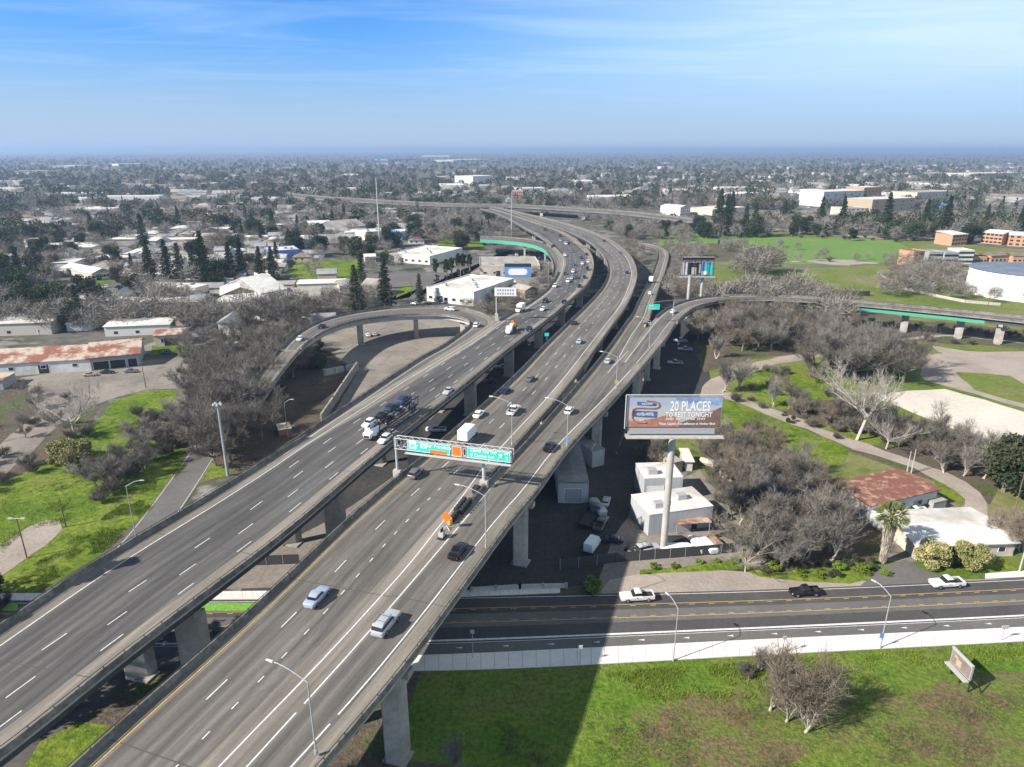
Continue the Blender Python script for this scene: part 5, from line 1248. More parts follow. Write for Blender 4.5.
# high mast
b = P(228, 476); t = thing('high_mast', 'tall pale high-mast light pole left of the viaduct, lamp ring on top', 'light mast', b); mb = MB(); mb.tube(b, b+Vector((0,0,19)), .38, .2, 12); mb.build('pole', M['steel'], t)
for k in range(5):
    a = 2*math.pi*k/5; mb = MB(); c = b+Vector((math.cos(a)*.9, math.sin(a)*.9, 18.7)); mb.tube(b+Vector((0,0,18.9)), c+Vector((0,0,.2)), .05, n=4); mb.tube(c, c+Vector((0,0,.45)), .32, .22, 8); mb.build('lamp_head', M['steel_white'], t)
# masts in town
def mast(x, y, ytop, label, r, mt, name='mast', arms=0):
    b = P(x, y); v = (ytop-CY)/F; h = H-b.y*(v*ct+st)/(ct-v*st); t = thing(name, label, name.replace('_', ' '), b); mb = MB(); mb.tube(b, b+Vector((0,0,h)), r, r*.45, 8); mb.build('pole', M[mt], t)
    for k in range(arms):
        m2 = MB(); m2.tube(b+Vector((-1.2,0,h-.6-k*.9)), b+Vector((1.2,0,h-.6-k*.9)), .07, n=4); m2.build('crossarm', M['wood'], t)
    return t, h
mast(380, 245, 178, 'very tall thin pale radio mast left of the curve', .7, 'steel_white', 'radio_mast')
mast(511.5, 238, 192, 'tall white pole right of the radio mast beside grey trees', .5, 'steel_white', 'radio_mast')
for x, y, yt, lab in ((146,388,361,'wooden utility pole at the edge of the paved lot'),(66,527,498,'short leaning wooden post by the gravel strip'),(1019,572,532,'grey utility pole at the right end of the boulevard'),(911,474,449,'white double post beside the red-roofed workshop roof, right one'),(906.5,474,451,'white double post beside the red-roofed workshop roof, left one'),
        (461,292,268,'dark pole on the street in front of the white-roofed warehouse'),(412,309,281,'utility pole beside the tall fir'),(186,285,272,'thin pole among the conical trees'),(530,303,282,'dark post with a short arm beside the tan gabled house'),(1012,520,470,'pale pole in the twiggy bush at the right edge'),(985,318,282,'pole in front of the round tank')):
    mast(x, y, yt, lab, .17, 'steel_white' if 'white' in lab or 'grey' in lab else 'wood', 'utility_pole', arms=0 if 'post' in lab else 1)
# leaning black gantry pole on the far viaduct
b = P(718.5, 244); t = thing('dark_pole', 'black bent pole with a horizontal arm at the far viaduct', 'pole', b); mb = MB(); mb.tube(b, b+Vector((1.2, 0, 21)), .9, .7, 8); mb.build('pole', M['dark'], t)
mb = MB(); mb.tube(b+Vector((1.2,0,21)), b+Vector((-14,6,24)), .45, .3, 6); mb.build('arm', M['dark'], t)
# sign gantry -------------------------------------------------
gA = Pd(397.5, 472.5, .9); gB = Pd(484, 483, .9); gd = (gB-gA); gd.z = 0; gl = gd.length; gd.normalize(); gn = Vector((gd.y, -gd.x, 0))
zt = 15.8
t = thing('sign_gantry', 'overhead truss gantry with green freeway signs spanning the middle viaduct', 'sign gantry', gA)
gA0 = Vector((gA.x, gA.y, gA.z+.6)); gB0 = Vector((gB.x, gB.y, gB.z+.6))
hb = 5.7; ht = 7.85
for g0, nm in ((gA0, 0), (gB0, 1)):
    mb = MB(); hh_ = ht if nm == 0 else hb; mb.tube(g0+Vector((0,0,-.6)), g0+Vector((0,0,hh_)), .26 if nm == 0 else .34, .22 if nm == 0 else .34, 10); mb.build('post', M['steel_white'], t)
    mb = MB(); mb.box((g0.x, g0.y, g0.z-.6), (1.5, 1.0, 1.5), math.atan2(gd.y, gd.x)); mb.build('footing', M['concrete_light'], t)
gend = gl+5.6
mb = MB(); gz = gA0.z
def gp(u, v, z): q = gA0+gd*u+gn*v; return Vector((q.x, q.y, gz+z))
for v in (-.7, .7):
    for z in (hb, ht): mb.tube(gp(0, v, z), gp(gend, v, z), .08, n=6)
u = 0; k = 0; st_u = gend/16
while u < gend-.1:
    e = u+st_u
    for v in (-.7, .7):
        mb.tube(gp(u, v, hb), gp(u, v, ht), .045, n=4); mb.tube(gp(u, v, hb if k % 2 else ht), gp(e, v, ht if k % 2 else hb), .045, n=4)
    for z in (hb, ht): mb.tube(gp(u, -.7, z), gp(u, .7, z), .06, n=4); mb.tube(gp(u, -.7, z), gp(e, .7, z), .05, n=4)
    u = e; k += 1
for v in (-.7, .7): mb.tube(gp(gend, v, hb), gp(gend, v, ht), .1, n=4)
mb.build('truss', M['steel'], t)
mb = MB(); mb.prism([tuple(gp(2.5, .95, 0))[:2], tuple(gp(gend, .95, 0))[:2], tuple(gp(gend, 1.75, 0))[:2], tuple(gp(2.5, 1.75, 0))[:2]], gz+hb-.35, gz+hb-.25); mb.build('catwalk', M['steel_white'], t)
def gsign(u0, u1, z0, z1, mt, nm='sign_panel'):
    mb = MB(); mb.prism([tuple(gp(u0, .9, 0))[:2], tuple(gp(u1, .9, 0))[:2], tuple(gp(u1, .82, 0))[:2], tuple(gp(u0, .82, 0))[:2]], gz+z0, gz+z1); o = mb.build(nm, M[mt], t)
    m2 = MB()
    for (a, b_, c, d) in ((u0, u1, z0, z0+.07), (u0, u1, z1-.07, z1), (u0, u0+.07, z0+.07, z1-.07), (u1-.07, u1, z0+.07, z1-.07)):
        m2.prism([tuple(gp(a, .93, 0))[:2], tuple(gp(b_, .93, 0))[:2], tuple(gp(b_, .9, 0))[:2], tuple(gp(a, .9, 0))[:2]], gz+c, gz+d)
    m2.build('border', M['white'], o); return o
def gpx(px): return (px-397.5)/(510-397.5)*gend
sL = gsign(gpx(411), gpx(452.5), hb+.05, ht-.08, 'sign_green'); sR = gsign(gpx(469), gpx(509), hb+.05, ht-.08, 'sign_green'); sO = gsign(gpx(454.5), gpx(463.5), hb, ht-.15, 'sign_orange')
sl = gsign(gpx(465), gpx(468), hb+.4, ht-.4, 'dark', 'lane_sign')
up = (0, 0, 1)
def gtext(par_t, s, u, z, size, sx=1.0, m_='white', off=.05): return text_mesh(s, size, m_, t, gp(u, .93, z), gd, up, off=off, sx=sx)
for u, z, w_, h_ in ((gpx(413), hb+.55, 1.5, 1.6), (gpx(424), hb+.9, 1.3, .9)):
    mb = MB(); mb.prism([tuple(gp(u, .97, 0))[:2], tuple(gp(u+w_, .97, 0))[:2], tuple(gp(u+w_, .935, 0))[:2], tuple(gp(u, .935, 0))[:2]], gz+z, gz+z+h_); mb.build('route_shield', M['white'], t)
gtext(t, '80', gpx(413)+.25, hb+.9, 1.0, m_='sign_green', off=.06); gtext(t, '50', gpx(424)+.2, hb+1.05, .7, m_='sign_green', off=.06)
gtext(t, '-', gpx(420.3), hb+1.0, 1.2); gtext(t, 'San Francisco', gpx(430), hb+1.25, .95, .95)
mb = MB(); u0, u1 = gpx(433), gpx(449); mb.prism([tuple(gp(u0, .97, 0))[:2], tuple(gp(u1, .97, 0))[:2], tuple(gp(u1, .935, 0))[:2], tuple(gp(u0, .935, 0))[:2]], gz+hb+.1, gz+hb+.75); mb.build('orange_plate', M['sign_orange'], t)
gtext(t, 'Capital City Fwy', gpx(472), hb+1.45, .85, .9); gtext(t, 'El Camino Ave', gpx(472), hb+.45, .85, .9); gtext(t, '\u2197', gpx(498), hb+.7, 1.2)
mb = MB()
a0 = gp(gpx(498.5), .95, hb+.5); a1 = gp(gpx(501.5), .95, hb+1.4); mb.tube(a0, a1, .09, n=4); mb.tube(a1, a1-gd*.7, .09, n=4); mb.tube(a1, a1-Vector((0,0,.7)), .09, n=4); mb.build('arrow', M['white'], t)
gtext(t, 'EXIT', gpx(503.5), hb+1.5, .55); gtext(t, '2', gpx(505), hb+.5, .8)
# small portable diamond sign
p = Pd(447, 529); t = thing('roadwork_sign', 'orange diamond roadwork sign on a stand in front of the barrels', 'road sign', p, rC.tangent(p)-math.pi/2)
mb = MB(); mb.prism([(-1.0, 0), (0, .0)], 0, 0) if False else None
v = [(0,-.05,1.3),(1.0,-.05,2.3),(0,-.05,3.3),(-1.0,-.05,2.3)]; mb.poly(v); mb.poly([(x, .0, z) for x, _, z in v][::-1])
for i in range(4):
    a, b_ = v[i], v[(i+1)%4]; mb.poly([a, (a[0], 0, a[2]), (b_[0], 0, b_[2]), b_])
mb.build('sign_panel', M['sign_orange'], t, world=False)
mb = MB(); mb.tube((0,.04,.2), (0,.04,3.0), .05, n=5)
for a in (40, 140, 220, 320): mb.tube((0,.04,.5), (math.cos(R(a))*.9, .04+math.sin(R(a))*.9, .05), .05, n=4)
mb.build('stand', M['steel'], t, world=False)
def box_unit(loc, a, name, label, cat, parts):
    t = thing(name, label, cat, loc, a)
    for nm, c, s_, m_ in parts:
        mb = MB(); mb.box(c, s_); mb.build(nm, M[m_], t, world=False)
    return t
p = Pd(442, 538); box_unit(p, rC.tangent(p), 'arrow_trailer', 'small roadside battery cabinet standing beside the orange diamond sign', 'trailer', [('cabinet', (0,0,.35), (1.0,.8,.9), 'steel_white'), ('base', (0,0,.1), (1.6,1.0,.25), 'dark'), ('panel', (0,0,1.25), (.9,.1,.5), 'dark')])
p = Pd(476, 492); box_unit(p, rC.tangent(p), 'impact_attenuator', 'dark and red equipment heap at the foot of the gantry post', 'equipment', [('drum', (0,0,.05), (1.4,1.0,1.1), 'dark'), ('frame', (1.1,0,.05), (.8,.9,.6), 'sign_orange')])
# exit sign by the ramp split
p = Pd(673, 314, 1.0); p2_ = P(652, 311, p.z+5); t = thing('exit_sign', 'small green exit sign hanging from a curved arm over the ramp split', 'road sign', p)
d = Vector((p2_.x-p.x, p2_.y-p.y, 0)); L2 = d.length; d.normalize()
mb = MB(); mb.tube(p, p+Vector((0,0,6.6)), .18, .14, 8); pts = [p+Vector((0,0,6.6))+d*(L2*i/5)+Vector((0,0,1.6*math.sin(math.pi/2*i/5))) for i in range(6)]
for a, b_ in zip(pts, pts[1:]): mb.tube(a, b_, .13, .12, 6)
mb.build('arm', M['steel'], t); e = pts[-1]
mb = MB(); mb.box((e.x+.6, e.y-.25, e.z-2.6), (4.6, .1, 2.2)); mb.build('sign_panel', M['sign_green'], t)
text_mesh('EXIT', .9, 'white', t, (e.x-1.3, e.y-.3, e.z-1.4), (1,0,0), up); text_mesh('\u2197', .9, 'white', t, (e.x+.9, e.y-.3, e.z-2.4), (1,0,0), up); text_mesh('160 A', .8, 'white', t, (e.x-1.4, e.y-.3, e.z-2.4), (1,0,0), up)
# green sign between decks
p = Pd(547, 338, .9); t = thing('small_sign', 'little green plate sign standing between the left and middle viaducts', 'road sign', p); mb = MB(); mb.tube(p, p+Vector((0,0,2.4)), .06); mb.build('post', M['steel'], t)
mb = MB(); mb.box((p.x-.1, p.y-.1, p.z+1.6), (1.5, .06, 1.2)); mb.build('sign_panel', M['sign_green'], t)
for x, y, lab, m_ in ((566.5, 441, 'small light blue plate on the parapet by a lamp', 'blue_wall'), (616.5, 383, 'round tan marker plate on the parapet by a lamp', 'paint_yellow')):
    p = Pd(x, y, 1.0); t = thing('marker_plate', lab, 'sign', p); mb = MB(); mb.box((p.x, p.y, p.z+.9), (1.0, .08, .9)); mb.build('plate', M[m_], t); mb = MB(); mb.tube(p, p+Vector((0,.1,1.0)), .05); mb.build('post', M['steel'], t)
# white back-lit message board on its white post by the ramp nose
p = Pd(496.5, 319, .6); t = thing('message_board', 'white message board on a pale post where the loop ramp joins', 'sign', p); mb = MB(); mb.tube(p, p+Vector((0,0,13.2)), .28, .22, 10); mb.build('post', M['steel_white'], t); mb = MB(); mb.box((p.x, p.y, p.z), (1.3, 1.3, 2.8)); mb.build('cabinet', M['steel_white'], t)
mb = MB(); mb.box((p.x+3.6, p.y-.3, p.z+10), (8.6, .5, 3.3)); mb.build('sign_panel', M['white'], t)
m2 = MB()
for r_ in range(2):
    for c_ in range(7): m2.box((p.x+.6+c_*1.0, p.y-.58, p.z+10.6+r_*1.4), (.55, .05, .8))
m2.build('sign_window', M['grey_wall'], t)
# big billboard ---------------------------------------------------
bb0 = P(663, 552); bz = lambda y, Y: H-Y*(((y-CY)/F)*ct+st)/(ct-((y-CY)/F)*st)
Yb = bb0.y; zbot = bz(435, Yb-1.0); ztop = bz(394, Yb-1.0)
X0 = None
def xat(px, py, Y): p0 = P(px, py, 0); s_ = Y/p0.y; return p0.x*s_
xl = xat(625, 412, Yb-1); xr = xat(722, 412, Yb-1); tz = ztop
t = thing('billboard', 'large billboard reading 20 PLACES TO REST TONIGHT on one tall white post', 'billboard', bb0)
mb = MB(); mb.tube(bb0, (bb0.x, bb0.y, zbot-.5), .66, .66, 20); mb.tube((bb0.x, bb0.y, zbot*.42), (bb0.x, bb0.y, zbot*.42+.5), .76, .76, 20); mb.build('post', M['concrete_light'], t)
BF = Yb-1.3; zb = zbot+1.7; zt2 = ztop-.5
mb = MB(); mb.prism([(xl+.4, BF), (xr-.1, BF+.0), (xr-.1, BF+.35), (xl+.4, BF+.35)], zb, zt2); face = mb.build('panel', M['steel'], t)
m_ = bpy.data.materials.new('sunset_print'); m_.use_nodes = True; q = m_.node_tree; bs = q.nodes['Principled BSDF']; bs.inputs['Roughness'].default_value = .5
tcq = q.nodes.new('ShaderNodeTexCoord'); sp = q.nodes.new('ShaderNodeSeparateXYZ'); q.links.new(tcq.outputs['Generated'], sp.inputs[0])
nzq = q.nodes.new('ShaderNodeTexNoise'); nzq.inputs['Scale'].default_value = 3; nzq.inputs['Detail'].default_value = 5; q.links.new(tcq.outputs['Generated'], nzq.inputs[0])
ad = q.nodes.new('ShaderNodeMath'); ad.operation = 'MULTIPLY_ADD'; q.links.new(nzq.outputs[0], ad.inputs[0]); ad.inputs[1].default_value = .45; q.links.new(sp.outputs[2], ad.inputs[2])
rr = q.nodes.new('ShaderNodeValToRGB'); e_ = rr.color_ramp.elements; e_[0].position = .28; e_[0].color = (.25,.12,.09,1); e_[1].position = 1.15 if False else 1.0; e_[1].color = (.36,.4,.5,1)
for ps, c_ in ((.42, (.42,.24,.18,1)), (.5, (.47,.42,.38,1)), (.8, (.45,.45,.47,1))):
    x_ = e_.new(ps); x_.color = c_
q.links.new(ad.outputs[0], rr.inputs[0]); q.links.new(rr.outputs[0], bs.inputs['Base Color']); MATS['sunset_print'] = m_
mb = MB(); mb.box(((xl+xr)/2+.15, BF-.03, zb+.02), (xr-xl-.7, .05, zt2-zb-.04)); mb.build('poster', m_, t)
W_ = xr-xl; Hh = zt2-zb
def bpoly(pts, mt, dy, nm):
    mb = MB(); v = [(xl+.4+(W_-.5)*u, zb+Hh*w_) for u, w_ in pts]; n_ = len(v)
    mb.poly([(x, BF-dy, z) for x, z in v]); mb.poly([(x, BF-dy+.012, z) for x, z in v][::-1])
    for i in range(n_):
        a, b_ = v[i], v[(i+1) % n_]; mb.quad((a[0], BF-dy+.012, a[1]), (b_[0], BF-dy+.012, b_[1]), (b_[0], BF-dy, b_[1]), (a[0], BF-dy, a[1]))
    mb.build(nm, M[mt], t)
mat('hill_brown', (.13,.10,.085), .7, col2=(.22,.12,.09), vscale=.8, var=.2); mat('sky_blue', (.16,.24,.42), .7, col2=(.3,.4,.58), vscale=.3, var=.1); mat('motel_blue', (.05,.09,.2), .5, col2=(.08,.14,.3), vscale=1.0); mat('sign_red', (.46,.2,.14), .6, col2=(.3,.15,.11), vscale=1.5)
bpoly([(.5,.93),(.62,.8),(.8,.85),(.93,.72),(.995,.78),(.995,.98),(.5,.985)], 'sky_blue', .068, 'print_sky')
bpoly([(.45,.02),(.6,.2),(.72,.3),(.8,.47),(.9,.55),(.99,.68),(.99,.02)], 'hill_brown', .072, 'print_hill')
bpoly([(.02,.02),(.02,.18),(.3,.3),(.42,.42),(.52,.36),(.56,.02)], 'sign_red', .076, 'print_ground')
bpoly([(.095,.86),(.1,.74),(.3,.71),(.3,.80)], 'motel_blue', .09, 'print_panel')
bpoly([(.06,.56),(.065,.36),(.315,.32),(.315,.53)], 'motel_blue', .09, 'print_panel')
mb = MB(); pts = [(.19,.9),(.3,.86),(.33,.78),(.32,.68),(.27,.64),(.1,.66),(.05,.6),(.045,.4),(.06,.28),(.1,.18),(.2,.16)]
w3 = resample([Vector((xl+.4+(W_-.5)*u, BF-.13, zb+Hh*w_)) for u, w_ in pts], .25, 2)
for a, b_ in zip(w3, w3[1:]): mb.tube(a, b_, .11, n=5, cap=False)
mb.build('print_arrow', M['sign_red'], t)
def btext(s, u, w_, size, sx, mt='white', al='CENTER'): text_mesh(s, size, mt, t, (xl+.4+(W_-.5)*u, BF-.10, zb+Hh*w_), (1,0,0), up, align=al, sx=sx, off=.0, ext=.004)
btext('20 PLACES', .66, .56, Hh*.44, .62); btext('TO REST TONIGHT', .65, .355, Hh*.22, .76); btext('AND  SOMETIMES  STAY', .62, .255, Hh*.10, 1.15)
btext('West Capitol Ave: Jefferson to Harbor Blvd', .64, .09, Hh*.10, .98); btext('HOTEL-MOTEL', .19, .40, Hh*.13, .62); btext('WELCOME', .2, .755, Hh*.07, 1.0); btext('Open', .15, .22, Hh*.08, .9)
# frame, apron and catwalk
mb = MB()
for (a, b_) in (((xl, BF-.25, ztop), (xr-.2, BF-.25, ztop)), ((xl, BF-.25, ztop), (xl, BF-.25, zb-.2))): mb.tube(a, b_, .12, n=6)
for i in range(9):
    x = xl+.5+(W_-1)*i/8; mb.tube((x, BF+.1, zt2), (x, BF-.25, ztop), .06, n=4)
mb.build('light_rail', M['steel_white'], t)
mb = MB(); mb.box(((xl+xr)/2-.2, BF+.2, zbot+.35), (W_-1.8, .3, 1.2)); mb.build('apron', M['grey_wall'], t)
mb = MB(); mb.box(((xl+xr)/2+.3, BF-.7, zbot-.1), (W_+.2, 1.3, .12))
for i in range(14):
    x = xl+.4+(W_-.2)*i/13; mb.tube((x, BF-1.3, zbot), (x, BF-1.3, zbot+.6), .035, n=4)
mb.tube((xl+.4, BF-1.3, zbot+.6), (xr+.4, BF-1.3, zbot+.6), .035, n=4); mb.build('catwalk', M['concrete_light'], t)
mb = MB(); mb.box(((xl+xr)/2, BF+1.0, zbot-.6), (W_*.96, .5, .5)); mb.box((bb0.x, BF+.9, zbot+.4), (.5, .5, Hh)); mb.build('beam', M['steel'], t)
mb = MB()
for i in range(8):
    x = xl+1+(W_-2)*i/7; mb.box((x, BF+.6, zbot), (.18, .35, ztop-zbot-.6))
mb.build('back_frame', M['steel'], t)
# digital billboard in the middle distance
b0 = P(686.5, 318); b1 = P(699, 317); Y2 = b0.y+1.5
z0b = bz(275, Y2); z1b = bz(262, Y2); z2b = bz(257.5, Y2); xa = xat(682, 270, Y2); xb = xat(713, 270, Y2)
t = thing('billboard', 'smaller twin-post billboard with dark canopy and a green and blue corner picture', 'billboard', (b0.x, b0.y, 0))
for b_ in (b0, b1):
    mb = MB(); mb.tube((b_.x, b_.y, 0), (b_.x, b_.y, z0b), .75, .75, 12); mb.build('post', M['concrete_light'], t)
mb = MB(); mb.box(((xa+xb)/2, Y2+.3, z0b), (xb-xa, .8, z1b-z0b)); mb.build('panel', M['grey_wall'], t)
WW = xb-xa; HH = z1b-z0b
def dp(u0, u1, w0, w1, mt, nm, dy=.12): mb = MB(); mb.box((xa+WW*(u0+u1)/2, Y2-dy, z0b+HH*w0), (WW*(u1-u0), .04, HH*(w1-w0))); mb.build(nm, M[mt], t)
dp(.01,.17,.04,.95,'white_wall','print_white'); dp(.17,.62,.04,.95,'dark','print_dark'); dp(.3,.48,.06,.6,'concrete_light','print_grey',.16); dp(.54,.61,.15,.85,'tan_wall','print_figure',.16)
dp(.625,.99,.04,.95,'blue_wall','print_blue'); dp(.75,.98,.05,.8,'sign_green','print_green',.16); dp(.64,.8,.04,.3,'white','print_white',.18)
mb = MB(); mb.box(((xa+xb)/2, Y2-.5, z1b+1.0), (WW, .3, z2b-z1b-1.0))
for i in range(6):
    x = xa+WW*i/5; mb.box((x, Y2-.7, z0b-.5), (.25, .25, z2b-z0b+.8))
mb.build('canopy', M['dark'], t); mb = MB(); mb.box(((xa+xb)/2, Y2-.9, z0b-.9), (WW+2, 1.4, .3)); mb.tube((xa, Y2-.9, z2b+.3), (xb, Y2-.9, z2b+.3), .16, n=5); mb.build('catwalk', M['steel_white'], t)
# blue banner board below the off ramp
a = P(504.5, 277); b_ = P(531, 277); L2 = b_.x-a.x; t = thing('banner_board', 'blue board with a white rounded name panel on the cream building', 'sign', (a.x, a.y-1.4, 0))
mb = MB(); mb.box(((a.x+b_.x)/2, a.y-1.2, .3), (L2, .3, 6.6)); mb.build('board', M['blue_wall'], t); mb = MB(); mb.box(((a.x+b_.x)/2, a.y-1.2, 7.0), (L2, 1.0, 1.6)); mb.build('canopy', M['dark'], t)
mb = MB(); x0, x1, zc_, rr_ = a.x+L2*.16+1.6, b_.x-L2*.16-1.6, 3.5, 2.0
pts = [(x1+rr_*math.cos(R(t_)), zc_+rr_*math.sin(R(t_))) for t_ in range(-90, 91, 20)]+[(x0+rr_*math.cos(R(t_)), zc_+rr_*math.sin(R(t_))) for t_ in range(90, 271, 20)]
mb.poly([(x, a.y-1.5, z) for x, z in pts]); mb.poly([(x, a.y-1.42, z) for x, z in pts][::-1])
for i in range(len(pts)):
    p_, q_ = pts[i], pts[(i+1) % len(pts)]; mb.quad((p_[0], a.y-1.42, p_[1]), (q_[0], a.y-1.42, q_[1]), (q_[0], a.y-1.5, q_[1]), (p_[0], a.y-1.5, p_[1]))
mb.build('name_panel', M['white'], t)
# leaning small billboard in the meadow
c = P(957, 683); ang = R(-86); t = thing('billboard', 'small weathered billboard standing on posts in the meadow below the pavement', 'billboard', c, ang)
mb = MB(); mb.box((0, 0, 2.3), (4.2, .3, 2.5)); mb.build('panel', M['grey_wall'], t, world=False)
mb = MB(); mb.box((0, -.2, 2.5), (3.8, .06, 2.0)); mb.build('poster', M['brown_roof'], t, world=False)
mb = MB(); mb.box((-.3, -.26, 2.8), (1.0, .04, 1.1)); mb.box((-.9, -.26, 3.8), (.8, .04, .4)); mb.build('print_figure', M['tan_wall'], t, world=False)
mb = MB(); mb.box((0, -.55, 2.0), (4.3, .8, .18)); mb.box((0, -.1, 4.8), (4.3, .4, .16)); mb.build('catwalk', M['steel_white'], t, world=False)
for x in (-2.2, 0, 2.2):
    mb = MB(); mb.tube((x*.85, .3, 0), (x*.85, .3, 4.6), .12, n=6); mb.tube((x, 2.2, 0), (x, .3, 3.6), .1, n=5); mb.build('post', M['dark'], t, world=False)
# school-zone like sign posts at the pavement
for x, y, lab, hgt_ in ((580, 664.5, 'small round-topped post sign in the viaduct shadow on the pavement', 3.6),(473, 659, 'thin post at the pavement in the shadow under the viaduct edge', 5.5),(782, 655, 'thin sign post in front of the dry bush', 3.6),(1001, 641, 'white flashing-beacon box on a post at the right of the pavement', 3.0)):
    b = P(x, y); t = thing('sign_post', lab, 'sign', b); mb = MB(); mb.tube(b, b+Vector((0,0,hgt_)), .06, n=6); mb.build('post', M['steel'], t); mb = MB(); mb.box((b.x, b.y-.1, hgt_-.5), (.6 if x < 1000 else 1.1, .12, .6)); mb.build('plate', M['steel_white'], t)
# fences and walls
def fence(pts, h, label, mt, post='steel', world=False, th=.06, cat='fence', pst=3.0, name='fence'):
    w = [P(*p) for p in pts]; t = thing(name, label, cat, w[0]); f = MB(); q = MB()
    for a, b_ in zip(w, w[1:]):
        d = (b_-a); L3 = d.length; d.normalize(); n_ = Vector((-d.y, d.x, 0))*th/2
        f.prism([tuple((a-n_)[:2]), tuple((b_-n_)[:2]), tuple((b_+n_)[:2]), tuple((a+n_)[:2])], .15, h)
        k = max(1, int(L3/pst))
        for i in range(k+1):
            c_ = a+d*(L3*i/k); q = MB(); q.tube(c_, c_+Vector((0, 0, h+.15)), .06 if th < .2 else th*.7, n=5); q.build('post', M[post], t)
    f.build('screen', M[mt], t); return t
fence([(560,570),(615,563),(624,562),(700,556),(742,552)], 2.3, 'dark screened yard fence along the boulevard verge', 'rail')
fence([(357,371),(343,392),(334,406),(322,424)], 3.2, 'ribbed concrete retaining wall falling from the loop lot to the brown field', 'concrete', 'concrete', th=.5, cat='wall', name='retaining_wall')
fence([(325,376),(345,372),(357,369.5)], 2.4, 'pale wall at the top of the brown field', 'concrete_light', 'concrete', th=.9, cat='wall', name='retaining_wall')
fence([(208,568),(250,566),(300,564)], 2.2, 'chain fence glimpsed between the viaducts', 'rail', th=.02)
fence([(660,585),(560,585)], .1, 'x', 'rail') if False else None
t = fence([(472,592),(520,589),(566,588)], .9, 'white concrete barrier with a yellow end under the viaduct', 'concrete_light', 'concrete', th=.5, cat='barrier', name='road_barrier')
fence([(700,318),(705,334),(712,350)], 1.8, 'wire fence beside the shaded lot', 'rail', th=.03)
fence([(880,276),(905,290),(935,297),(965,303),(1000,306)], 1.6, 'long low wall in front of the townhouses', 'concrete_light', 'concrete', th=.3, cat='wall', name='garden_wall')
fence([(768,294.5),(800,294.8),(840,295.2),(868,296)], 2.6, 'row of dark freight wagons like hedge panels behind the right ramp', 'dark', 'dark', th=1.2, cat='hedge', name='dark_hedge', pst=8)
# ------------------------------------------------------------ trees
nr = np.random.default_rng(5)
def np_mesh(name, V, Fq, mats, mi=None):
    """V (n,3), Fq (m,k) all faces of k corners"""
    me = bpy.data.meshes.new(name); n = len(V); m, k = Fq.shape
    me.vertices.add(n); me.vertices.foreach_set('co', V.astype(np.float32).ravel())
    me.loops.add(m*k); me.loops.foreach_set('vertex_index', Fq.astype(np.int32).ravel())
    me.polygons.add(m); me.polygons.foreach_set('loop_start', np.arange(0, m*k, k, dtype=np.int32)); me.polygons.foreach_set('loop_total', np.full(m, k, dtype=np.int32))
    for mt in mats: me.materials.append(mt)
    if mi is not None: me.polygons.foreach_set('material_index', mi.astype(np.int32))
    me.update(calc_edges=True); return me
def slivers(P0, P1, wd):
    """thin twig quads from P0 to P1 (n,3)"""
    d = P1-P0; L_ = np.linalg.norm(d, axis=1, keepdims=True)+1e-6; d = d/L_
    r = nr.normal(size=d.shape); s = np.cross(d, r); s /= np.linalg.norm(s, axis=1, keepdims=True)+1e-6
    wd = np.asarray(wd).reshape(-1, 1)
    V = np.stack([P0-s*wd/2, P0+s*wd/2, P1+s*wd*.2, P1-s*wd*.2], 1).reshape(-1, 3)
    return V, np.arange(len(V)).reshape(-1, 4)
def cards(C, size, flat=0.0):
    n = len(C); a = nr.normal(size=(n, 3)); a[:, 2] *= (1-flat); a /= np.linalg.norm(a, axis=1, keepdims=True); b = nr.normal(size=(n, 3)); b = np.cross(a, b); b /= np.linalg.norm(b, axis=1, keepdims=True)
    s = np.asarray(size).reshape(-1, 1)
    V = np.stack([C-a*s/2-b*s*.35, C+a*s/2-b*s*.3, C+a*s*.45+b*s*.35, C-a*s*.4+b*s*.4], 1).reshape(-1, 3)
    return V, np.arange(len(V)).reshape(-1, 4)
def branchy(h, spread, seed, trunkf=.28, nl=6, up=.55, r0=.028, levels=3, kids=4, multi=1):
    r = random.Random(seed); segs = []; tips = []
    def grow(p, d, L_, rad, lv):
        k = 3 if lv < 2 else 2; q = p; L_ = L_*r.uniform(.7, 1.28)
        for i in range(k):
            d = (d+Vector((r.uniform(-.22,.22), r.uniform(-.22,.22), r.uniform(-.05,.2)))).normalized()
            e = q+d*(L_/k); rr = rad*(1-.35*(i+1)/k); segs.append((q.copy(), e.copy(), rad*(1-.35*i/k), rr, lv)); 
            if lv > 0 or i > 0:
                if lv < levels:
                    for _ in range(kids if i == k-1 else max(1, kids-2)):
                        nd = (d*.75+Vector((r.uniform(-1,1), r.uniform(-1,1), r.uniform(-.25,.8)))*.75).normalized()
                        grow(e, nd, L_*r.uniform(.45,.68), rr*.62, lv+1)
                else: tips.append((e.copy(), d.copy(), L_))
            q = e
    for m_ in range(multi):
        base = Vector((r.uniform(-.5,.5)*(multi-1)*.8, r.uniform(-.5,.5)*(multi-1)*.8, 0)); lean = Vector((r.uniform(-.18,.18), r.uniform(-.18,.18), 1)).normalized() if multi == 1 else Vector((r.uniform(-.5,.5), r.uniform(-.5,.5), 1)).normalized()
        top = base+lean*h*trunkf; segs.append((base, top, h*r0*(1.15 if multi == 1 else .7), h*r0*.8*(1 if multi == 1 else .7), 0))
        for i in range(nl):
            a = 2*math.pi*(i+r.random()*.6)/nl; el = up+r.uniform(-.2,.25)
            d = Vector((math.cos(a)*math.cos(el)*spread, math.sin(a)*math.cos(el)*spread, math.sin(el))).normalized()
            grow(top-lean*h*trunkf*r.uniform(0,.3), d, h*.36*r.uniform(.85,1.15), h*r0*.5*(1 if multi == 1 else .6), 1)
    return segs, tips
PT = {}
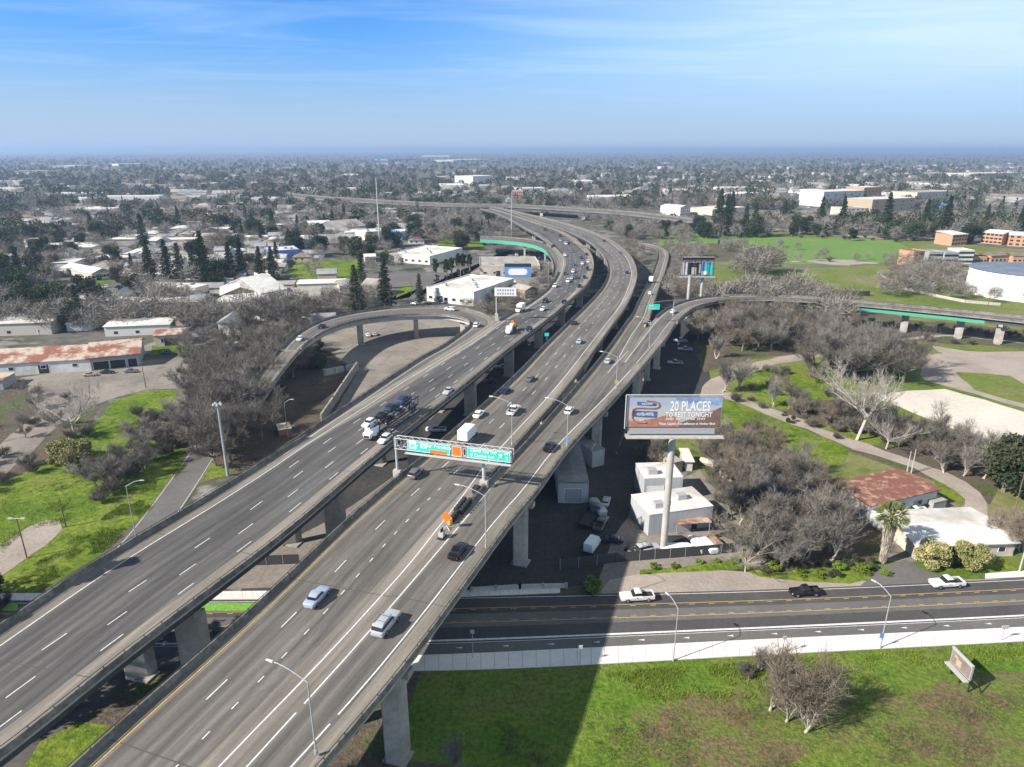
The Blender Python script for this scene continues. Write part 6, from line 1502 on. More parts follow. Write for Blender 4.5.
def proto_tree(key, objname, crown_mesh, trunk_mesh):
    PT[key] = (objname, crown_mesh, trunk_mesh)
def bare(key, h=10, spread=1.0, seed=1, twmat='twig', trmat='bark', ntw=3600, trunkf=.28, nl=6, up=.55, tw=.045, limbvis=True, multi=1, twl=.13, kids=4, objname='bare_tree', r0=.028):
    segs, tips = branchy(h, spread, seed, trunkf, nl, up, r0=r0, multi=multi, kids=kids)
    mb = MB()
    for a, b, r0, r1, lv in segs:
        if lv <= 2: mb.tube(a, b, max(r0, .03), max(r1, .02), 6 if lv == 0 else (4 if lv == 1 else 3), cap=False)
    tm = mb.mesh('trunk', M[trmat])
    P0 = []; P1 = []; W = []
    for a, b, r0, r1, lv in segs:
        if lv >= 3: P0.append(a); P1.append(b); W.append(max(.04, r0*1.6))
    ends = [s for s in segs if s[4] >= 2]
    A = np.array([tuple(s[0]) for s in ends]); B_ = np.array([tuple(s[1]) for s in ends]); D = B_-A; D /= np.linalg.norm(D, axis=1, keepdims=True)+1e-6
    idx = nr.integers(0, len(ends), ntw); t_ = nr.random((ntw, 1)); st0 = A[idx]*(1-t_)+B_[idx]*t_
    dr = D[idx]*.6+nr.normal(size=(ntw, 3))*.55; dr[:, 2] += .25; dr /= np.linalg.norm(dr, axis=1, keepdims=True)
    ln = h*twl*nr.uniform(.4, 1.1, (ntw, 1)); e0 = st0+dr*ln
    V1, F1 = slivers(np.array([tuple(p) for p in P0]), np.array([tuple(p) for p in P1]), np.array(W)); V2, F2 = slivers(st0, e0, np.full(ntw, tw))
    V = np.concatenate([V1, V2]); Fq = np.concatenate([F1, F2+len(V1)])
    proto_tree(key, objname, np_mesh('crown', V, Fq, [M[twmat]]), tm)
for i in range(4): bare(f'bare{i}', 10, [1.0,1.25,.9,1.4][i], 11+i, 'twig')
for i in range(2): bare(f'tan{i}', 9, [1.1,1.3][i], 31+i, 'twig_tan')
for i in range(3): bare(f'grey{i}', 11, [1.0,1.3,1.5][i], 41+i, 'twig_grey', ntw=5200)
bare('sycamore0', 18, 1.0, 62, 'twig_pale', 'bark_white', ntw=4600, trunkf=.3, nl=7, up=.8, tw=.035, twl=.06, r0=.016)
bare('sycamore1', 15, 1.3, 65, 'twig_pale', 'bark_white', ntw=3600, trunkf=.25, nl=7, up=.55, tw=.035, twl=.08, r0=.017)
for i in range(2): bare(f'poplar{i}', 9, .5, 71+i, 'twig_grey', 'bark_white', ntw=2600, trunkf=.2, nl=5, up=1.1, multi=2)
for i in range(2): bare(f'bush{i}', 5, 1.2, 81+i, 'twig', 'bark', ntw=4200, trunkf=.08, nl=6, up=.7, multi=3, twl=.2, kids=3, objname='bare_bush')
bare('drybush', 9, .6, 91, 'twig_tan', 'bark_white', ntw=8000, trunkf=.06, nl=5, up=1.15, multi=8, twl=.15, kids=3, objname='dry_bush')
def evergreen(key, h, w, seed, lm, n=4200, size=.55, lobes=16, objname='evergreen_tree', base=.12):
    r = random.Random(seed); g = np.random.default_rng(seed); mb = MB(); mb.tube((0,0,0), (0,0,h*.55), h*.035, h*.018, 6, cap=False); C = []
    for i in range(lobes):
        a = r.uniform(0, 6.28); zz = h*(base+(1-base)*r.random()**.8*.92); rad = w/2*math.sqrt(max(.05, 1-((zz/h-.45)/.62)**2))*r.uniform(.35,.8)
        c = Vector((math.cos(a)*rad, math.sin(a)*rad, zz)); mb.tube((0,0,h*.3), c, h*.012, h*.004, 4, cap=False)
        lr = w*r.uniform(.16,.26); k = n//lobes; u = g.normal(size=(k, 3)); u /= np.linalg.norm(u, axis=1, keepdims=True); u *= (g.random((k, 1))**.35)*lr; u[:, 2] *= .75; C.append(u+np.array(tuple(c)))
    C = np.concatenate(C); C[:, 2] = np.maximum(C[:, 2], .3); V, Fq = cards(C, g.uniform(.5, 1.2, len(C))*size)
    proto_tree(key, objname, np_mesh('crown', V, Fq, [M[lm]]), mb.mesh('trunk', M['bark']))
for i in range(3): evergreen(f'ever{i}', 11, [10,9,12][i], 101+i, ['leaf_dark','leaf_mid','leaf_dark'][i])
evergreen('olive0', 10, 11, 111, 'leaf_olive'); evergreen('gold0', 6, 7.5, 112, 'leaf_gold', n=9000, size=.32, objname='golden_shrub', base=.03); evergreen('shrub0', 2.6, 4.2, 113, 'leaf_bright', n=1500, size=.35, lobes=9, objname='shrub', base=.05)
evergreen('shrub1', 3.0, 4.5, 114, 'leaf_mid', n=1500, size=.35, lobes=9, objname='shrub', base=.05); evergreen('cyp0', 12, 3.0, 115, 'leaf_dark', n=3800, size=.35, lobes=30, objname='cypress', base=.02)
def conifer(key, h, w, seed, lm, n=5200, size=.5):
    r = random.Random(seed); g = np.random.default_rng(seed); mb = MB(); mb.tube((0,0,0), (0,0,h*.97), h*.02, .04, 7, cap=False); C = []
    nb = 90
    for i in range(nb):
        f = .1+.88*i/nb; zz = h*f; L_ = w/2*(1-f)**.75*r.uniform(.65,1.1)+.25; a = i*2.4+r.uniform(-.4,.4); e = Vector((math.cos(a)*L_, math.sin(a)*L_, zz-L_*.18))
        mb.tube((0,0,zz), e, .05, .02, 3, cap=False); k = int(n/nb*(.5+1.0*(1-f))); t_ = g.random((k, 1))**.7; c0 = np.array([0,0,zz])*(1-t_)+np.array(tuple(e))*t_; C.append(c0+g.normal(size=(k, 3))*np.array([.3,.3,.22])*(.5+L_*.16))
    C = np.concatenate(C); V, Fq = cards(C, g.uniform(.5, 1.1, len(C))*size, .4)
    proto_tree(key, 'conifer', np_mesh('crown', V, Fq, [M[lm]]), mb.mesh('trunk', M['bark']))
conifer('con0', 22, 9, 121, 'leaf_dark'); conifer('con1', 20, 8, 122, 'leaf_mid'); conifer('con2', 24, 10, 123, 'leaf_dark', size=.6)
# palm
g = np.random.default_rng(9); h = 9.0; mb = MB(); mb.tube((0,0,0), (.2,0,h), .35, .3, 10); C = []; P0 = []; P1 = []
for i in range(70):
    a = g.random()*6.28; el = g.uniform(-.5, 1.4); L_ = 2.2; d = np.array([math.cos(a)*math.cos(el), math.sin(a)*math.cos(el), math.sin(el)]); c = np.array([.2,0,h])+d*L_*.75
    for k in range(14):
        s_ = g.normal(size=3)*.35+d; s_[2] -= .15; P0.append(c); P1.append(c+s_/np.linalg.norm(s_)*1.2)
    P0.append(np.array([.2,0,h])); P1.append(c)
V, Fq = slivers(np.array(P0), np.array(P1), np.full(len(P0), .12)); palm_crown = np_mesh('crown', V, Fq, [M['leaf_palm']])
k = 1800; a = g.random(k)*6.28; z = g.uniform(1.2, h-.3, k); rr = .45+.75*(z/h)**1.5*g.uniform(.6,1.1,k); p0 = np.stack([.2*z/h+np.cos(a)*rr*.8, np.sin(a)*rr*.8, z], 1); p1 = p0+np.stack([np.cos(a)*.2, np.sin(a)*.2, -g.uniform(.5,1.3,k)], 1)
V, Fq = slivers(p0, p1, np.full(k, .14)); skirt = np_mesh('dry_skirt', V, Fq, [M['palm_dry']]); palm_trunk = mb.mesh('trunk', M['bark'])
def link(name, me, parent):
    o = bpy.data.objects.new(name, me); COL.objects.link(o); o.parent = parent; return o
def plant(key, loc, s, label, cat=None, group=None, rot=None, sz=None):
    nm, cm, tm = PT[key]
    cat = cat or {'bare_bush':'bush','dry_bush':'bush','shrub':'shrub','golden_shrub':'shrub'}.get(nm, 'tree')
    t = thing(nm, label, cat, (loc[0], loc[1], loc[2] if len(loc) > 2 else 0), rnd.uniform(0, 6.28) if rot is None else rot, group)
    t.scale = (s, s, s*(sz or 1)); link('trunk', tm, t); link('crown', cm, t); return t
p = P(882, 563); t = thing('palm_tree', 'shaggy fan palm with a dry grey skirt by the driveway', 'tree', p, .4); t.scale = (1.12,)*3; link('trunk', palm_trunk, t); link('crown', palm_crown, t); link('dry_skirt', skirt, t)
# individually placed
for key, x, y, s, lab in (
    ('sycamore1', 76, 436, 1.25, 'big white-limbed bare sycamore left of the lawn, in front of the long warehouse'),
    ('sycamore0', 857, 440, 1.45, 'tall white-branched sycamore between the trail and the pale gravel pad'),
    ('sycamore1', 886, 449, .8, 'smaller pale forked tree just right of the tall sycamore by the trail'),
    ('cyp0', 410, 272, .95, 'x'),
    ('gold0', 62, 462, 1.1, 'left golden bamboo clump below the big sycamore'), ('gold0', 82, 466, 1.15, 'right golden bamboo clump below the big sycamore'),
    ('gold0', 930, 566, .9, 'golden shrub in front of the white-roofed house, left one'), ('gold0', 966, 566, .92, 'golden shrub in front of the white-roofed house, right one'),
    ('ever1', 1003, 492, 1.25, 'dense dark evergreen tree at the right picture edge by the trail'), ('ever0', 1018, 497, 1.1, 'second dark evergreen at the right picture edge'),
    ('con1', 386, 309, 1.3, 'tall dark fir standing alone above the loop ramp'), ('con1', 357, 315, 1.25, 'dark fir left of the lone tall fir, by the tan house'), ('con0', 420, 304, .75, 'slim dark fir at the left corner of the white-roofed warehouse'),
    ('bare0', 325, 320, .9, 'bare dark tree by the loop ramp left of the firs'), 
    ('drybush', 802, 713, 1.2, 'large dry twiggy bush in the meadow beside the pavement'), ('poplar0', 760, 672, .55, 'thin pale bare sapling left of the large dry bush'), ('bush0', 745, 676, .5, 'low green-grey bush left of the large dry bush'), ('bush1', 770, 672, .6, 'low twiggy bush between the sapling and the large dry bush'),
    ('poplar1', 455, 775, .6, 'pale leafless shrub at the bottom edge under the viaduct shadow'),('bush0', 350, 785, .6, 'brown scrub at the bottom edge under the viaduct'),
    ('ever0', 32, 292, 1.3, 'round dark green tree above the white gabled workshop'), ('olive0', 44, 290, 1.2, 'olive brown rounded tree above the white gabled workshop'), ('ever2', 4, 286, 1.5, 'big dark tree at the far left edge above the sheds'),
    ('olive0', 118, 282, .9, 'olive tree at the right end of the low pale shop'), ('ever0', 300, 249, .8, 'round dark tree left of the long grey hall'), ('ever2', 463, 250, 1.2, 'dark spreading tree on the lawn right of the cypresses'), ('ever0', 383, 262, .5, 'small dark round tree beside the guard house'), ('ever1', 389, 262, .5, 'small mid green tree beside the guard house'),
    ('shrub0', 592, 590, .9, 'bright shrub in the shade left of the driveway'), ('sycamore1', 745, 572, .62, 'pale slim bare tree at the verge right of the yard'), ('drybush', 1022, 552, 1.1, 'rusty-leaved tree at the right edge beside the white-roofed house'),
    ('drybush', 1003, 546, .9, 'rust-tinted twiggy tree over the right end of the white roof'),
    ('poplar0', 722, 392, 1.25, 'slender pale bare tree at the trail fork, left of the pair'), ('poplar1', 738, 390, 1.3, 'slender pale bare tree at the trail fork, right of the pair')):
    if lab == 'x': continue
    plant(key, P(x, y), s, lab, rot=(x*1.7) % 6.28)
# darken the rust bush: own crown material
con_px = [(152,286,.95),(170,286,.85),(182,286,.95),(196,286,.85),(206,285,1.0),(232,284,.95),(243,283,.85),(262,285,.72),(274,284,.85),(145,250,1.0)]
for i, (x, y, s) in enumerate(con_px): plant(['con0','con2','con1'][i % 3], P(x, y), s*1.35, ['leftmost','second','third','fourth','fifth (middle)','sixth','seventh','eighth','rightmost'][i]+' dark conical tree in the row beyond the yards, counted from the left' if i < 9 else 'dark conical tree standing alone behind the conical row', group='dark conical trees in a row beyond the yards', sz=1.0)
for i, (x, y) in enumerate([(436,282),(447,283),(452,281),(459,276),(464,276),(470,277)]): plant('cyp0', P(x, y), 1.3, ['leftmost','second','third','fourth','fifth','rightmost'][i]+' dark column tree in the cypress group beside the white plant', group='cypress group beside the white plant')
for tx, ty, hh_, lab in ((146,558,35,'tall conifer outside the left edge that shades the viaduct, farthest'),(108,574,34,'tall conifer outside the left edge that shades the viaduct, middle'),(40,612,33,'tall conifer outside the left edge that shades the viaduct, nearest')):
    q = Pd(tx, ty); k_ = (hh_-q.z)/math.tan(SUN_EL); plant('con2', (q.x-math.cos(SUN_AZ)*k_, q.y-math.sin(SUN_AZ)*k_, 0), hh_/24, lab)
    if False: print('CONIF', Q((q.x-math.cos(SUN_AZ)*k_, q.y-math.sin(SUN_AZ)*k_, hh_)), Q((q.x-math.cos(SUN_AZ)*k_, q.y-math.sin(SUN_AZ)*k_, 0)))
# groves -------------------------------------------------------
DK = [(rb, rb.poly2d()) for rb in (rA, rB, rC, rC1, rC2, rD, rD2, rG, rE)]
DKB = []
for rb, pl in DK:
    xs = [q[0] for q in pl]; ys = [q[1] for q in pl]; DKB.append((min(xs)-4, max(xs)+4, min(ys)-4, max(ys)+4, rb, [((a+b)/2, (b-a).length/2) for a, b in rb.st]))
def on_deck(x, y, m=2.5):
    for x0, x1, y0, y1, rb, mids in DKB:
        if x0 <= x <= x1 and y0 <= y <= y1:
            for c, hw in mids:
                if (c.x-x)**2+(c.y-y)**2 < (hw+m)**2: return True
    return False
def in_foot(x, y, m=2.0):
    for a, b, d, n, L_, dep in FOOT:
        u = (x-a.x)*d.x+(y-a.y)*d.y; v = (x-a.x)*n.x+(y-a.y)*n.y
        if -m < u < L_+m and -m < v < dep+m: return True
    return False
LIST = []   # kind, x, y, scale, key, label, group
def grove(poly, n, keys, smin, smax, label, group, mind=3.0, deckm=2.5, foot=True):
    gx = sorted(q[0] for q in poly); gy = sorted(P(*q).y for q in poly); xa, xb, ym = gx[0]+(gx[-1]-gx[0])/3, gx[0]+(gx[-1]-gx[0])*2/3, (gy[0]+gy[-1])/2
    w = [P(*q).xy for q in poly]; xs = [q.x for q in w]; ys = [q.y for q in w]; got = []; tries = 0; wp = [(q.x, q.y) for q in w]
    while len(got) < n and tries < n*25:
        tries += 1; x, y = rnd.uniform(min(xs), max(xs)), rnd.uniform(min(ys), max(ys))
        if not inpoly(x, y, wp) or on_deck(x, y, deckm) or (foot and in_foot(x, y)): continue
        if any((x-a)**2+(y-b)**2 < mind*mind for a, b in got): continue
        got.append((x, y)); sc_ = rnd.uniform(smin, smax); ppx = Q((x, y, 0))[0]
        if n > 3: lb = f"{'larger' if sc_ > (smin+smax)/2 else 'smaller'} {label}, {'front' if y < ym else 'back'} {'left' if ppx < xa else 'right' if ppx > xb else 'middle'}"
        else: lb = label
        LIST.append((math.hypot(x, y), x, y, sc_, rnd.choice(keys), lb, group))
BG = ['bare0','bare1','bare2','bare3','grey0','grey1','bare1']; GR = ['grey0','grey1','grey2','bare1','bare3','bare0','tan0','bare2','bare0','poplar0']; TN = ['tan0','tan1','grey0','bare2']
grove([(196,455),(222,472),(262,440),(285,400),(300,372),(292,350),(270,352),(240,366),(212,386),(196,420)], 74, GR, .95, 1.4, 'leafless grey tree in the thicket left of the loop ramp', 'thicket left of the loop ramp', 3.6)
grove([(90,495),(108,508),(135,478),(185,445),(210,430),(190,418),(150,440),(120,462)], 30, ['bush0','bush1','grey0'], .5, .95, 'grey bush in the hedge between the two lawns', 'hedge bushes between the left lawns', 2.6)
grove([(55,440),(150,408),(190,396),(200,420),(120,436),(70,470)], 12, ['bush0','bush1'], .5, .8, 'brown bush under the big left sycamore', 'bushes under the left sycamore', 3)
grove([(258,378),(300,366),(303,388),(270,402)], 9, GR, 1.1, 1.4, 'grey tree in front of the lower end of the loop ramp', 'trees at the lower end of the loop ramp', 3, 0.3)
grove([(306,352),(322,350),(318,372),(303,372)], 4, ['ever0','olive0'], .5, .7, 'dark tree under the loop ramp', 'dark trees under the loop ramp', 2.5, -4)
grove([(0,395),(60,385),(100,400),(60,440),(20,440),(-20,430)], 9, ['bush1','tan0','bare2'], .45, .7, 'thin bare tree on the scrub left of the big sycamore', 'scrub trees at the left edge', 5)
grove([(-30,500),(30,480),(45,455),(30,445),(-30,470)], 7, ['bush0','bush1'], .6, .9, 'dark bush along the left street', 'bushes by the left street', 4)
grove([(-60,620),(-10,600),(12,600),(30,590),(-30,640)], 5, ['ever1','bush1'], .5, .7, 'dark tree at the bottom left', 'trees at the bottom left', 4)
grove([(-190,700),(-60,640),(-25,618),(-60,606),(-180,640)], 9, ['con0','ever0','ever2'], .95, 1.15, 'tall dark tree at the left picture edge', 'tall trees at the left edge', 5)
grove([(180,395),(262,352),(280,330),(262,330),(190,340),(178,360),(184,380)], 26, BG, .6, .9, 'bare tree around the small garage and trailer', 'bare trees by the small garage', 5.5)
grove([(-40,338),(160,330),(300,330),(320,318),(240,318),(100,322),(-40,325)], 46, BG, 1.0, 1.55, 'bare tree in the line behind the long rusty warehouse', 'tree line behind the rusty warehouse', 5.5)
grove([(200,330),(300,340),(330,318),(390,306),(380,296),(330,300),(260,312),(200,318)], 34, BG, .85, 1.3, 'bare tree beyond the loop ramp', 'bare trees beyond the loop ramp', 5.5)
grove([(440,300),(490,318),(530,300),(545,285),(520,292),(480,300)], 22, BG, .5, .8, 'bare tree in the wedge by the message board', 'bare trees in the wedge by the message board', 4)
grove([(536,285),(552,290),(557,278),(548,268),(535,276)], 8, ['tan0','tan1'], .6, .85, 'brown bare tree inside the curve of the left viaduct', 'brown trees inside the curve', 5)
grove([(690,325),(712,306),(750,302),(815,304),(850,315),(842,345),(800,350),(760,352),(715,362),(700,350)], 84, GR+TN, 1.1, 1.6, 'leafless tree in the large thicket right of the ramp', 'large thicket right of the ramp', 4.2)
grove([(656,300),(690,300),(715,292),(690,285),(672,280)], 20, GR, .7, 1.0, 'grey tree by the smaller billboard posts', 'trees at the smaller billboard', 4.5)
grove([(664,262),(675,285),(700,282),(705,258),(690,240),(672,240)], 26, GR+BG, .75, 1.1, 'grey tree beyond the straight ramp', 'trees beyond the straight ramp', 5)
grove([(620,242),(632,270),(648,262),(640,250)], 14, BG, .6, .9, 'bare tree beside the straight ramp', 'trees between viaduct and ramp', 5)
grove([(545,213),(600,226),(625,242),(650,240),(690,240),(700,226),(640,218),(580,212)], 120, BG+GR+['ever0'], .85, 1.25, 'grey bare tree outside the curve of the middle viaduct', 'woods outside the viaduct curve', 6)
grove([(430,246),(500,250),(541,230),(515,219),(490,212),(450,212),(420,225)], 70, GR+TN, .9, 1.4, 'grey tree in the grove where the viaducts vanish', 'grove left of the vanishing viaducts', 7)
grove([(300,225),(430,240),(440,215),(500,209),(420,209),(330,205)], 90, BG+['ever0','ever2','bare2'], .9, 1.35, 'tree in the wood before the distant viaduct', 'wood before the distant viaduct', 8)
grove([(710,470),(745,565),(765,572),(830,566),(845,545),(832,505),(800,480),(760,455),(720,445)], 50, ['grey0','grey1','tan0','bare0','bare2','tan1','poplar0','poplar1','bare3'], .6, 1.3, 'leafless tree in the thicket right of the billboard', 'thicket between billboard and workshop', 3.6)
grove([(762,405),(800,415),(850,432),(900,448),(960,470),(1000,486),(1000,470),(950,444),(900,428),(850,418),(800,404)], 38, ['bush0','bush1','poplar0','poplar1','bare2','tan0','bare0'], .4, 1.1, 'bush or sapling along the far side of the trail', 'bushes along the trail', 3.4)
grove([(930,470),(1010,490),(1030,470),(960,450)], 12, ['poplar0','poplar1'], .9, 1.1, 'slender pale tree right of the trail', 'slender trees right of the trail', 3)
grove([(810,376),(835,384),(880,392),(915,384),(905,372),(860,362),(825,356)], 17, ['grey0','grey1','bare1','bare3'], 1.35, 1.95, 'dense grey tree in the clump above the gravel pad', 'clump above the gravel pad', 5)
grove([(738,282),(770,284),(778,272),(745,270)], 9, ['grey1','grey2','bare1','grey0'], 1.5, 2.0, 'big round grey tree on the field right of the smaller billboard', 'round grey trees on the field', 6)
grove([(735,446),(760,452),(772,440),(745,428)], 7, ['tan0','bush1'], .5, .8, 'pale bush right of the billboard face', 'bushes right of the billboard', 4)
grove([(870,296),(935,300),(1030,305),(1030,296),(930,290),(905,280),(880,284)], 30, GR, .7, 1.2, 'grey tree near the round tank', 'grey trees near the round tank', 6)
grove([(880,272),(915,292),(960,294),(970,275),(900,265)], 30, ['tan0']+GR, .7, 1.2, 'pale tree before the townhouses', 'pale trees before the townhouses', 6)
grove([(690,238),(720,240),(800,236),(880,240),(960,244),(1040,250),(1040,228),(960,222),(880,222),(800,222),(720,220)], 190, ['ever0','ever2','bare1','grey1','bare3','ever1','bare0','con2'], 1.1, 1.7, 'tree in the dark belt behind the right fields', 'tree belt behind the right fields', 7)
grove([(716,250),(735,254),(750,248),(722,240)], 6, GR, .8, 1.0, 'bush at the foot of the black bent pole', 'bushes at the black pole', 5)
grove([(775,250),(800,254),(800,248),(780,246)], 3, GR, .6, .8, 'lone grey tree on the bright green field', 'lone trees on the green field', 8)
grove([(860,312),(1040,330),(1040,322),(870,308)], 16, ['bush0','bush1'], .4, .7, 'low bush in front of the right ramp beam', 'bushes below the right ramp', 6)
grove([(725,400),(840,440),(850,435),(760,402),(742,392)], 12, ['bush0','bush1','shrub1'], .2, .7, 'small bush on the near side of the trail', 'bushes on the lawn by the trail', 5)
grove([(640,571),(735,563),(735,560),(640,568)], 5, ['shrub0'], .3, .5, 'low weed clump at the yard fence', 'weeds at the yard fence', 3)
grove([(765,578),(890,576),(880,566),(840,562),(770,566)], 12, ['shrub0','shrub1'], .4, .7, 'low green shrub on the verge left of the palm', 'green shrubs left of the palm', 3)
grove([(0,768),(40,745),(30,735),(-20,765)], 4, ['shrub0'], .5, .8, 'weed clump glimpsed under the left viaduct', 'weeds under the left viaduct', 3)
grove([(640,465),(660,470),(655,455),(640,450)], 5, ['bare2','poplar0'], .55, .75, 'bare tree at the edge of the viaduct shadow', 'bare trees at the shadow edge', 3)
grove([(660,236),(780,238),(895,243),(900,238),(780,233),(660,231)], 30, ['bush0','bush1','ever1'], .7, 1.3, 'bush in the row behind the bright green field', 'bush row behind the green field', 8)
grove([(795,262),(880,264),(910,262),(900,258),(820,258)], 8, ['bush0','grey0','tan0'], .5, .9, 'small tree along the field lane', 'small trees by the field lane', 8)
grove([(855,320),(930,325),(1030,335),(1030,348),(940,345),(860,335)], 26, ['bush0','bush1'], .3, .8, 'low bramble on the field below the right ramp', 'brambles below the right ramp', 4)
grove([(730,375),(800,365),(850,385),(860,400),(800,400),(750,392)], 16, ['bush0','bush1','tan0'], .3, .8, 'scrubby bush on the grass above the trail', 'bushes above the trail', 3)
grove([(712,309),(750,305),(806,305),(806,314),(750,318),(716,320)], 14, ['grey0','grey1','bare1','bare3','bare0'], 1.45, 1.8, 'tall bare tree that hides the right ramp', 'tall bare trees hiding the right ramp', 4, 1.0)
grove([(236,415),(262,378),(290,372),(300,385),(285,400),(262,420)], 12, ['grey0','grey1','bare1','bare3'], 1.2, 1.6, 'tall bare tree hiding the low end of the loop ramp', 'tall bare trees hiding the loop ramp end', 3, -1.5)
# town trees
EX = [[(60,280),(140,276),(125,300),(40,303),(50,292)],[(330,275),(440,272),(470,285),(440,300),(380,296),(350,284)],[(480,262),(562,262),(556,290),(520,300),(440,300)],[(110,312),(240,308),(260,326),(110,330)],[(283,272),(300,261),(362,261),(362,275),(335,280),(300,278)],[(780,190),(830,200),(820,214),(770,205)],
      [(385,258),(440,250),(480,246),(400,244)],[(300,250),(362,250),(362,240),(300,242)],[(20,378),(200,355),(270,352),(270,362),(180,392),(0,480)]]
EXW = [[tuple(P(*q).xy) for q in e] for e in EX]
HOUSES = []
TG = {'ev': ('dark evergreen among the town houses', 'dark evergreens in the town'), 'ba': ('bare grey tree among the town houses', 'bare trees in the town'), 'co': ('pointed dark conifer among the town houses', 'pointed conifers in the town')}
hr = random.Random(21)
from mathutils import noise as mno
def town(y0, y1, x0, x1, n, what):
    """even over the picture's ground distance bands: nearer bands hold fewer, far bands more"""
    k = 0; tries = 0
    while k < n and tries < n*10:
        tries += 1; py = hr.uniform(y0, y1); px = hr.uniform(x0, x1)
        if px > 500 and py > 226 - (0 if px < 700 else 4): continue
        p = P(px, py); x, y = p.x, p.y
        nv = mno.noise(Vector((x*.0065, y*.0042, 3.1)))+.5*mno.noise(Vector((x*.02, y*.013, 7)))
        if what == 'house' and nv > .12+hr.uniform(-.12, .2): continue
        if what == 'tree' and nv < -.12+hr.uniform(-.22, .22): continue
        if any(inpoly(x, y, e) for e in EXW) or on_deck(x, y, 4) or in_foot(x, y, 3): continue
        if what == 'house':
            if any((x-a)**2+(y-b)**2 < 13**2 for a, b, *_ in HOUSES[-400:]): continue
            HOUSES.append((x, y, math.hypot(x, y)))
        else:
            u = hr.random()-.35*mno.noise(Vector((x*.012, y*.008, 11)))
            if u < (.27 if py > 200 else .33): key = hr.choice(['ever0','ever1','ever2','ever2','olive0']); tg = TG['ev']; s = hr.uniform(.8, 1.55)
            elif u < (.36 if py > 200 else .4): key = hr.choice(['con0','con1','con2']); tg = TG['co']; s = hr.uniform(.55, 1.0)
            else: key = hr.choice(BG+['tan0','tan1','grey2']); tg = TG['ba']; s = hr.uniform(.8, 1.5)
            LIST.append((math.hypot(x, y), x, y, s, key, f"{'large' if s > 1 else 'small'} {tg[0]}, {'left edge' if px < 80 else 'left' if px < 200 else 'left of centre' if px < 400 else 'centre' if px < 620 else 'right'} of the picture, {'near' if py > 250 else 'middle' if py > 225 else 'far'}", tg[1]))
        k += 1
town(250, 332, -40, 330, 95, 'house'); town(205, 250, -40, 420, 330, 'house'); town(180, 205, -40, 1060, 420, 'house'); town(163, 180, -40, 1060, 330, 'house')
town(250, 330, -40, 400, 170, 'tree'); town(205, 250, -40, 520, 720, 'tree'); town(190, 210, -40, 1060, 2300, 'tree'); town(176, 190, -40, 1060, 3600, 'tree'); town(164, 176, -40, 1060, 4500, 'tree'); town(152.5, 164, -40, 1060, 7000, 'tree')
LIST.sort(key=lambda q: q[0])
fam = lambda k: 'b' if k.startswith(('bare','tan','grey','poplar','syc')) else ('c' if k.startswith('con') else ('s' if k.startswith(('bush','shrub','dry')) else 'e'))
CAP = {'b': 300, 'c': 60, 'e': 160, 's': 300}; cnt = {}
REST = []
for d, x, y, s, key, lab, grp in LIST:
    f = fam(key); cnt[f] = cnt.get(f, 0)+1
    if cnt[f] <= CAP[f]: plant(key, (x, y, 0), s, lab, group=grp)
    else: REST.append((d, x, y, s, key))
# everything farther: one mesh of foliage clumps
def lod(f, n, seed):
    g = np.random.default_rng(seed)
    if f == 'c':
        z = g.random(n)**1.3; a = g.random(n)*6.28; r = 4.5*(1-z)*g.uniform(.5,1,n); C = np.stack([np.cos(a)*r, np.sin(a)*r, 1+z*21], 1); V, Fq = cards(C, g.uniform(1.2,2.4,n)*(60/n)**.5)
    elif f == 'e':
        u = g.normal(size=(n, 3)); u /= np.linalg.norm(u, axis=1, keepdims=True); u *= g.uniform(.6,1,(n,1)); C = u*np.array([5.2,5.2,4.8])+np.array([0,0,6]); V, Fq = cards(C, g.uniform(1.4,2.8,n)*(60/n)**.5)
    else:
        u = g.normal(size=(n, 3)); u /= np.linalg.norm(u, axis=1, keepdims=True); u *= g.uniform(.5,1,(n,1)); C = u*np.array([5,5,3.8])+np.array([0,0,6]); P0 = C*np.array([.8,.8,1])-np.array([0,0,.5]); V, Fq = slivers(P0, C+g.normal(size=(n,3))*.9+u*.3, np.full(n, .6)*(60/n)**.6)
    return V.reshape(-1, 4, 3)
LOD = {(f, lv): [lod(f, n, 7*i+3) for i in range(4)] for f in 'bce' for lv, n in enumerate((520, 220, 80, 30))}
for f in 'bce':
    items = [q for q in REST if fam(q[4]) == f]; VV = []; MI = []
    for d, x, y, s, key in items:
        lv = 0 if d < 700 else 1 if d < 1200 else 2 if d < 2200 else 3
        v = LOD[(f, lv)][hr.randrange(4)]; a = hr.random()*6.28; c_, s_ = math.cos(a), math.sin(a); Rm = np.array([[c_, s_, 0], [-s_, c_, 0], [0, 0, 1]])
        VV.append((v@Rm)*s+np.array([x, y, 0])); MI.append(np.full(len(v), hr.randrange(2)))
    if not VV: continue
    V = np.concatenate(VV).reshape(-1, 3); MI = np.concatenate(MI); mats = {'b': [M['twig'], M['twig_grey']], 'c': [M['leaf_dark'], M['leaf_mid']], 'e': [M['leaf_dark'], M['leaf_olive']]}[f]
    o = bpy.data.objects.new({'b': 'distant_bare_trees', 'c': 'distant_conifers', 'e': 'distant_evergreens'}[f], np_mesh('distant_trees', V, np.arange(len(V)).reshape(-1, 4), mats, MI)); COL.objects.link(o); tag(o, {'b': 'mass of grey bare trees covering the far town', 'c': 'scattered pointed conifers across the far town', 'e': 'dark evergreen crowns across the far town'}[f], 'trees', kind='stuff')
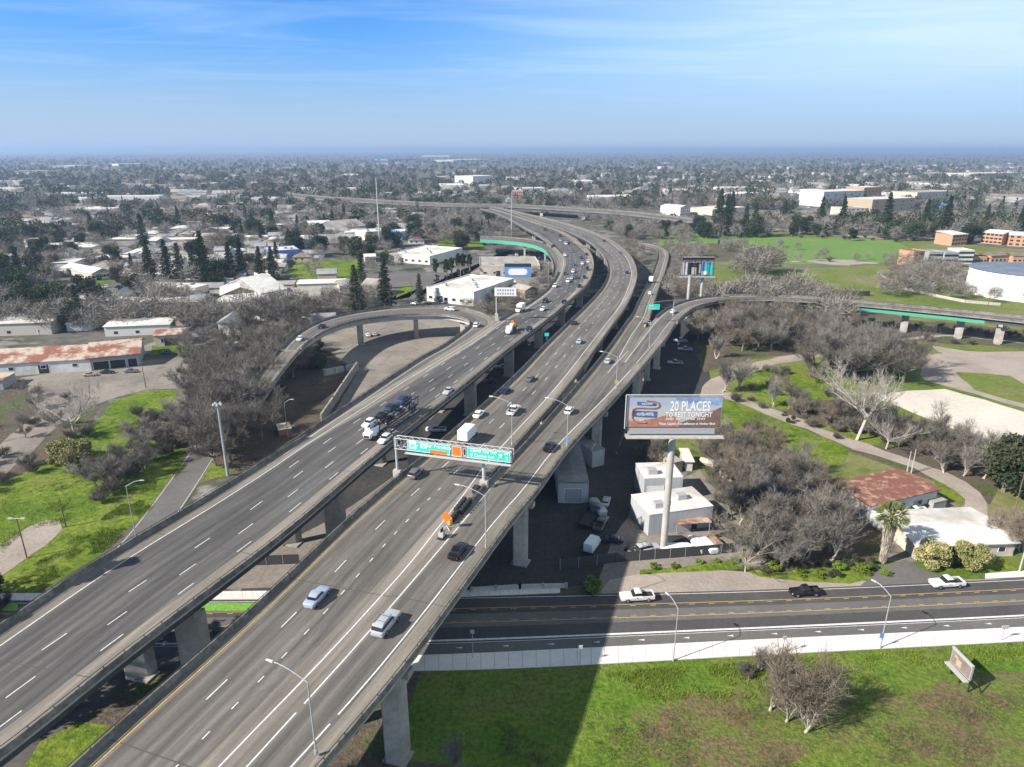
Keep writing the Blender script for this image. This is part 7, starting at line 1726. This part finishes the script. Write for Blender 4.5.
# houses
def house_proto(i, L_, W_, h, pitch, hip, rm_):
    t = thing('house', 'x', 'house'); mb = MB(); mb.box((0,0,0), (L_, W_, h)); mb.build('wall', M['wall_paint'], t, world=False)
    r = MB(); a, b = L_/2+.5, W_/2+.5; rz = h+b*pitch; hx = a-(b if hip else 0)
    v = [(-a,-b,h-.1),(a,-b,h-.1),(a,b,h-.1),(-a,b,h-.1),(-hx,0,rz),(hx,0,rz)]
    r.v = v; r.f = [(0,1,5,4),(1,2,5),(2,3,4,5),(3,0,4),(3,2,1,0)]; r.m = [0]*5; r.build('roof', M[rm_], t, world=False)
    for k in range(3):
        x = -L_/2+L_*(k+.5)/3; q = MB(); q.box((x, -W_/2-.02, 1.0), (1.5, .05, 1.2)); q.build('window', M['glass'], t, world=False)
    q = MB(); q.box((L_*.33, -W_/2-.04, .1), (1.0 if i % 2 else 3.0, .06, 2.1)); q.build('door', M['white_wall'], t, world=False)
    return t, kids_of(t)
bpy.context.view_layer.update()
HP = [house_proto(0,15,9,3.2,.45,False,'grey_roof'), house_proto(1,13,10,3.2,.4,True,'brown_roof'), house_proto(2,18,10,3.4,.35,False,'tan_roof'), house_proto(3,11,9,5.6,.5,False,'grey_roof'), house_proto(4,26,14,4.5,.08,False,'white_roof'), house_proto(5,34,20,5.5,.04,False,'white_roof'), house_proto(6,20,12,4,.15,False,'tan_roof')]
for x, y in ((200,288),(215,262)): pass
WC = [(.62,.6,.56,1),(.5,.46,.4,1),(.66,.65,.63,1),(.42,.42,.44,1),(.5,.38,.3,1),(.58,.6,.64,1)]
HL = ['small gabled house with a grey roof among town trees','small hip-roofed house with a brown roof among town trees','long low house with a tan roof among town trees','two-storey grey-roofed house among town trees','flat white-roofed building among town trees','large flat white-roofed hall among town trees','low tan-roofed block among town trees']
def hlab(k, x, y):
    q = Q((x, y, 0)); return HL[k].replace(' among town trees', '')+f", {'left edge' if q[0] < 80 else 'left' if q[0] < 200 else 'left of centre' if q[0] < 400 else 'centre' if q[0] < 620 else 'right'} of picture, {'near' if q[1] > 250 else 'middle' if q[1] > 225 else 'far'}"
HOUSES.sort(key=lambda q: q[2]); used = set()
for i, (x, y, d) in enumerate(HOUSES[:298]):
    k = hr.choices(range(7), [5,4,4,3,4,1.6,3])[0]; a = hr.choice([0, math.pi/2])+R(8)+hr.uniform(-.06,.06); src, ks = HP[k]; c = hr.choice(WC)
    if k not in used:
        used.add(k); r = src; r.location = (x, y, 0); r.rotation_euler = (0,0,a); r['label'] = hlab(k, x, y); r['group'] = 'houses of the town'; r.color = c
        for q, _ in ks: q.color = c
    else: copy_thing(src, ks, (x, y, 0), a, hlab(k, x, y), 'houses of the town', 1.0, c)
far = {}
for x, y, d in HOUSES[298:]:
    k = hr.choices(range(4), [5,4,4,2.6])[0]; k = k; mbf = far.setdefault(k, MB()); a = hr.choice([0, math.pi/2])+R(8); s = hr.uniform(.8, 1.5)*(1.0 if d < 1200 else 1.3)
    big = k == 3 and hr.random() < .35
    L_, W_, h = (15*s, 10*s, 3.5) if not big else (hr.uniform(35, 90), hr.uniform(25, 50), hr.uniform(6, 10))
    if k == 3: mbf.box((x, y, 0), (L_, W_, h), a, 0, 1)
    else:
        cc, ss = math.cos(a), math.sin(a); f_ = lambda u, v, z: (x+u*cc-v*ss, y+u*ss+v*cc, z)
        mbf.box((x, y, 0), (L_, W_, h), a, 0, 0); A_, B2 = L_/2+.4, W_/2+.4; rz = h+B2*.45
        v = [f_(-A_,-B2,h),f_(A_,-B2,h),f_(A_,B2,h),f_(-A_,B2,h),f_(-A_,0,rz),f_(A_,0,rz)]
        mbf.poly([v[0],v[1],v[5],v[4]],1); mbf.poly([v[2],v[3],v[4],v[5]],1); mbf.poly([v[1],v[2],v[5]],0); mbf.poly([v[3],v[0],v[4]],0)
for k, mbf in far.items():
    o = mbf.build('distant_houses', [M[['white_wall','cream_wall','grey_wall','white_wall'][k]], M[['grey_roof','brown_roof','tan_roof','white_roof'][k]]])
    if o: tag(o, ['far small grey-roofed houses','far small brown-roofed houses','far small tan-roofed houses','far flat white roofs and warehouses'][k]+' scattered to the horizon', 'houses', kind='stuff')
# weeds on the near grass
def weeds(poly, n, lm, hh, label, avoid=None):
    w = [tuple(P(*q).xy) for q in poly]; xs = [q[0] for q in w]; ys = [q[1] for q in w]; g = np.random.default_rng(int(n)); pts = []
    while len(pts) < n:
        x, y = rnd.uniform(min(xs), max(xs)), rnd.uniform(min(ys), max(ys))
        if inpoly(x, y, w): pts.append((x, y))
    C = np.array(pts); idx = g.integers(0, max(1, n//14), n); c = C[idx]+g.normal(size=(n, 2))*.55
    ok = np.array([inpoly(a, b, w) and mno.noise(Vector((a*.16, b*.16, 2)))+.4*mno.noise(Vector((a*.5, b*.5, 5))) > rnd.uniform(-.1, .35) for a, b in c]); c = c[ok]; n = len(c)
    P0 = np.stack([c[:,0], c[:,1], np.full(n, .02)], 1); P1 = P0+np.stack([g.normal(size=n)*.16, g.normal(size=n)*.16, g.uniform(.3,1,n)*hh], 1)
    V, Fq = slivers(P0, P1, np.full(n, .08)); o = bpy.data.objects.new('grass', np_mesh('grass', V, Fq, [M[lm]])); COL.objects.link(o); tag(o, label, 'grass', kind='stuff')
weeds([(600,672),(1040,643),(1040,668),(860,672),(760,700),(640,700)], 60000, 'leaf_bright', .45, 'rank green weeds along the lower pavement edge')
weeds([(0,606),(99,558),(153,507),(187,464),(160,470),(120,505),(60,548),(0,585)], 50000, 'leaf_bright', .45, 'tufted green weeds on the slope beside the frontage road')
weeds([(500,720),(1040,690),(1100,800),(500,800)], 30000, 'leaf_olive', .3, 'sparse olive tufts on the brown meadow')
weeds([(0,560),(0,500),(90,470),(100,500),(60,525),(28,530)], 12000, 'leaf_bright', .35, 'short green tufts on the left lawn')
# ------------------------------------------------------------ air
hm = MB(); hm.prism([(-29000,-600),(29000,-600),(29000,39000),(-29000,39000)], -1.0, 112.0, 0)
m = bpy.data.materials.new('haze'); m.use_nodes = True; t_ = m.node_tree; t_.nodes.clear()
pv = t_.nodes.new('ShaderNodeVolumePrincipled'); pv.inputs['Color'].default_value = (0.5, 0.7, 1.0, 1); pv.inputs['Density'].default_value = 0.00013; pv.inputs['Anisotropy'].default_value = 0.25
oo = t_.nodes.new('ShaderNodeOutputMaterial'); t_.links.new(pv.outputs[0], oo.inputs['Volume'])
hz_o = hm.build('haze', m); hz_o['kind'] = 'stuff'
